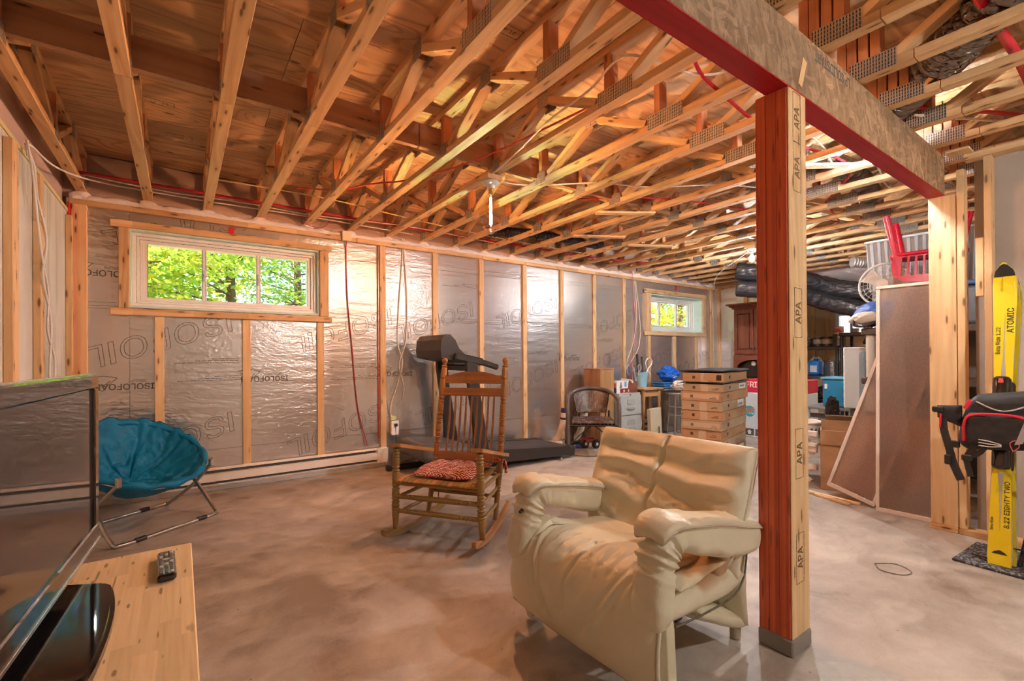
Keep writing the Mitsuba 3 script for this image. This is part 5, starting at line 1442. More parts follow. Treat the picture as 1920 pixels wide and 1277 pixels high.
cable('thin dark cord lying on the floor behind the armchair', [(3.66, 3.98, 0.004), (3.75, 3.80, 0.004), (3.95, 3.75, 0.004), (4.2, 3.9, 0.004)], 0.004, plain(0.1, 0.08, 0.07, 0.6), 'cord', None, 8, 'cord')
cable('thin loop of wire lying on the bare floor near the grey mat', [(3.07, 0.93, 0.003), (3.15, 0.86, 0.003), (3.10, 0.78, 0.003), (3.02, 0.80, 0.003), (3.0, 0.88, 0.003), (3.07, 0.93, 0.003)], 0.0022, plain(0.16, 0.14, 0.12, 0.6), 'wire', None, 6, 'wire_loop')

# ------------------------------------------------------------------ flexible ducts
bumped('foil_duct', lambda p, n, uv: fbm(p.x * 60, p.y * 60, p.z * 60), 0.016, 2e-3, base_color=rgb(0.26, 0.23, 0.21), metallic=1.0, roughness=0.16)
bumped('black_film', lambda p, n, uv: fbm(p.x * 26 + p.y * 14, p.y * 26, p.z * 40, octaves=3), 0.016, 3e-3, base_color=rgb(0.010, 0.010, 0.012), roughness=0.22, specular=0.7)


def duct(label, pts, r, mat, rib, amp):
    c = curve(pts, 24)
    L = np.concatenate([[0], np.cumsum(np.linalg.norm(np.diff(c, axis=0), axis=1))])
    n = int(L[-1] / (rib / 8))
    s = np.linspace(0, L[-1], n)
    c = np.stack([np.interp(s, L, c[:, k]) for k in range(3)], 1)
    v, f = tube(c, r + amp * np.abs(np.sin(s / rib * PI)) - amp, 24)
    g = meshkit.fbm(v * 17, 3, 4) - 0.5
    ctr = np.repeat(c, 24, 0)
    v[:len(ctr)] += (v[:len(ctr)] - ctr) * (g[:len(ctr)] * 0.16)[:, None]
    return solo('flexible_duct', label, 'duct', ply((v, f), mat, True))


duct('ribbed foil duct threaded through the trusses at the upper right', [(3.42, 1.02, 2.55), (3.20, 0.82, 2.55), (2.99, 0.63, 2.55), (2.80, 0.50, 2.55), (2.62, 0.36, 2.55), (2.45, 0.20, 2.55)], 0.112, 'foil_duct', 0.06, 0.034)
duct('dark ribbed duct passing over the trusses right of the red post', [(3.45, 1.52, 2.55), (3.9, 1.44, 2.55), (4.3, 1.42, 2.55), (4.9, 1.5, 2.55), (5.6, 1.68, 2.55)], 0.085, 'foil_duct', 0.04, 0.012)
duct('upper of two shiny black wrapped ducts sagging behind the red post', [(6.3, 3.45, 2.30), (6.5, 2.9, 2.17), (6.75, 2.6, 2.04), (6.85, 2.35, 1.95), (6.85, 2.0, 1.90), (6.85, 1.5, 1.92), (6.8, 1.0, 2.0)], 0.12, 'black_film', 0.11, 0.004)
duct('lower of two shiny black wrapped ducts sagging behind the red post', [(6.3, 3.45, 2.06), (6.5, 2.85, 1.95), (6.72, 2.55, 1.82), (6.8, 2.3, 1.73), (6.8, 2.0, 1.64), (6.85, 1.5, 1.60), (6.9, 0.9, 1.62)], 0.11, 'black_film', 0.11, 0.004)
duct('silver flexible duct above the black ducts behind the fan', [(6.9, 2.3, 2.30), (7.2, 2.0, 2.28), (7.0, 1.6, 2.30), (6.6, 1.2, 2.31)], 0.07, 'foil_soft', 0.03, 0.01)
duct('black duct end over the treadmill trusses', [(2.75, 4.30, 2.50), (3.05, 4.25, 2.53), (3.6, 4.2, 2.55), (4.4, 4.2, 2.55)], 0.055, 'black_film', 0.05, 0.006)
# silver blanket hung below the far ceiling
bl = grid(lambda u, v: np.stack([8.05 + 2.3 * u, 1.75 + 2.85 * v, 2.30 + 0.31 * (np.exp(-(u / 0.05) ** 2) + np.exp(-((1 - u) / 0.05) ** 2)) - 0.10 * np.sin(PI * u) - 0.05 * np.sin(7 * v) + 0.05 * (meshkit.fbm(np.stack([u * 7, v * 12, u * 0], -1), 3, 2)) * np.sin(PI * u)], -1), 40, 50)
solo('insulation_blanket', 'quilted silver insulation blanket sagging under the far ceiling behind the black ducts', 'insulation', ply(bl, 'foil_soft', True))
wtrim = curve([(8.0, 4.2, 2.00), (8.1, 3.75, 2.06), (8.2, 3.2, 2.02), (8.3, 2.7, 1.86), (8.35, 2.4, 1.70)], 8)
v, f = tube(wtrim, 0.05, 4)
solo('bent_trim', 'long strip of brown wooden trim bowed in front of the far window', 'trim board', wood('lumber', (v, f)))

# ------------------------------------------------------------------ wicker armchair
def wick(p, n, uv):
    x, y = uv.x * 46.0, uv.y * 46.0
    cx, cy = dr.floor(x), dr.floor(y)
    odd = dr.abs((cx + cy) * 0.5 - dr.floor((cx + cy) * 0.5)) > 0.2
    fx, fy = x - cx - 0.5, y - cy - 0.5
    h = dr.select(odd, 1 - dr.square(fx * 2), 1 - dr.square(fy * 2))
    return mix((0.006, 0.004, 0.003), (0.10, 0.055, 0.043), h) + dr.select(noise(cx * 0.9, cy * 0.9, 3.0) > 0.58, 0.10, 0.0) * h


scene['wicker'] = {'type': 'twosided', 'inner': {'type': 'principled', 'base_color': proc(wick), 'roughness': 0.35, 'specular': 0.6}}
WK = Local(4.02, 4.0, math.atan2(-4.0, -4.02) + 0.05)
wk = thing('wicker_armchair', 'dark brown woven wicker armchair in front of the filing cabinet', 'chair')


def woven(fn, nu, nv, su, sv, thick=0.014):
    a = grid(fn, nu, nv)
    b_ = grid(fn, nu, nv, True)
    m = trimesh.Trimesh(a[0], a[1], process=False)
    nrm = m.vertex_normals
    v = np.vstack([a[0] + nrm * thick / 2, b_[0] - nrm * thick / 2])
    i = np.arange(nu * nv).reshape(nu, nv)
    rim = np.concatenate([i[0, :], i[1:, -1], i[-1, -2::-1], i[-2:0:-1, 0]])
    r2 = np.roll(rim, -1)
    f = np.vstack([a[1], b_[1] + nu * nv, np.stack([rim, rim + nu * nv, r2 + nu * nv], 1), np.stack([rim, r2 + nu * nv, r2], 1)])
    u, w = np.meshgrid(np.linspace(0, su, nu), np.linspace(0, sv, nv), indexing='ij')
    uv = np.stack([u.ravel(), w.ravel()], 1)
    return (WK(v), f), np.vstack([uv, uv])


m, uv = woven(lambda u, v: np.stack([0.23 - 0.46 * u + 0 * v, (2 * v - 1) * (0.245 - 0.02 * u), 0.365 - 0.012 * np.sin(PI * u) * np.sin(PI * v) - 0.05 * np.clip(0.08 - u, 0, 1) / 0.08 * 0.5], -1), 24, 24, 0.46, 0.48, 0.04)
part('seat', wk, mikit.ply(m, 'wicker', True, uv=uv))
m, uv = woven(lambda u, v: np.stack([-0.235 - 0.06 * u - 0.055 * (1 - (2 * v - 1) ** 2), (2 * v - 1) * (0.185 + 0.05 * u), 0.43 + 0.27 * u + 0.02 * u * (1 - (2 * v - 1) ** 2)], -1), 24, 28, 0.28, 0.42)
part('backrest', wk, mikit.ply(m, 'wicker', True, uv=uv))
arch = curve([(0.26, -0.285, 0.005), (0.262, -0.29, 0.32), (0.235, -0.292, 0.56), (0.12, -0.288, 0.63), (-0.10, -0.272, 0.66), (-0.26, -0.18, 0.71), (-0.315, 0.0, 0.735), (-0.26, 0.18, 0.71), (-0.10, 0.272, 0.66), (0.12, 0.288, 0.63), (0.235, 0.292, 0.56), (0.262, 0.29, 0.32), (0.26, 0.285, 0.005)], 12)
m = tube(arch, 0.022, 12)
part('arm_frame', wk, ply(WK.mesh(m), plain(0.095, 0.085, 0.085, 0.35), True), label='bound wicker arch that forms arms and front legs')
for s in (-1, 1):
    part('rear_leg', wk, ply(WK.mesh(tube([(-0.24, 0.215 * s, 0.46), (-0.23, 0.22 * s, 0.33), (-0.26, 0.235 * s, 0.005)], 0.013, 8)), BLACK, True))
    part('back_stay', wk, ply(WK.mesh(tube([(-0.22, 0.17 * s, 0.34), (-0.25, 0.175 * s, 0.46)], 0.008, 8)), BLACK, True))
    part('brace', wk, ply(WK.mesh(tube(curve([(0.25, 0.27 * s, 0.12), (0.2, 0.12 * s, 0.25), (0.16, 0.0, 0.335)], 6), 0.007, 6)), BLACK, True))
    part('brace', wk, ply(WK.mesh(tube([(0.24, 0.275 * s, 0.30), (-0.22, 0.22 * s, 0.31)], 0.009, 6)), BLACK, True))
part('brace', wk, ply(WK.mesh(tube([(0.23, -0.27, 0.335), (0.23, 0.27, 0.335)], 0.012, 8)), BLACK, True))

# white sports gear behind the wicker chair
for k, (x, y, l) in enumerate(((4.01, 4.50, 'white curved ski boot leg with black straps left of the wicker chair'), (4.24, 4.38, 'white curved ski boot leg behind the wicker chair'))):
    t = thing('sports_boot', l, 'boot')
    L_ = Local(x, y, 2.52)
    part('shaft', t, ply(L_.mesh(tube(curve([(0.12, 0, 0.05), (0.06, 0, 0.13), (0.01, 0, 0.27), (-0.02, 0, 0.43)], 8), np.linspace(0.036, 0.048, 25), 12)), plain(0.74, 0.62, 0.52, 0.4), True))
    part('sole', t, ply(L_.mesh(mv(rbox(0.22, 0.09, 0.05, 0.02), None, (0.13, 0, 0.027))), plain(0.70, 0.62, 0.55, 0.4) if k == 0 else BLACK, True))
    part('strap', t, ply(L_.mesh(mv(lathe([(0.050, -0.012), (0.055, -0.01), (0.055, 0.01), (0.050, 0.012)], 16), None, (-0.008, 0, 0.34))), BLACK, True))
    part('cuff', t, ply(L_.mesh(mv(lathe([(0.046, 0.0), (0.056, 0.01), (0.056, 0.05), (0.048, 0.06), (0.0, 0.06)], 16), None, (-0.02, 0, 0.41))), plain(0.02, 0.03, 0.16, 0.5), True))
t = thing('wheeled_toy', 'small red and black wheeled toy under the wicker chair', 'toy')
part('body', t, ply(mv(rbox(0.16, 0.07, 0.06, 0.02), rz(-0.7), (4.10, 4.16, 0.10)), plain(0.35, 0.03, 0.03, 0.4), True))
part('base', t, ply(mv(rbox(0.10, 0.06, 0.03, 0.01), rz(-0.7), (4.02, 4.22, 0.018)), plain(0.02, 0.04, 0.35, 0.4), True))
for x, y in ((4.06, 4.22), (4.16, 4.13)):
    w_ = part('wheel', t, ply(mv(lathe([(0.02, -0.02), (0.05, -0.022), (0.055, 0.0), (0.05, 0.022), (0.02, 0.02)], 20), rx(PI / 2), (x, y - 0.05, 0.056)), BLACK, 40))
    part('hub', w_, ply(mv(lathe([(0.0, -0.024), (0.02, -0.024), (0.02, 0.024), (0.0, 0.024)], 16), rx(PI / 2), (x, y - 0.05, 0.056)), plain(0.6, 0.55, 0.45, 0.4), 40))

# ------------------------------------------------------------------ filing cabinet and what stands on it
FG = plain(0.34, 0.36, 0.355, 0.4)
fc = thing('filing_cabinet', 'grey metal two-drawer filing cabinet behind the armchair', 'filing cabinet')
part('body', fc, ply(bx(4.765, 5.205, 4.245, 4.68, 0.0, 0.628, 0.004), FG))
for k, (a, c) in enumerate(((0.335, 0.592), (0.06, 0.322))):
    d_ = part('drawer', fc, ply(bx(4.772, 5.198, 4.225, 4.2445, a, c, 0.004), FG))
    zc_ = (a + c) / 2
    part('label_holder', d_, ply(join([bx(4.91, 5.06, 4.219, 4.2248, c - 0.115, c - 0.108), bx(4.91, 5.06, 4.219, 4.2248, c - 0.058, c - 0.051), bx(4.91, 4.917, 4.219, 4.2248, c - 0.108, c - 0.058), bx(5.053, 5.06, 4.219, 4.2248, c - 0.108, c - 0.058), bx(4.917, 5.053, 4.2225, 4.2249, c - 0.108, c - 0.058)]), plain(0.30, 0.31, 0.30, 0.4)))
    part('handle', d_, ply(join([bx(4.93, 5.05, 4.205, 4.2248, zc_ - 0.055, zc_ - 0.048, 0.002), bx(4.93, 5.05, 4.205, 4.211, zc_ - 0.055, zc_ - 0.03, 0.002), bx(4.90, 4.915, 4.212, 4.2248, zc_ - 0.05, zc_ - 0.03, 0.002)]), plain(0.5, 0.5, 0.48, 0.25, 0.8)))
part('lock', fc, ply(mv(lathe([(0, 0), (0.012, 0), (0.010, 0.008), (0, 0.008)], 12), rx(PI / 2), (4.99, 4.245, 0.61)), plain(0.2, 0.2, 0.2, 0.3, 0.7)))
bsdf('wood_veneer', base_color=proc(wood_fn((0.34, 0.18, 0.09), (0.22, 0.10, 0.045), (0.10, 0.04, 0.02), 0.1, 0.2)), roughness=0.5)
wbx = thing('wooden_box', 'tall brown wooden cabinet box against the foil wall behind the wicker chair', 'box')
part('body', wbx, wood('wood_veneer', bx(4.487, 4.755, 4.318, 4.62, 0.0, 0.955, 0.004), along=(0, 0, 1)))
part('top', wbx, wood('wood_veneer', bx(4.484, 4.758, 4.312, 4.623, 0.955, 0.968, 0.003)))
part('front_panel', wbx, wood('table_wood', bx(4.50, 4.742, 4.312, 4.3175, 0.03, 0.95, 0.002), along=(0, 0, 1)), label='paler front panel')
tb = thing('toolkit_carton', 'white and blue carton printed with a red tool, on the filing cabinet', 'carton')
part('box', tb, ply(bx(4.772, 5.02, 4.29, 4.42, 0.628, 0.795, 0.002), plain(0.70, 0.71, 0.72, 0.4)))
part('end_print', tb, ply(join([bx(4.7695, 4.7718, 4.295, 4.415, 0.632, 0.705)]), plain(0.02, 0.10, 0.22, 0.4)))
part('end_print', tb, ply(join([bx(4.7695, 4.7718, 4.295, 4.415, 0.706, 0.765)]), plain(0.60, 0.20, 0.10, 0.4)))
part('print', tb, ply(join([bx(4.84, 5.015, 4.2875, 4.2898, 0.634, 0.692)]), plain(0.17, 0.02, 0.02, 0.4)))
part('print', tb, ply(join([bx(4.93, 4.965, 4.2875, 4.2898, 0.715, 0.785)]), plain(0.05, 0.30, 0.58, 0.4)))
part('print', tb, ply(join([bx(4.83, 4.88, 4.2875, 4.2898, 0.70, 0.735), bx(4.845, 4.87, 4.2875, 4.2898, 0.735, 0.775)]), plain(0.2, 0.19, 0.19, 0.4)))
part('print', tb, ply(mv(join([lathe([(0.012, 0), (0.018, 0), (0.018, 0.002), (0.012, 0.002)], 14), mv(lathe([(0.012, 0), (0.018, 0), (0.018, 0.002), (0.012, 0.002)], 14), None, (0.09, 0, 0))]), rx(PI / 2), (4.915, 4.287, 0.66)), plain(0.55, 0.40, 0.25, 0.4)))
cd = thing('wooden_caddy', 'dark brown wooden desk caddy with scrolled ends on the filing cabinet', 'caddy')
out = curve([(0.0, 0.0, 0), (0.0, 0.12, 0), (0.02, 0.165, 0), (0.05, 0.16, 0), (0.085, 0.125, 0), (0.125, 0.125, 0), (0.165, 0.15, 0), (0.19, 0.145, 0), (0.20, 0.11, 0), (0.185, 0.06, 0), (0.20, 0.0, 0)], 4)[:, :2]
for y in (4.30, 4.50):
    part('side_panel', cd, wood('cherry', prism(Polygon(out).buffer(0), 0.012, XZ, (5.005, y, 0.6285)), along=(1, 0, 0)))
part('shelf', cd, wood('cherry', bx(5.008, 5.195, 4.3005, 4.4875, 0.629, 0.645)))
part('shelf', cd, wood('cherry', bx(5.01, 5.03, 4.3005, 4.4875, 0.646, 0.77)))
part('roll', cd, ply(tube([(5.10, 4.305, 0.775), (5.10, 4.48, 0.79)], 0.03, 14), plain(0.62, 0.56, 0.47, 0.6), 40), label='pale rolled paper')

# wooden table with turned legs and the things on it
tw = thing('side_table', 'old wooden table with turned legs between the filing cabinet and the stool', 'table')
part('tabletop', tw, wood('table_wood', bx(5.225, 5.66, 4.20, 4.70, 0.652, 0.675, 0.004)))
part('apron', tw, wood('table_wood', bx(5.26, 5.61, 4.235, 4.255, 0.56, 0.651), bx(5.60, 5.62, 4.255, 4.66, 0.56, 0.651)))
for x, y in ((5.265, 4.245), (5.605, 4.245), (5.605, 4.655), (5.265, 4.655)):
    m = lathe([(0.016, 0.0), (0.020, 0.03), (0.016, 0.06), (0.019, 0.2), (0.024, 0.33), (0.017, 0.38), (0.026, 0.40), (0.017, 0.42), (0.026, 0.44), (0.018, 0.46), (0.026, 0.48), (0.026, 0.65)], 14)
    part('leg', tw, wood('table_wood', mv(m, None, (x, y, 0)), smooth=True))
bk_ = thing('blue_bucket', 'pale blue bucket holding pipes and coiled white cable on the old wooden table', 'bucket')
part('pail', bk_, ply(mv(lathe([(0.075, 0.676), (0.095, 0.83), (0.099, 0.885), (0.103, 0.885), (0.103, 0.895), (0.092, 0.895), (0.088, 0.83), (0.07, 0.69), (0.0, 0.685)], 26), None, (5.50, 4.47, 0)), plain(0.24, 0.44, 0.56, 0.35), 40))
for dx, dy, h, r, c in ((-0.04, 0.0, 1.16, 0.018, (0.03, 0.035, 0.035)), (0.0, -0.03, 1.12, 0.016, (0.04, 0.05, 0.045)), (0.03, 0.02, 1.02, 0.020, (0.55, 0.56, 0.56)), (-0.075, 0.02, 0.97, 0.017, (0.3, 0.32, 0.32))):
    part('pipe', bk_, ply(tube([(5.50 + dx, 4.47 + dy, 0.70), (5.50 + dx * 1.8 - 0.02, 4.47 + dy, h)], r, 10), plain(*c, 0.4), 40))
part('cable_coil', bk_, ply(tube(curve([(5.55, 4.44, 0.85), (5.60, 4.42, 0.95), (5.66, 4.42, 1.0), (5.68, 4.42, 1.06), (5.62, 4.43, 1.10), (5.56, 4.44, 1.03), (5.60, 4.43, 0.92), (5.64, 4.42, 0.86)], 8), 0.009, 8), WHITE, True))
part('cable_coil', bk_, ply(tube(curve([(5.44, 4.44, 0.86), (5.38, 4.42, 0.93), (5.37, 4.42, 0.99), (5.42, 4.42, 1.01), (5.45, 4.43, 0.95), (5.38, 4.42, 0.90), (5.36, 4.4, 0.86)], 8), 0.006, 8), plain(0.5, 0.5, 0.5, 0.4), True))
cb = thing('cream_carton', 'cream flat carton leaning on the floor under the wooden table', 'carton')
part('box', cb, ply(mv(box(0.24, 0.06, 0.40, 0.004), ry(-0.06), (5.37, 4.14, 0.205)), plain(0.66, 0.60, 0.44, 0.5)))
part('tape', cb, ply(mv(box(0.03, 0.062, 0.10), ry(-0.06), (5.43, 4.1385, 0.10)), plain(0.14, 0.11, 0.07, 0.5)))
stl = thing('metal_stool', 'grey tubular metal stool with a curved leg between the wooden table and the box stack', 'stool')
SG = plain(0.42, 0.44, 0.44, 0.3, 0.5)
part('seat', stl, ply(mv(lathe([(0.0, 0.575), (0.17, 0.575), (0.178, 0.585), (0.178, 0.605), (0.17, 0.615), (0.0, 0.615)], 28), None, (5.87, 4.12, 0)), SG, 40))
for a in (0.3, 1.9, 3.5, 5.1):
    part('leg', stl, ply(tube(curve([(5.87 + 0.12 * math.cos(a), 4.12 + 0.12 * math.sin(a), 0.575), (5.87 + 0.13 * math.cos(a), 4.12 + 0.13 * math.sin(a), 0.3), (5.87 + (0.24 if a > 5 else 0.16) * math.cos(a), 4.12 + (0.24 if a > 5 else 0.16) * math.sin(a), 0.006)], 8), 0.012, 8), SG, True))
for z in (0.28, 0.40):
    part('ring', stl, ply(tube([(5.87 + 0.13 * math.cos(a), 4.12 + 0.13 * math.sin(a), z) for a in np.arange(24) * PI / 12], 0.008, 6, closed=True), SG, True))
part('tray', stl, ply(mv(lathe([(0.0, 0.616), (0.185, 0.617), (0.19, 0.628), (0.182, 0.626), (0.0, 0.624)], 28), None, (5.87, 4.12, 0)), plain(0.06, 0.05, 0.05, 0.4), 40), label='dark tray')


def crumple(cx, cy, cz, sx, sy, sz, seed, amp=0.35, f=3.2):
    s = trimesh.creation.icosphere(subdivisions=4)
    v = np.array(s.vertices)
    g = meshkit.fbm(v * f, 4, seed) + 0.6 * np.abs(meshkit.fbm(v * f * 1.7, 3, seed + 5) - 0.5)
    v = v * (1 + amp * (g - 0.6))[:, None] * np.array([sx, sy, sz])
    return v + [cx, cy, cz], np.array(s.faces)


cwb = thing('white_bag', 'crumpled white plastic bag with orange print on the grey stool', 'bag')
part('bag', cwb, ply(crumple(5.88, 4.08, 0.698, 0.13, 0.11, 0.075, 3, 0.7), plain(0.74, 0.72, 0.70, 0.4), 35))
part('print', cwb, ply(mv(box(0.05, 0.004, 0.03), rz(0.4), (5.86, 3.965, 0.72)), plain(0.75, 0.25, 0.04, 0.5)))
cbb = thing('blue_bag', 'bright blue plastic bag with white lettering heaped behind the stool', 'bag')
part('bag', cbb, ply(crumple(5.98, 4.35, 0.86, 0.19, 0.13, 0.12, 8, 0.6), plain(0.008, 0.10, 0.48, 0.3), 35))
part('lettering', cbb, ply(mv(words('80 L', 0.04, 0.002, True), XZ @ rz(0.15), (5.97, 4.232, 0.83)), WHITE))
part('pile', cbb, ply(join([mv(box(0.42, 0.22, 0.03, 0.01), None, (6.0, 4.40, 0.66 + 0.034 * k)) for k in range(3)]), plain(0.03, 0.14, 0.33, 0.5)), label='folded blue sheets under the bag')
part('crate', cbb, ply(bx(5.80, 6.2, 4.30, 4.52, 0.0, 0.64, 0.01), plain(0.2, 0.17, 0.14, 0.6)), label='dim box that holds the pile')

# ------------------------------------------------------------------ stack of flat cartons
def card_fn(base, dark):
    def fn(p, n, uv):
        g = fbm(p.x * 7, p.y * 7, p.z * 9, octaves=4)
        s = noise(p.x * 5, p.y * 5, p.z * 150)
        return mix(base, dark, dr.clip(g * 1.3 - 0.35 + (s - 0.5) * 0.12, 0, 1))
    return fn


bsdf('cardboard', base_color=proc(card_fn((0.46, 0.27, 0.145), (0.31, 0.165, 0.085))), roughness=0.7, specular=0.2)
bsdf('cardboard_grey', base_color=proc(card_fn((0.42, 0.30, 0.19), (0.30, 0.205, 0.125))), roughness=0.7, specular=0.2)
bsdf('packing_tape', base_color=rgb(0.52, 0.38, 0.26), roughness=0.12, specular=0.6)
uax, vax = unit((-0.21, 0.98, 0)), unit((0.98, 0.21, 0))
levels = np.linspace(0.0, 0.945, 10)
lab_c = ['bottom carton of the tall stack behind the armchair, in contact with the floor', 'second carton from the floor in the tall stack', 'third carton from the floor in the tall stack', 'fourth carton from the floor in the tall stack, with a small dark square printed', 'fifth carton from the floor in the tall stack, its flap sticking out to the right',
         'sixth carton from the floor in the tall stack, split at its middle', 'seventh carton from the floor in the tall stack, wrapped in clear tape', 'second carton from the top of the tall stack, with a white shipping label', 'torn top carton of the tall stack, under the black mat']
ink2 = plain(0.06, 0.04, 0.03, 0.6)
for k in range(9):
    t = thing('flat_carton', lab_c[k], 'carton', 'flat cartons in the tall stack')
    o = np.array([4.73, 2.77, 0]) + uax * R.uniform(-0.015, 0.02) + vax * R.uniform(-0.02, 0.02)
    rot = R.uniform(-0.025, 0.025)
    z0_, z1_ = levels[k] + 0.001, levels[k + 1] - 0.001 - (0.018 if k == 7 else 0)
    if k == 8:
        z0_, z1_ = z0_ + 0.0, z1_
    M_ = np.stack([vax, uax, [0, 0, 1.0]], 1) @ rz(rot)
    W_ = lambda q, o=o, M_=M_: (q[0] @ M_.T + o, q[1])
    part('box', t, ply(W_(bx(0, 0.90, 0, 0.44, z0_, z1_, 0.004)), 'cardboard' if k % 2 == 0 else 'cardboard_grey'))
    part('tape', t, ply(W_(bx(-0.0012, -0.0002, 0.16, 0.24, z0_ + 0.002, z1_ - 0.002) if k % 3 else bx(-0.0012, -0.0002, 0.02, 0.42, z0_ + 0.03, z1_ - 0.02)), 'packing_tape'))
    zc_ = (z0_ + z1_) / 2
    side = (0.10 + 0.07 * (k % 3))
    part('print', t, ply(W_(bx(-0.0012, -0.0002, 0.30, 0.33, zc_ - 0.014, zc_ + 0.016)), ink2))
    part('print', t, ply(W_(join([bx(-0.0012, -0.0002, 0.05, 0.12, zc_ - 0.02, zc_ - 0.013), bx(-0.0012, -0.0002, 0.05, 0.10, zc_ - 0.006, zc_ + 0.0)])), ink2))
    part('print', t, ply(W_(bx(0.20, 0.24, -0.0012, -0.0002, zc_ - 0.015, zc_ + 0.018)), ink2))
    if k in (0, 5, 7):
        lb = part('shipping_label', t, ply(W_(bx(0.56, 0.80, -0.0014, -0.0002, z0_ + 0.012, z1_ - 0.012)), plain(0.70, 0.70, 0.68, 0.5)))
        part('barcode', lb, ply(W_(join([bx(0.58 + 0.02 * q, 0.588 + 0.02 * q, -0.0022, -0.0014, z0_ + 0.03, z0_ + 0.055) for q in range(9)])), INK))
    if k == 8:
        part('torn_flap', t, ply(W_(mv(box(0.006, 0.13, 0.07), rx(0.25), (-0.006, 0.14, zc_))), 'cardboard'))
        part('torn_hole', t, ply(W_(bx(-0.0016, -0.0004, 0.02, 0.07, zc_ - 0.03, zc_ + 0.03)), plain(0.02, 0.015, 0.012, 0.8)))
    if k == 4:
        part('loose_flap', t, ply(W_(mv(box(0.14, 0.005, 0.06), rz(-0.3), (0.96, -0.03, zc_ - 0.01))), 'cardboard_grey'))
mat_ = lambda z, th, s, nm, l: solo(nm, l, 'mat', ply((lambda q: (q[0] @ np.stack([vax, uax, [0, 0, 1.0]], 1).T + np.array([4.73, 2.77, 0]), q[1]))(pillow(lambda s_, t_: np.stack([-0.02 + 0.93 * s_, -0.02 + 0.48 * t_, z + 0.006 * np.sin(7 * s_ + 3 * t_)], -1), th, 30, 20, 20)), RUBBER, True))
mat_(0.962, 0.026, 1, 'rubber_mat', 'black rubber mat draped over the top of the carton stack')
mat_(0.832, 0.014, 1, 'rubber_mat', 'thin black mat sandwiched below the top carton of the stack')

# boxed freezer
fz = thing('freezer_carton', 'white boxed appliance with a red band behind the carton stack', 'carton')
part('box', fz, ply(bx(6.42, 7.05, 2.75, 3.44, 0.0, 0.62, 0.01), plain(0.74, 0.76, 0.78, 0.35)))
part('red_band', fz, ply(bx(6.418, 7.052, 2.748, 3.442, 0.621, 0.80, 0.01), plain(0.62, 0.02, 0.06, 0.4)))
part('lettering', fz, ply(mv(words('FRIGIDAIRE', 0.075, 0.002, True), np.array([[0, 0, -1], [-1, 0, 0], [0, 1, 0.0]]), (6.4165, 3.11, 0.73)), WHITE))
part('blue_sticker', fz, ply(mv(lathe([(0, 0), (0.075, 0), (0.075, 0.002), (0, 0.002)], 26), ry(-PI / 2), (6.4198, 3.36, 0.36)), plain(0.03, 0.33, 0.48, 0.4)))
part('blue_sticker', fz, ply(mv(words('5.0', 0.07, 0.002, True), np.array([[0, 0, -1], [-1, 0, 0], [0, 1, 0.0]]), (6.4170, 3.36, 0.36)), WHITE))
for k in range(4):
    part('arrow_mark', fz, ply(join([bx(6.4175, 6.4198, 3.30 - 0.14 * k, 3.42 - 0.14 * k, 0.03, 0.12)]), INK))
    part('arrow_mark', fz, ply(mv(prism([(-0.02, 0), (0.02, 0), (0.02, 0.03), (0.035, 0.03), (0, 0.065), (-0.035, 0.03), (-0.02, 0.03)], 0.002), np.array([[0, 0, -1], [-1, 0, 0], [0, 1, 0.0]]), (6.4170, 3.36 - 0.14 * k, 0.043)), WHITE))

# wooden hutch
hu = thing('wooden_hutch', 'tall cherry-wood kitchen hutch with crown moulding in the far corner', 'cabinet')
part('upper_case', hu, wood('cherry', bx(7.32, 7.82, 3.42, 4.075, 1.13, 1.875, 0.004), along=(0, 0, 1)))
cp = [(0.0, 0.0), (0.02, 0.0), (0.03, 0.02), (0.07, 0.055), (0.085, 0.06), (0.085, 0.085), (0, 0.085)]
for k, (dx) in enumerate((0,)):
    part('crown', hu, wood('cherry', ramp_box(7.32 - 0.09, 7.82, 3.42 - 0.09, 4.075 + 0.09, 1.935, 1.958, 1.935, 1.958), bx(7.29, 7.82, 3.39, 4.105, 1.875, 1.905, 0.01), bx(7.26, 7.82, 3.36, 4.135, 1.905, 1.935, 0.012)))
for a, c in ((3.755, 4.06), (3.435, 3.74)):
    d_ = part('door', hu, wood('cherry', bx(7.30, 7.3195, a, c, 1.15, 1.855, 0.004), along=(0, 0, 1)))
    part('door_panel', d_, wood('cherry', bx(7.293, 7.2995, a + 0.065, c - 0.065, 1.24, 1.78, 0.005), along=(0, 0, 1)))
    part('panel_moulding', d_, ply(join([bx(7.288, 7.2995, a + 0.05, a + 0.062, 1.225, 1.795, 0.003), bx(7.288, 7.2995, c - 0.062, c - 0.05, 1.225, 1.795, 0.003), bx(7.288, 7.2995, a + 0.062, c - 0.062, 1.225, 1.237, 0.003), bx(7.288, 7.2995, a + 0.062, c - 0.062, 1.783, 1.795, 0.003)]), plain(0.05, 0.016, 0.009, 0.35)))
    y_ = a + 0.02 if a > 3.7 else c - 0.02
    part('knob', d_, ply(mv(lathe([(0.006, 0), (0.006, 0.012), (0.013, 0.018), (0.012, 0.026), (0, 0.028)], 14), ry(-PI / 2), (7.3, y_, 1.24)), BLACK, 40))
arch_ = [(0.0, 0.0), (0.655, 0.0), (0.655, -0.20)] + [(0.60, -0.20)] + [(0.33 + 0.27 * math.cos(q), -0.20 + 0.13 * math.sin(q)) for q in np.linspace(0.0, PI, 20)] + [(0.0, -0.20)]
part('arched_valance', hu, wood('cherry', prism(Polygon(arch_).buffer(0), 0.02, YZ, (7.30, 3.42, 1.129))))
part('side_panel', hu, wood('cherry', bx(7.3205, 7.82, 4.055, 4.075, 0.0, 1.129), along=(0, 0, 1)))
part('side_panel', hu, wood('cherry', bx(7.3205, 7.82, 3.42, 3.44, 0.0, 1.129), along=(0, 0, 1)))
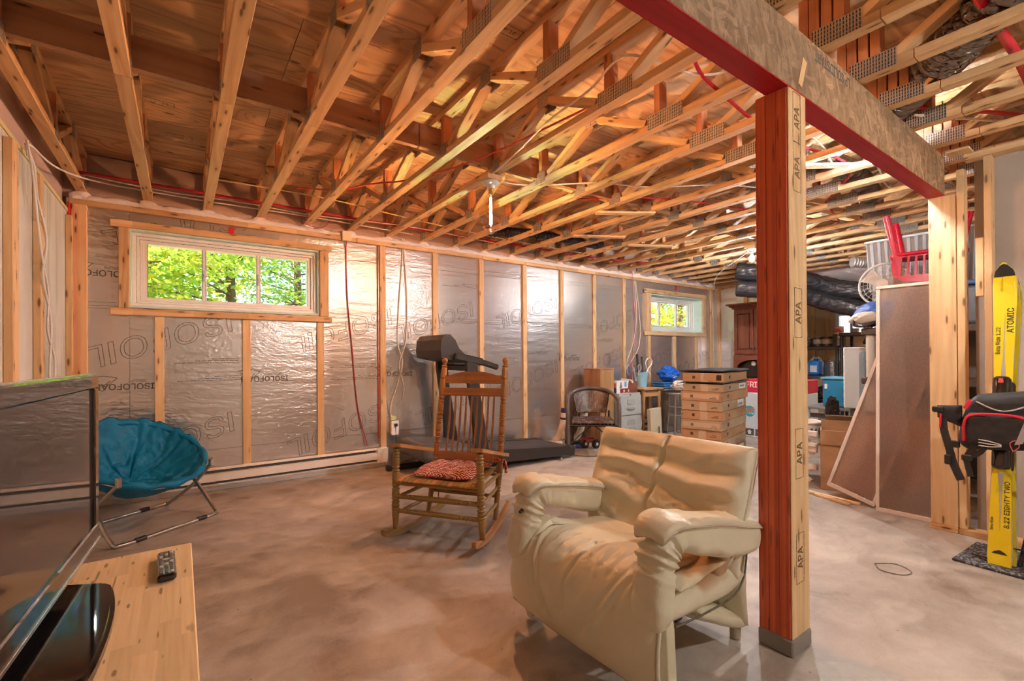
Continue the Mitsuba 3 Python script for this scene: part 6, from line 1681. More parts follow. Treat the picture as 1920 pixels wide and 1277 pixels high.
part('back_panel', hu, wood('cherry', bx(7.80, 7.82, 3.44, 4.055, 0.0, 1.129), along=(0, 0, 1)))
ov = part('oven_front', hu, ply(bx(7.40, 7.79, 3.445, 4.05, 0.78, 1.05, 0.01), plain(0.02, 0.014, 0.01, 0.12, 0.0, 0.8)), label='dark glossy oven front')
part('dial', ov, ply(mv(lathe([(0, 0), (0.035, 0), (0.035, 0.012), (0, 0.014)], 20), ry(-PI / 2), (7.399, 3.80, 1.0)), plain(0.65, 0.62, 0.58, 0.3), 40))
part('counter', hu, wood('cherry', bx(7.28, 7.82, 3.40, 4.095, 0.74, 0.775, 0.005)))
part('lower_case', hu, wood('cherry', bx(7.33, 7.7995, 3.4405, 4.0545, 0.0, 0.739, 0.004), along=(0, 0, 1)))

# ------------------------------------------------------------------ storage beyond the post
SHELF = plain(0.022, 0.023, 0.025, 0.45)


def shelving(label, x0, x1, y0, y1, zs, posts=0.045):
    t = thing('shelving_unit', label, 'shelf')
    for z in zs:
        s = part('shelf', t, ply(bx(x0, x1, y0, y1, z - 0.05, z, 0.008), SHELF))
        part('shelf_lip', s, ply(join([bx(x0 - 0.004, x0 - 0.0005, y0 + 0.05, y1 - 0.05, z - 0.045, z - 0.005)]), plain(0.05, 0.05, 0.055, 0.4)))
    for x in (x0 + 0.03, x1 - 0.03):
        for y in (y0 + 0.03, y1 - 0.03):
            for a, c in zip([0] + list(zs[:-1]), [z - 0.05 for z in zs]):
                part('post', t, ply(mv(lathe([(posts / 2, a + 0.0005), (posts / 2, c - 0.0005)], 12), None, (x, y, 0)), SHELF, 40))
    return t


shelving('black plastic shelving unit with paint cans, just right of the red post', 8.25, 8.66, 2.93, 3.85, (0.06, 0.42, 0.80, 1.265))
shelving('second black plastic shelving unit, beside the standing blue tote', 8.05, 8.50, 2.22, 2.86, (0.06, 0.47, 0.86, 1.25, 1.46))


def can(label, x, y, z, r, h, body, band=None, lid=(0.55, 0.55, 0.53), text=None, group=None):
    t = thing('paint_can', label, 'can', group)
    part('tin', t, ply(mv(lathe([(r - 0.003, z), (r, z + 0.004), (r, z + h - 0.004), (r - 0.003, z + h), (r - 0.012, z + h), (r - 0.012, z + h - 0.005), (0, z + h - 0.005)], 24), None, (x, y, 0)), plain(*body, 0.35), 40))
    part('lid_rim', t, ply(tube([(x + (r - 0.004) * math.cos(a), y + (r - 0.004) * math.sin(a), z + h) for a in np.arange(20) * PI / 10], 0.004, 6, closed=True), plain(*lid, 0.25, 0.7), True))
    if band:
        part('label_band', t, ply(mv(lathe([(r + 0.0006, z + h * 0.25), (r + 0.0006, z + h * 0.75)], 24), None, (x, y, 0)), plain(*band, 0.5), True))
    if text:
        a = math.atan2(-y, -x)
        m = mv(words(text, 0.04, 0.001, True), rz(PI / 2))
        axes = np.stack([[-math.sin(a), math.cos(a), 0], [0, 0, 1.0], [math.cos(a), math.sin(a), 0]], 1)
        part('lettering', t, ply((m[0] @ axes.T + [x + (r + 0.001) * math.cos(a), y + (r + 0.001) * math.sin(a), z + h / 2], m[1]), WHITE))
    return t


can('dark paint can at the left end of the top shelf', 8.36, 3.40, 1.266, 0.07, 0.13, (0.03, 0.03, 0.03), (0.05, 0.05, 0.05))
can('black and white paint can, second on the top shelf', 8.36, 3.26, 1.266, 0.065, 0.15, (0.05, 0.05, 0.05), (0.45, 0.42, 0.36))
can('paint can with a cream label, third on the top shelf', 8.37, 3.13, 1.266, 0.07, 0.155, (0.05, 0.045, 0.04), (0.50, 0.42, 0.30))
can('large dark grey paint tub on the top shelf, under the pink tub', 8.37, 2.965 + 0.0, 1.266, 0.085, 0.185, (0.06, 0.065, 0.07), None, (0.2, 0.2, 0.2), 'LUXURA')
can('small pink-labelled tub on top of the large grey tub', 8.37, 2.965, 1.452, 0.06, 0.115, (0.70, 0.66, 0.62), (0.62, 0.12, 0.16))
can('small open paint can on the top of the second shelving unit', 8.2, 2.70, 1.461, 0.055, 0.06, (0.35, 0.33, 0.30))
jg = thing('blue_jug', 'blue plastic jug on the middle shelf of the black shelving', 'jug')
part('body', jg, ply(mv(rbox(0.16, 0.17, 0.24, 0.04), None, (8.42, 3.32, 0.921)), plain(0.012, 0.15, 0.48, 0.35), True))
part('cap', jg, ply(mv(lathe([(0.03, 0), (0.03, 0.03), (0, 0.032)], 16), None, (8.42, 3.31, 1.04)), BLACK, 40))
part('label_patch', jg, ply(bx(8.337, 8.3395, 3.27, 3.37, 0.85, 0.96), plain(0.6, 0.66, 0.7, 0.5)))
can('dark grey tub lettered in white on the middle shelf', 8.40, 3.075, 0.801, 0.11, 0.235, (0.055, 0.06, 0.066), None, (0.15, 0.15, 0.15), 'LUXURA')
b_ = thing('clear_bag', 'clear plastic bag heaped behind the blue jug', 'bag')
part('bag', b_, ply(crumple(8.55, 3.36, 0.93, 0.10, 0.12, 0.17, 12, 0.4), plain(0.34, 0.37, 0.38, 0.25), True))
for k, (y, z, sx, h, c, l) in enumerate(((3.40, 0.421, 0.16, 0.13, (0.02, 0.11, 0.40), 'blue carton on the lower shelf beside the black helmet'), (3.24, 0.421, 0.10, 0.06, (0.05, 0.30, 0.08), 'green packet on the lower shelf beside the black helmet'), (3.46, 0.061, 0.3, 0.14, (0.02, 0.20, 0.45), 'blue box on the bottom shelf of the black shelving'), (3.10, 0.801 - 0.74, 0.2, 0.1, (0.03, 0.22, 0.42), 'teal box on the bottom shelf next to the blue box'))):
    t = thing('small_box', l, 'box')
    part('box', t, ply(bx(8.30, 8.30 + sx, y - 0.08, y + 0.08, z, z + h, 0.004), plain(*c, 0.4)))
    part('label_patch', t, ply(bx(8.297, 8.2995, y - 0.04, y + 0.03, z + h * 0.3, z + h * 0.7), plain(0.6, 0.62, 0.62, 0.5)))
t = thing('helmet', 'glossy black helmet on the lower shelf beside the blue tote', 'helmet')
s = trimesh.creation.uv_sphere(radius=1.0, count=[26, 34])
v = np.array(s.vertices)
v[:, 2] = np.where(v[:, 2] < -0.45, -0.45 + (v[:, 2] + 0.45) * 0.25, v[:, 2])
part('shell', t, ply((v * [0.16, 0.145, 0.15] + [8.15, 3.075, 0.51], np.array(s.faces)), GLOSS, True))
part('trim', t, ply(tube([(8.15 + 0.145 * math.cos(a), 3.075 + 0.132 * math.sin(a), 0.44) for a in np.arange(28) * 2 * PI / 28], 0.012, 8, closed=True), RUBBER, True))
part('visor', t, ply(mv(rbox(0.06, 0.2, 0.02, 0.008), ry(0.2), (8.0, 3.07, 0.49)), GLOSS, True))
rx_ = thing('red_case', 'red case with white lettering on the shelf under the yellow packs', 'case')
part('case', rx_, ply(bx(8.08, 8.44, 2.42, 2.80, 0.471, 0.70, 0.012), plain(0.60, 0.05, 0.03, 0.4)))
part('lettering', rx_, ply(join([bx(8.076, 8.0795, 2.50 + 0.04 * k, 2.53 + 0.04 * k, 0.62, 0.65) for k in range(5)]), plain(0.75, 0.6, 0.5, 0.5)))
yp = thing('yellow_pack', 'flat yellow packs on the second shelving unit', 'pack')
part('pack', yp, ply(mv(rbox(0.34, 0.36, 0.06, 0.02), None, (8.25, 2.60, 0.892)), plain(0.55, 0.50, 0.02, 0.4), True))
dk = thing('wooden_tray', 'dark tray lying over the yellow packs', 'tray')
part('tray', dk, ply(bx(8.1, 8.4, 2.42, 2.78, 0.925, 0.99, 0.006), plain(0.07, 0.055, 0.05, 0.5)))
fl_ = thing('broom_handle', 'dark pole leaning from the shelf up towards the fan', 'pole')
part('pole', fl_, ply(tube([(8.0, 2.52, 1.30), (6.2, 1.84, 1.52)], 0.022, 10), plain(0.05, 0.03, 0.03, 0.5), 40))
part('tag', fl_, ply(mv(box(0.16, 0.004, 0.12), rz(-0.9) @ ry(0.5), (6.9, 2.07, 1.38)), plain(0.32, 0.16, 0.38, 0.5)), label='purple and white tag')

# grey plastic table with the blue tote
gt = thing('plastic_table', 'low grey plastic table carrying the standing blue tote', 'table')
GP = plain(0.15, 0.155, 0.16, 0.5)
part('tabletop', gt, ply(bx(6.35, 6.95, 2.06, 2.66, 0.47, 0.50, 0.006), GP))
for z in (0.20, 0.36):
    part('slat', gt, ply(bx(6.40, 6.44, 2.08, 2.64, z, z + 0.05, 0.006), plain(0.05, 0.035, 0.03, 0.5)))
for x in (6.39, 6.91):
    for y in (2.10, 2.61):
        part('leg', gt, ply(mv(lathe([(0.025, 0), (0.025, 0.469)], 12), None, (x, y, 0)), plain(0.42, 0.42, 0.41, 0.4), 40))
bt = thing('blue_tote', 'translucent blue storage tote on the grey plastic table', 'tote')
part('tub', bt, ply(mv(rbox(0.34, 0.36, 0.34, 0.03), None, (6.58, 2.28, 0.672)), plain(0.015, 0.15, 0.27, 0.25, 0.0, 0.6), True))
part('rim', bt, ply(mv(rbox(0.37, 0.39, 0.03, 0.012), None, (6.58, 2.28, 0.85)), plain(0.10, 0.30, 0.42, 0.3), True))
part('tag', bt, ply(bx(6.406, 6.4095, 2.40, 2.43, 0.72, 0.78), WHITE))
dt = thing('folding_chair', 'dark folded camp chair wedged between the blue tote and the framed panel', 'chair')
part('fabric', dt, ply(tube([(5.55, 1.78, 0.48), (5.75, 1.70, 0.92)], 0.06, 12), plain(0.02, 0.018, 0.018, 0.7), True))
part('leg', dt, ply(tube([(5.5, 1.82, 0.20), (5.62, 1.77, 0.62)], 0.014, 8), plain(0.4, 0.38, 0.36, 0.3, 0.5), True))
part('leg', dt, ply(tube([(5.45, 1.76, 0.0), (5.66, 1.68, 0.75)], 0.012, 8), plain(0.05, 0.05, 0.08, 0.4), True))
# open cardboard cartons
bg_ = thing('open_carton', 'tall open cardboard carton with loose flaps leaning by the framed panels', 'carton')
oc = Local(4.43, 1.66, 0.35)
for x0, x1, ya, yb, z in ((0.0, 0.008, -0.32, 0.05, 0.50), (0.0, 0.25, 0.045, 0.052, 0.50), (0.25, 0.258, -0.32, 0.05, 0.56), (0.0, 0.25, -0.325, -0.318, 0.55)):
    part('panel', bg_, ply(oc.mesh(bx(x0, x1, ya, yb, 0.003, z)), 'cardboard'))
part('flap', bg_, ply(oc.mesh(mv(box(0.006, 0.18, 0.12), ry(-0.06), (-0.012, -0.04, 0.44))), 'cardboard'))
part('flap', bg_, ply(oc.mesh(mv(box(0.10, 0.3, 0.005), ry(0.5), (0.28, -0.13, 0.58))), 'cardboard_grey'))
bg2 = thing('open_carton', 'second larger cardboard carton behind, seen through the framed panels', 'carton')
oc2 = Local(4.74, 1.46, 0.2)
for x0, x1, ya, yb, z in ((0.0, 0.008, -0.50, 0.10, 0.62), (0.0, 0.30, 0.095, 0.102, 0.60), (0.30, 0.308, -0.5, 0.1, 0.62), (0.0, 0.3, -0.505, -0.498, 0.62)):
    part('panel', bg2, ply(oc2.mesh(bx(x0, x1, ya, yb, 0.003, z)), 'cardboard'))
part('flap', bg2, ply(oc2.mesh(mv(box(0.16, 0.5, 0.005), ry(0.35), (0.04, -0.2, 0.635))), 'cardboard_grey'))
pb = thing('black_bag', 'crumpled black plastic bag over the open carton', 'bag')
part('bag', pb, ply(crumple(4.80, 1.76, 0.63, 0.05, 0.055, 0.12, 17, 0.8), plain(0.006, 0.006, 0.007, 0.2), 35))
# white slatted children's chair and rack just right of the post
wc = thing('white_rack', 'white slatted plastic chair partly hidden behind the red post', 'chair')
for z in (0.10, 0.26, 0.40):
    part('slat', wc, ply(bx(4.62, 4.66, 1.82, 2.30, z, z + 0.05, 0.006), plain(0.76, 0.72, 0.70, 0.4)))
part('seat', wc, ply(bx(4.60, 4.95, 1.82, 2.3, 0.31, 0.345, 0.008), WHITE))
part('leg', wc, ply(join([bar((4.60, 1.86, 0.0), (4.66, 2.24, 0.26), 0.03, 0.04), bar((4.60, 2.24, 0.0), (4.66, 1.86, 0.26), 0.03, 0.04)]), plain(0.74, 0.66, 0.62, 0.4)))
bsk = thing('laundry_basket', 'white plastic basket with slots behind the cardboard carton', 'basket')
part('basket', bsk, ply(mv(lathe([(0.16, 0.346), (0.19, 0.50), (0.20, 0.505), (0.20, 0.515), (0.18, 0.51), (0.15, 0.36), (0.0, 0.355)], 28), None, (4.80, 2.05, 0)), WHITE, 40))
part('slot', bsk, ply(join([mv(box(0.006, 0.018, 0.06), rz(a), (4.80 + 0.181 * math.cos(a), 2.05 + 0.181 * math.sin(a), 0.43)) for a in np.arange(24) * PI / 12]), plain(0.1, 0.1, 0.1, 0.6)))
for k, (p0, p1) in enumerate((((4.22, 1.80, 0.012), (4.16, 1.35, 0.012)), ((4.18, 1.66, 0.009), (4.10, 1.40, 0.009)))):
    solo('wood_offcut', ['pale wood strip lying on the floor by the cardboard carton', 'short wood strip lying in front of the longer one'][k], 'board', wood('lumber_pale', bar(p0, p1, 0.035, 0.018 - 0.002 * k, b=0.002)))

# framed translucent panels leaning beside the partition
scene['bronze_sheet'] = {'type': 'principledthin', 'base_color': proc(lambda p, n, uv: mix((0.80, 0.60, 0.50), (0.66, 0.48, 0.39), noise(p.y * 240, p.z * 160, 2.0))), 'roughness': 0.14, 'spec_trans': 0.75, 'diff_trans': 0.8}
FRM = plain(0.66, 0.56, 0.50, 0.4)


def framed(label, o, e1, e2, w, h, split=None):
    """o: lower corner; e1 along the width, e2 along the height."""
    t = thing('framed_panel', label, 'panel')
    M_ = np.stack([unit(e1), unit(e2), np.cross(unit(e1), unit(e2))], 1)
    W_ = lambda q: (q[0] @ M_.T + np.asarray(o), q[1])
    fw = 0.022
    for nm, q in (('frame_rail', bx(0, w, 0, fw + 0.008, -0.012, 0.012, 0.002)), ('frame_rail', bx(0, w, h - fw, h, -0.012, 0.012, 0.002)), ('frame_stile', bx(0, fw, fw + 0.009, h - fw - 0.001, -0.012, 0.012, 0.002)), ('frame_stile', bx(w - fw, w, fw + 0.009, h - fw - 0.001, -0.012, 0.012, 0.002))):
        part(nm, t, ply(W_(q), FRM))
    q = np.array([[fw, fw, 0], [w - fw, fw, 0], [w - fw, h - fw, 0], [fw, h - fw, 0]], float)
    part('sheet', t, ply(W_((q, np.array([[0, 1, 2], [0, 2, 3]]))), 'bronze_sheet'))
    for a, c in ((0.0, 0.0), (w - 0.025, 0.0), (0.0, h - 0.03)):
        part('corner_clip', t, ply(W_(bx(a - 0.003, a + 0.028, c - 0.003, c + 0.03, -0.016, -0.0125)), BLACK))
    return t


framed('upright framed bronze translucent panel against the end of the partition', (4.125, 1.238, 0.0), (0.0, -1, 0), (0.03, 0, 1.0), 0.34, 1.635)
framed('tilted framed bronze translucent panel leaning behind the upright one', (4.185, 1.575, 0.105), (0.0, -0.31, -0.098), (0.03, -0.30, 0.95), 0.325, 1.60)
wp = thing('ribbed_strip', 'white ribbed plastic strip at the top of the upright panel', 'panel')
part('strip', wp, ply(join([bx(4.20, 4.212, 0.915 + 0.018 * k, 0.930 + 0.018 * k, 1.46, 1.625, 0.003) for k in range(4)] + [bx(4.212, 4.218, 0.91, 0.99, 1.46, 1.625)]), plain(0.72, 0.70, 0.68, 0.4)))

# tall storage shelf with brown shelves and beige legs; on it the fan, totes and the red chair
ts = thing('storage_shelf', 'plastic shelf with brown top and beige legs behind the framed panels', 'shelf')
for z in (0.46, 0.92, 1.385):
    part('shelf', ts, ply(bx(5.30, 5.85, 0.80, 1.70, z - 0.065, z, 0.01), plain(0.075, 0.05, 0.04, 0.5)))
for x in (5.36, 5.79):
    for y in (0.86, 1.64):
        for a, c in ((0, 0.394), (0.461, 0.854), (0.921, 1.319)):
            part('leg', ts, ply(mv(lathe([(0.036, a), (0.036, c)], 14), None, (x, y, 0)), plain(0.60, 0.52, 0.44, 0.5), 40))
ct = thing('storage_tote', 'clear plastic tote standing on its end beside the beige shelf leg', 'tote')
part('tub', ct, ply(mv(rbox(0.20, 0.16, 0.56, 0.05), None, (5.66, 1.81, 0.90)), plain(0.24, 0.32, 0.37, 0.25), True))
part('lid', ct, ply(mv(rbox(0.03, 0.20, 0.62, 0.014), rz(0.5), (5.56, 1.83, 0.90)), plain(0.70, 0.74, 0.75, 0.3), True))
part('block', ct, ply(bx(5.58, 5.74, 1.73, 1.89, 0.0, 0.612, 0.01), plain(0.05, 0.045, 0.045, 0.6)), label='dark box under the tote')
gtote = thing('storage_tote', 'grey lidded tote on the brown shelf under the red chair', 'tote')
part('tub', gtote, ply(mv(rbox(0.44, 0.52, 0.33, 0.04), None, (5.62, 1.10, 1.552)), plain(0.10, 0.12, 0.15, 0.4), True))
part('lid', gtote, ply(mv(rbox(0.47, 0.55, 0.04, 0.015), None, (5.62, 1.10, 1.738)), plain(0.03, 0.12, 0.34, 0.4), True))
scene['frosted'] = {'type': 'principledthin', 'base_color': rgb(0.74, 0.76, 0.78), 'roughness': 0.35, 'spec_trans': 0.35, 'diff_trans': 0.9}
rt = thing('ribbed_tote', 'large frosted ribbed tote high on the shelf behind the red chair', 'tote')
ys = np.linspace(0.95, 1.80, 120)
rib = 0.008 * np.sign(np.sin(ys * 110))
v = np.vstack([np.stack([5.88 + rib, ys, np.full(120, 1.79)], 1), np.stack([5.86 + rib, ys + (ys - 1.375) * 0.06, np.full(120, 2.30)], 1)])
i = np.arange(119)
f = np.vstack([np.stack([i, i + 1, i + 121], 1), np.stack([i, i + 121, i + 120], 1)])
part('front', rt, ply((v, f), 'frosted'))
part('side', rt, ply(join([ramp_box(5.89, 6.35, 1.80, 1.803, 1.79, 2.30, 1.79, 2.30), ramp_box(5.89, 6.35, 0.947, 0.95, 1.79, 2.30, 1.79, 2.30), bx(6.35, 6.353, 0.95, 1.8, 1.79, 2.3), bx(5.89, 6.35, 0.95, 1.80, 1.787, 1.79)]), 'frosted'))
part('rim', rt, ply(tube([(5.85, 0.92, 2.30), (5.85, 1.83, 2.30), (6.37, 1.83, 2.30), (6.37, 0.92, 2.30)], 0.012, 8, closed=True), plain(0.72, 0.74, 0.75, 0.3), True))
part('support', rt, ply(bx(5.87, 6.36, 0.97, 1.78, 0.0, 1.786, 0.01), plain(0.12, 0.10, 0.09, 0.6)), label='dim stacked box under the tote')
fn_ = thing('table_fan', 'beige round fan with a clear guard on top of the brown shelf', 'fan')
FC, fdir = np.array([5.47, 1.56, 1.80]), unit((-0.98, -0.05, 0.05))
fa = frame_of(fdir)
FM = np.stack([fa[:, 1], fa[:, 2], fa[:, 0]], 1)
fw_ = lambda m: (m[0] @ FM.T + FC, m[1])
part('guard_ring', fn_, ply(fw_(tube([(0.20 * math.cos(a), 0.20 * math.sin(a), 0) for a in np.arange(40) * PI / 20], 0.010, 8, closed=True)), plain(0.66, 0.66, 0.62, 0.25), True))
gw = [tube(curve([(0.045 * math.cos(a), 0.045 * math.sin(a), 0.055), (0.12 * math.cos(a), 0.12 * math.sin(a), 0.05), (0.198 * math.cos(a), 0.198 * math.sin(a), 0.005)], 4), 0.0018, 4) for a in np.arange(24) * PI / 12]
gw += [tube([(r_ * math.cos(a), r_ * math.sin(a), 0.052 - (r_ > 0.15) * 0.02) for a in np.arange(30) * PI / 15], 0.0018, 4, closed=True) for r_ in (0.08, 0.12, 0.16)]
part('guard', fn_, ply(fw_(join(gw)), plain(0.66, 0.64, 0.58, 0.3)))
part('hub_cap', fn_, ply(fw_(mv(lathe([(0.048, 0.05), (0.046, 0.066), (0.0, 0.07)], 24), None)), plain(0.70, 0.64, 0.55, 0.35), 40))
for a in np.arange(3) * 2 * PI / 3 + 0.4:
    part('blade', fn_, ply(fw_(mv(grid(lambda u, v: np.stack([0.04 + 0.14 * u, (v - 0.5) * (0.06 + 0.09 * u), 0.02 * (v - 0.5) + 0.0 * u], -1), 10, 8), rz(a))), plain(0.72, 0.68, 0.60, 0.35), True))
part('motor', fn_, ply(fw_(mv(lathe([(0.0, -0.13), (0.05, -0.12), (0.065, -0.05), (0.05, -0.01), (0.0, -0.01)], 22), None)), plain(0.62, 0.56, 0.48, 0.4), 40))
part('neck', fn_, ply(tube([FC + [0.06, 0, -0.05], (5.53, 1.56, 1.42)], 0.022, 12), plain(0.62, 0.56, 0.48, 0.4), 40))
part('foot', fn_, ply(mv(lathe([(0.11, 1.3855), (0.11, 1.40), (0.03, 1.425), (0, 1.425)], 24), None, (5.53, 1.56, 0)), plain(0.62, 0.56, 0.48, 0.4), 40))
bb_ = thing('sports_bag', 'blue and white padded bag bulging off the brown shelf under the fan', 'bag')
part('body', bb_, ply(mv(crumple(0, 0, 0, 0.20, 0.09, 0.12, 23, 0.25), ry(0.35) @ rz(1.25), (5.36, 1.60, 1.525)), plain(0.006, 0.05, 0.24, 0.5), True))
part('white_panel', bb_, ply(mv(crumple(0, 0, 0, 0.15, 0.07, 0.06, 26, 0.25), ry(0.35) @ rz(1.25), (5.31, 1.67, 1.48)), plain(0.55, 0.48, 0.42, 0.5), True))
part('strap', bb_, ply(tube(curve([(5.30, 1.74, 1.50), (5.26, 1.74, 1.42), (5.25, 1.66, 1.40), (5.26, 1.58, 1.43)], 8), 0.012, 8), BLACK, True))
# red plastic chair upside down
RCm = plain(0.60, 0.006, 0.035, 0.3, 0.0, 0.6)
rc = thing('plastic_chair', 'red plastic child chair stacked upside down with its legs in the air', 'chair')
RL = Local(5.42, 1.23, PI + 0.10)
part('seat', rc, ply(RL.mesh(pillow(lambda s, t: np.stack([0.16 - 0.32 * s, (2 * t - 1) * 0.20, 2.02 + 0.03 * np.sin(s * PI)], -1), 0.02, 24, 24, 10)), RCm, True))
part('seat_rim', rc, ply(RL.mesh(tube(curve([(0.16, -0.2, 2.02), (0.16, 0.2, 2.02), (-0.16, 0.2, 2.02), (-0.16, -0.2, 2.02)], 8, True), 0.016, 8, closed=True)), RCm, True))
for sx in (0.15, -0.15):
    for sy in (-0.19, 0.19):
        part('leg', rc, ply(RL.mesh(join([bar((sx, sy, 2.01), (sx * 1.35, sy * 1.35, 2.385), 0.05, 0.022, hint=(1, 0, 0), b=0.004), bar((sx, sy * 0.98, 2.01), (sx * 1.33, sy * 1.3, 2.385), 0.022, 0.05, hint=(1, 0, 0), b=0.004)])), RCm))
# back: an arched frame with slots, hanging down
out_b = Polygon([(-0.20, 0.0), (0.20, 0.0), (0.215, -0.10), (0.20, -0.19), (0.13, -0.235), (0.0, -0.25), (-0.13, -0.235), (-0.20, -0.19), (-0.215, -0.10)]).buffer(0.01)
for k in range(6):
    xc = -0.13 + 0.052 * k
    out_b = out_b.difference(Polygon([(xc - 0.014, -0.03), (xc + 0.014, -0.03), (xc * 1.08 + 0.015, -0.19), (xc * 1.08 - 0.015, -0.19)]).buffer(0.004))
mb = prism(out_b, 0.018)
mb = (np.stack([0.165 + 0.15 * np.clip(-mb[0][:, 1], 0, 1) ** 1.2 + mb[0][:, 2], mb[0][:, 0], 2.02 + mb[0][:, 1]], 1), mb[1])
part('backrest', rc, ply(RL.mesh(mb), RCm))

# ------------------------------------------------------------------ skis, backpack, mat at the partition
YEL = plain(0.70, 0.53, 0.010, 0.45, 0.0, 0.35)


def ski(label, base, top, yaw=0.0, ink=True):
    t = thing('ski', label, 'ski')
    base, top = np.asarray(base, float), np.asarray(top, float)
    L = np.linalg.norm(top - base)
    d = unit(top - base)
    side = unit(np.cross(d, [-1, 0, 0]))          # towards the right in the photograph (-y)
    side = side if side[1] < 0 else -side
    nrm = np.cross(side, d)
    nrm = nrm if nrm[0] < 0 else -nrm
    M_ = np.stack([side, d, nrm], 1)
    W_ = lambda m: (m[0] @ M_.T + base, m[1] if np.linalg.det(M_) > 0 else m[1][:, ::-1])
    s = np.linspace(0, 1, 40)
    hw = np.interp(s, [0, 0.02, 0.1, 0.45, 0.8, 0.93, 0.97, 0.99, 1.0], [0.044, 0.047, 0.045, 0.033, 0.047, 0.053, 0.045, 0.028, 0.006])
    poly = Polygon(np.vstack([np.stack([hw, s * L], 1), np.stack([-hw, s * L], 1)[::-1]]))
    def bend(m, lift=0.0):
        v = m[0].copy()
        q = v[:, 1] / L
        v[:, 2] += 0.06 * np.clip((q - 0.90) / 0.1, 0, 1) ** 2
        return W_((v, m[1]))
    dense = trimesh.Trimesh(*prism(poly.buffer(0.001), 0.004), process=False).subdivide_to_size(0.06)
    part('base', t, ply(bend((np.array(dense.vertices), np.array(dense.faces))), plain(0.5, 0.5, 0.5, 0.3, 0.6)))
    top_m = prism(poly.buffer(-0.002), 0.008)
    dense = trimesh.Trimesh(*mv(top_m, None, (0, 0, 0.0045)), process=False).subdivide_to_size(0.06)
    part('deck', t, ply(bend((np.array(dense.vertices), np.array(dense.faces))), YEL))
    z = 0.0128
    part('tip', t, ply(bend(prism(Polygon([(-0.05, 0.955 * L), (0.05, 0.955 * L), (0.046, 0.972 * L), (0.03, 0.985 * L), (0.0, 0.994 * L), (-0.03, 0.985 * L), (-0.046, 0.972 * L)]).difference(Polygon([(-0.05, 0.954 * L), (0.0, 0.94 * L), (0.05, 0.954 * L)])).intersection(poly.buffer(-0.004)), 0.002, None, (0, 0, z))), BLACK))
    if ink:
        INKB = plain(0.02, 0.018, 0.012, 0.4)
        GREYD = plain(0.42, 0.41, 0.40, 0.3, 0.4)
        part('stripe', t, ply(bend(prism([(-0.012, 0.58 * L), (0.0, 0.60 * L), (0.012, 0.58 * L), (0.005, 0.66 * L), (0.002, 0.83 * L), (-0.004, 0.66 * L)], 0.001, None, (0, 0, z))), GREYD))
        part('stripe', t, ply(bend(prism([(-0.014, 0.295 * L), (0.0, 0.285 * L), (0.014, 0.295 * L), (0.006, 0.24 * L), (0.0, 0.10 * L), (-0.006, 0.24 * L)], 0.001, None, (0, 0, z))), GREYD))
        tx = lambda s_, h, x, y, a=PI / 2, b=True: part('lettering', t, ply(bend(mv(words(s_, h, 0.0008, b), rz(a), (x, y * L, z))), INKB))
        tx('ATOMIC', 0.026, 0.024, 0.80)
        tx('Beta Ride 1.22', 0.017, -0.024, 0.73)
        tx('8.22 EIGHTY TWO', 0.020, 0.024, 0.19)
        tx('Beta Ride', 0.011, -0.032, 0.125)
        part('lettering', t, ply(bend(prism([(-0.03, 0.035 * L), (0.03, 0.035 * L), (0.02, 0.042 * L), (0.0, 0.048 * L), (-0.02, 0.042 * L)], 0.0008, None, (0, 0, z))), INKB))
    # binding: toe and heel pieces
    toe = part('toe_binding', t, ply(W_(mv(rbox(0.075, 0.13, 0.06, 0.028), None, (0, 0.565 * L, 0.042))), GLOSS, True))
    part('badge', toe, ply(W_(mv(prism([(-0.012, -0.012), (0.012, -0.012), (0.008, 0.012), (-0.008, 0.012)], 0.002), None, (0, 0.585 * L, 0.072))), plain(0.55, 0.08, 0.06, 0.4)))
    heel = part('heel_binding', t, ply(W_(join([mv(rbox(0.07, 0.16, 0.05, 0.024), None, (0, 0.345 * L, 0.036)), mv(rbox(0.055, 0.09, 0.07, 0.022), None, (0, 0.405 * L, 0.055)), mv(rbox(0.085, 0.035, 0.05, 0.014), None, (0, 0.38 * L, 0.05))])), GLOSS, True))
    part('plate', t, ply(W_(mv(box(0.05, 0.30, 0.014, 0.003), None, (0, 0.46 * L, 0.018))), plain(0.12, 0.12, 0.12, 0.4)))
    return t


ski('front yellow ski standing on its tail against the partition', (3.545, 0.525, 0.009), (3.965, 0.548, 1.652))
ski('rear yellow ski, mostly hidden behind the front one', (3.592, 0.514, 0.009), (3.995, 0.536, 1.60), ink=False)
po = thing('ski_pole', 'black ski pole leaning at the right edge beside the skis', 'pole')
part('shaft', po, ply(tube([(3.60, 0.46, 0.01), (3.96, 0.30, 1.15)], 0.009, 8), BLACK, True))
part('grip', po, ply(tube([(3.925, 0.315, 1.04), (3.965, 0.298, 1.16)], 0.018, 10), BLACK, True))
part('basket', po, ply(mv(lathe([(0.012, 0), (0.045, 0.002), (0.045, 0.006), (0.012, 0.01)], 20), ry(0.3), (3.628, 0.447, 0.09)), BLACK, 40))
bsdf('mat_pile', base_color=proc(lambda p, n, uv: mix((0.012, 0.012, 0.014), (0.16, 0.16, 0.17), dr.select(noise(p.x * 130, p.y * 130, 0.0) > 0.62, 1.0, 0.12))), roughness=0.95)
fm_ = mv(box(0.42, 0.62, 0.012, 0.003), rz(-0.06), (3.655, 0.375, 0.0065))
solo('door_mat', 'speckled dark grey floor mat under the skis', 'mat', ply(fm_, 'mat_pile'))
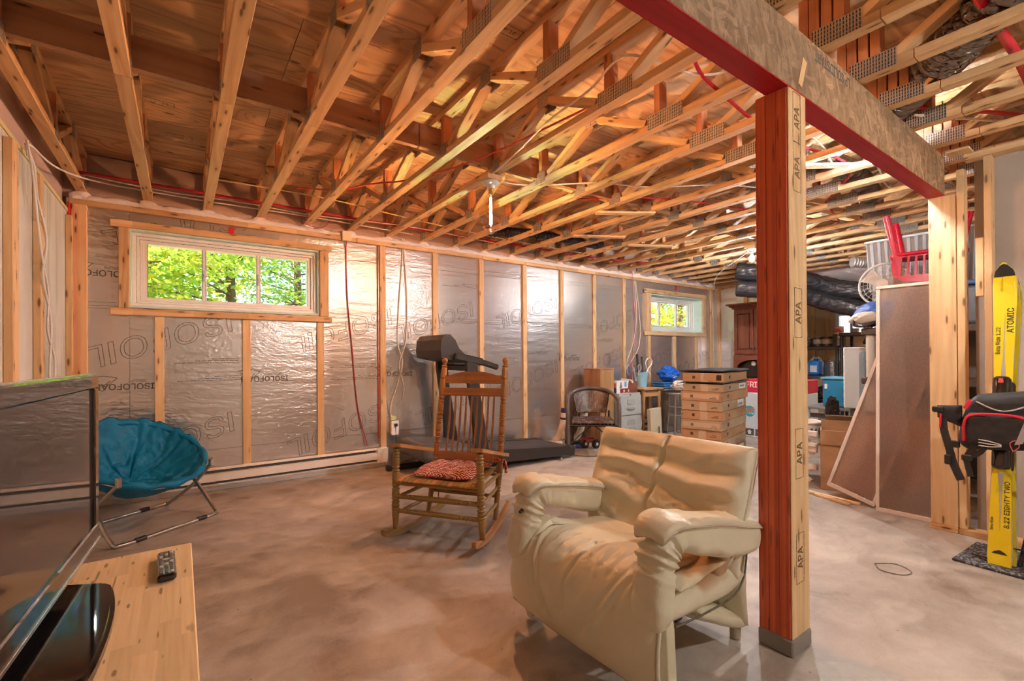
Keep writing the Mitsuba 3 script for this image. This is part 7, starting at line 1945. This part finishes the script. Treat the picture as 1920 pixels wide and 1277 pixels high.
# backpack hung on the bindings
bsdf('pack_cloth', base_color=proc(lambda p, n, uv: mix((0.010, 0.010, 0.012), (0.030, 0.030, 0.034), fbm(p.x * 30, p.y * 30, p.z * 30))), roughness=0.6, specular=0.3, sheen=0.3)
bp_ = thing('backpack', 'black waist pack with red piping and dangling straps hung on the ski bindings', 'backpack')
BC = np.array([3.60, 0.505, 0.775])
PM = lambda p: np.asarray(p, float) * [1.02, 1.14, 1.0] @ np.array([[0, -1, 0], [0, 0, 1], [-1, 0, 0.0]]) + BC      # drawing (right, up, towards the room) -> world


def pm(m):
    return PM(m[0]), m[1]


s_ = rbox(0.335, 0.275, 0.14, 0.06, 9)
v = s_[0]
v = v * [1, 1, 1] + np.stack([0.02 * np.sin(v[:, 1] * 9), 0.012 * np.sin(v[:, 0] * 12), 0.02 * (meshkit.fbm(v * 14, 3, 3) - 0.5)], 1)
v[:, 0] *= 1 - 0.35 * np.clip(v[:, 1] - 0.02, 0, 1) / 0.12 * 0.5
part('main_body', bp_, ply(pm((v, s_[1])), 'pack_cloth', True))
s2 = rbox(0.25, 0.15, 0.07, 0.032, 8)
part('front_pocket', bp_, ply(pm(mv((s2[0] + 0.012 * (meshkit.fbm(s2[0] * 20, 3, 6) - 0.5)[:, None], s2[1]), None, (-0.015, -0.035, 0.075))), 'pack_cloth', True))
zz = curve([(-0.145, -0.10, 0.095), (-0.142, -0.02, 0.105), (-0.115, 0.025, 0.108), (-0.02, 0.038, 0.112), (0.075, 0.028, 0.108), (0.105, -0.01, 0.105), (0.108, -0.08, 0.098)], 8)
part('red_piping', bp_, ply(pm(tube(zz, 0.006, 8)), plain(0.62, 0.015, 0.04, 0.4), True))
part('grey_zip', bp_, ply(pm(tube(curve([(-0.10, 0.09, 0.072), (-0.02, 0.055, 0.085), (0.04, 0.06, 0.085), (0.13, 0.105, 0.055)], 8), 0.004, 6)), plain(0.35, 0.35, 0.35, 0.4), True))
part('zip_pull', bp_, ply(pm(mv(rbox(0.018, 0.05, 0.008, 0.003), rz(-0.5), (-0.13, 0.075, 0.078))), plain(0.62, 0.03, 0.06, 0.4), True))
part('badge', bp_, ply(pm(prism([(0.045, -0.095), (0.075, -0.085), (0.095, 0.0), (0.08, 0.012), (0.06, -0.05)], 0.003, None, (0, 0, 0.112))), plain(0.30, 0.28, 0.28, 0.4)))
part('badge', bp_, ply(pm(tube(curve([(0.04, -0.125, 0.112), (0.03, -0.09, 0.113), (0.05, -0.075, 0.113), (0.062, -0.10, 0.112), (0.04, -0.125, 0.112)], 5), 0.0025, 5)), plain(0.55, 0.10, 0.12, 0.4), True))
part('white_stripe', bp_, ply(pm(join([tube(curve([(-0.085, -0.085 - 0.014 * k, 0.110), (-0.04, -0.09 - 0.012 * k, 0.113), (0.0, -0.10 - 0.004 * k, 0.112)], 6), 0.0028, 5) for k in range(3)])), plain(0.55, 0.54, 0.54, 0.4), True))
part('hip_wing', bp_, ply(pm(pillow(lambda s, t: np.stack([-0.16 - 0.10 * s, 0.01 + 0.02 * s + (t - 0.5) * (0.11 - 0.05 * s), 0.03 + 0.02 * s], -1), 0.03, 18, 14, 4)), 'pack_cloth', True))
part('hip_wing', bp_, ply(pm(pillow(lambda s, t: np.stack([0.14 + 0.14 * s, -0.01 - 0.08 * s + (t - 0.5) * (0.14 - 0.06 * s), 0.02 + 0 * s], -1), 0.03, 18, 14, 4)), 'pack_cloth', True))


def strap(pts, w=0.028, th=0.004):
    c = curve(pts, 6)
    d = np.gradient(c, axis=0)
    d /= np.linalg.norm(d, axis=1, keepdims=True)
    sd = np.cross(d, [0, 0, 1.0])
    sd /= np.linalg.norm(sd, axis=1, keepdims=True) + 1e-9
    n2 = np.cross(sd, d)
    ring = np.stack([c + sd * w / 2 + n2 * th / 2, c - sd * w / 2 + n2 * th / 2, c - sd * w / 2 - n2 * th / 2, c + sd * w / 2 - n2 * th / 2], 1).reshape(-1, 3)
    f = []
    for k in range(len(c) - 1):
        for j in range(4):
            j2 = (j + 1) % 4
            f += [[4 * k + j, 4 * k + j2, 4 * k + 4 + j2], [4 * k + j, 4 * k + 4 + j2, 4 * k + 4 + j]]
    return ring, np.array(f)


WEB = plain(0.012, 0.012, 0.014, 0.6)
for pts, w in (([(-0.235, 0.035, 0.05), (-0.232, -0.05, 0.06), (-0.215, -0.12, 0.065), (-0.205, -0.17, 0.06)], 0.034), ([(-0.205, -0.17, 0.06), (-0.195, -0.22, 0.055), (-0.165, -0.30, 0.05)], 0.036), ([(-0.10, -0.11, 0.06), (-0.135, -0.17, 0.06), (-0.14, -0.20, 0.06), (-0.125, -0.275, 0.055)], 0.026),
               ([(-0.06, -0.11, 0.06), (-0.09, -0.155, 0.065), (-0.135, -0.18, 0.06)], 0.024), ([(0.25, -0.08, 0.03), (0.25, -0.20, 0.03), (0.215, -0.34, 0.03), (0.20, -0.44, 0.03)], 0.05), ([(0.18, -0.10, 0.05), (0.19, -0.17, 0.05), (0.16, -0.21, 0.05), (0.12, -0.20, 0.06)], 0.025)):
    part('strap', bp_, ply(pm(strap(pts, w)), WEB, 40))
for x, y, w_, h_ in ((-0.255, 0.04, 0.05, 0.03), (-0.185, -0.125, 0.04, 0.035), (-0.215, -0.205, 0.03, 0.05), (-0.138, -0.185, 0.045, 0.03), (0.195, -0.46, 0.075, 0.05)):
    part('buckle', bp_, ply(pm(mv(rbox(w_, h_, 0.02, 0.008), None, (x, y, 0.062))), BLACK, True))
part('cord', bp_, ply(pm(tube(curve([(0.15, -0.05, 0.085), (0.142, -0.085, 0.09), (0.165, -0.12, 0.09), (0.18, -0.06, 0.085)], 6), 0.004, 6)), plain(0.62, 0.015, 0.04, 0.4), True))
part('cord', bp_, ply(pm(tube([(-0.243, 0.02, 0.065), (-0.245, -0.05, 0.068)], 0.005, 6)), plain(0.62, 0.015, 0.04, 0.4), True))
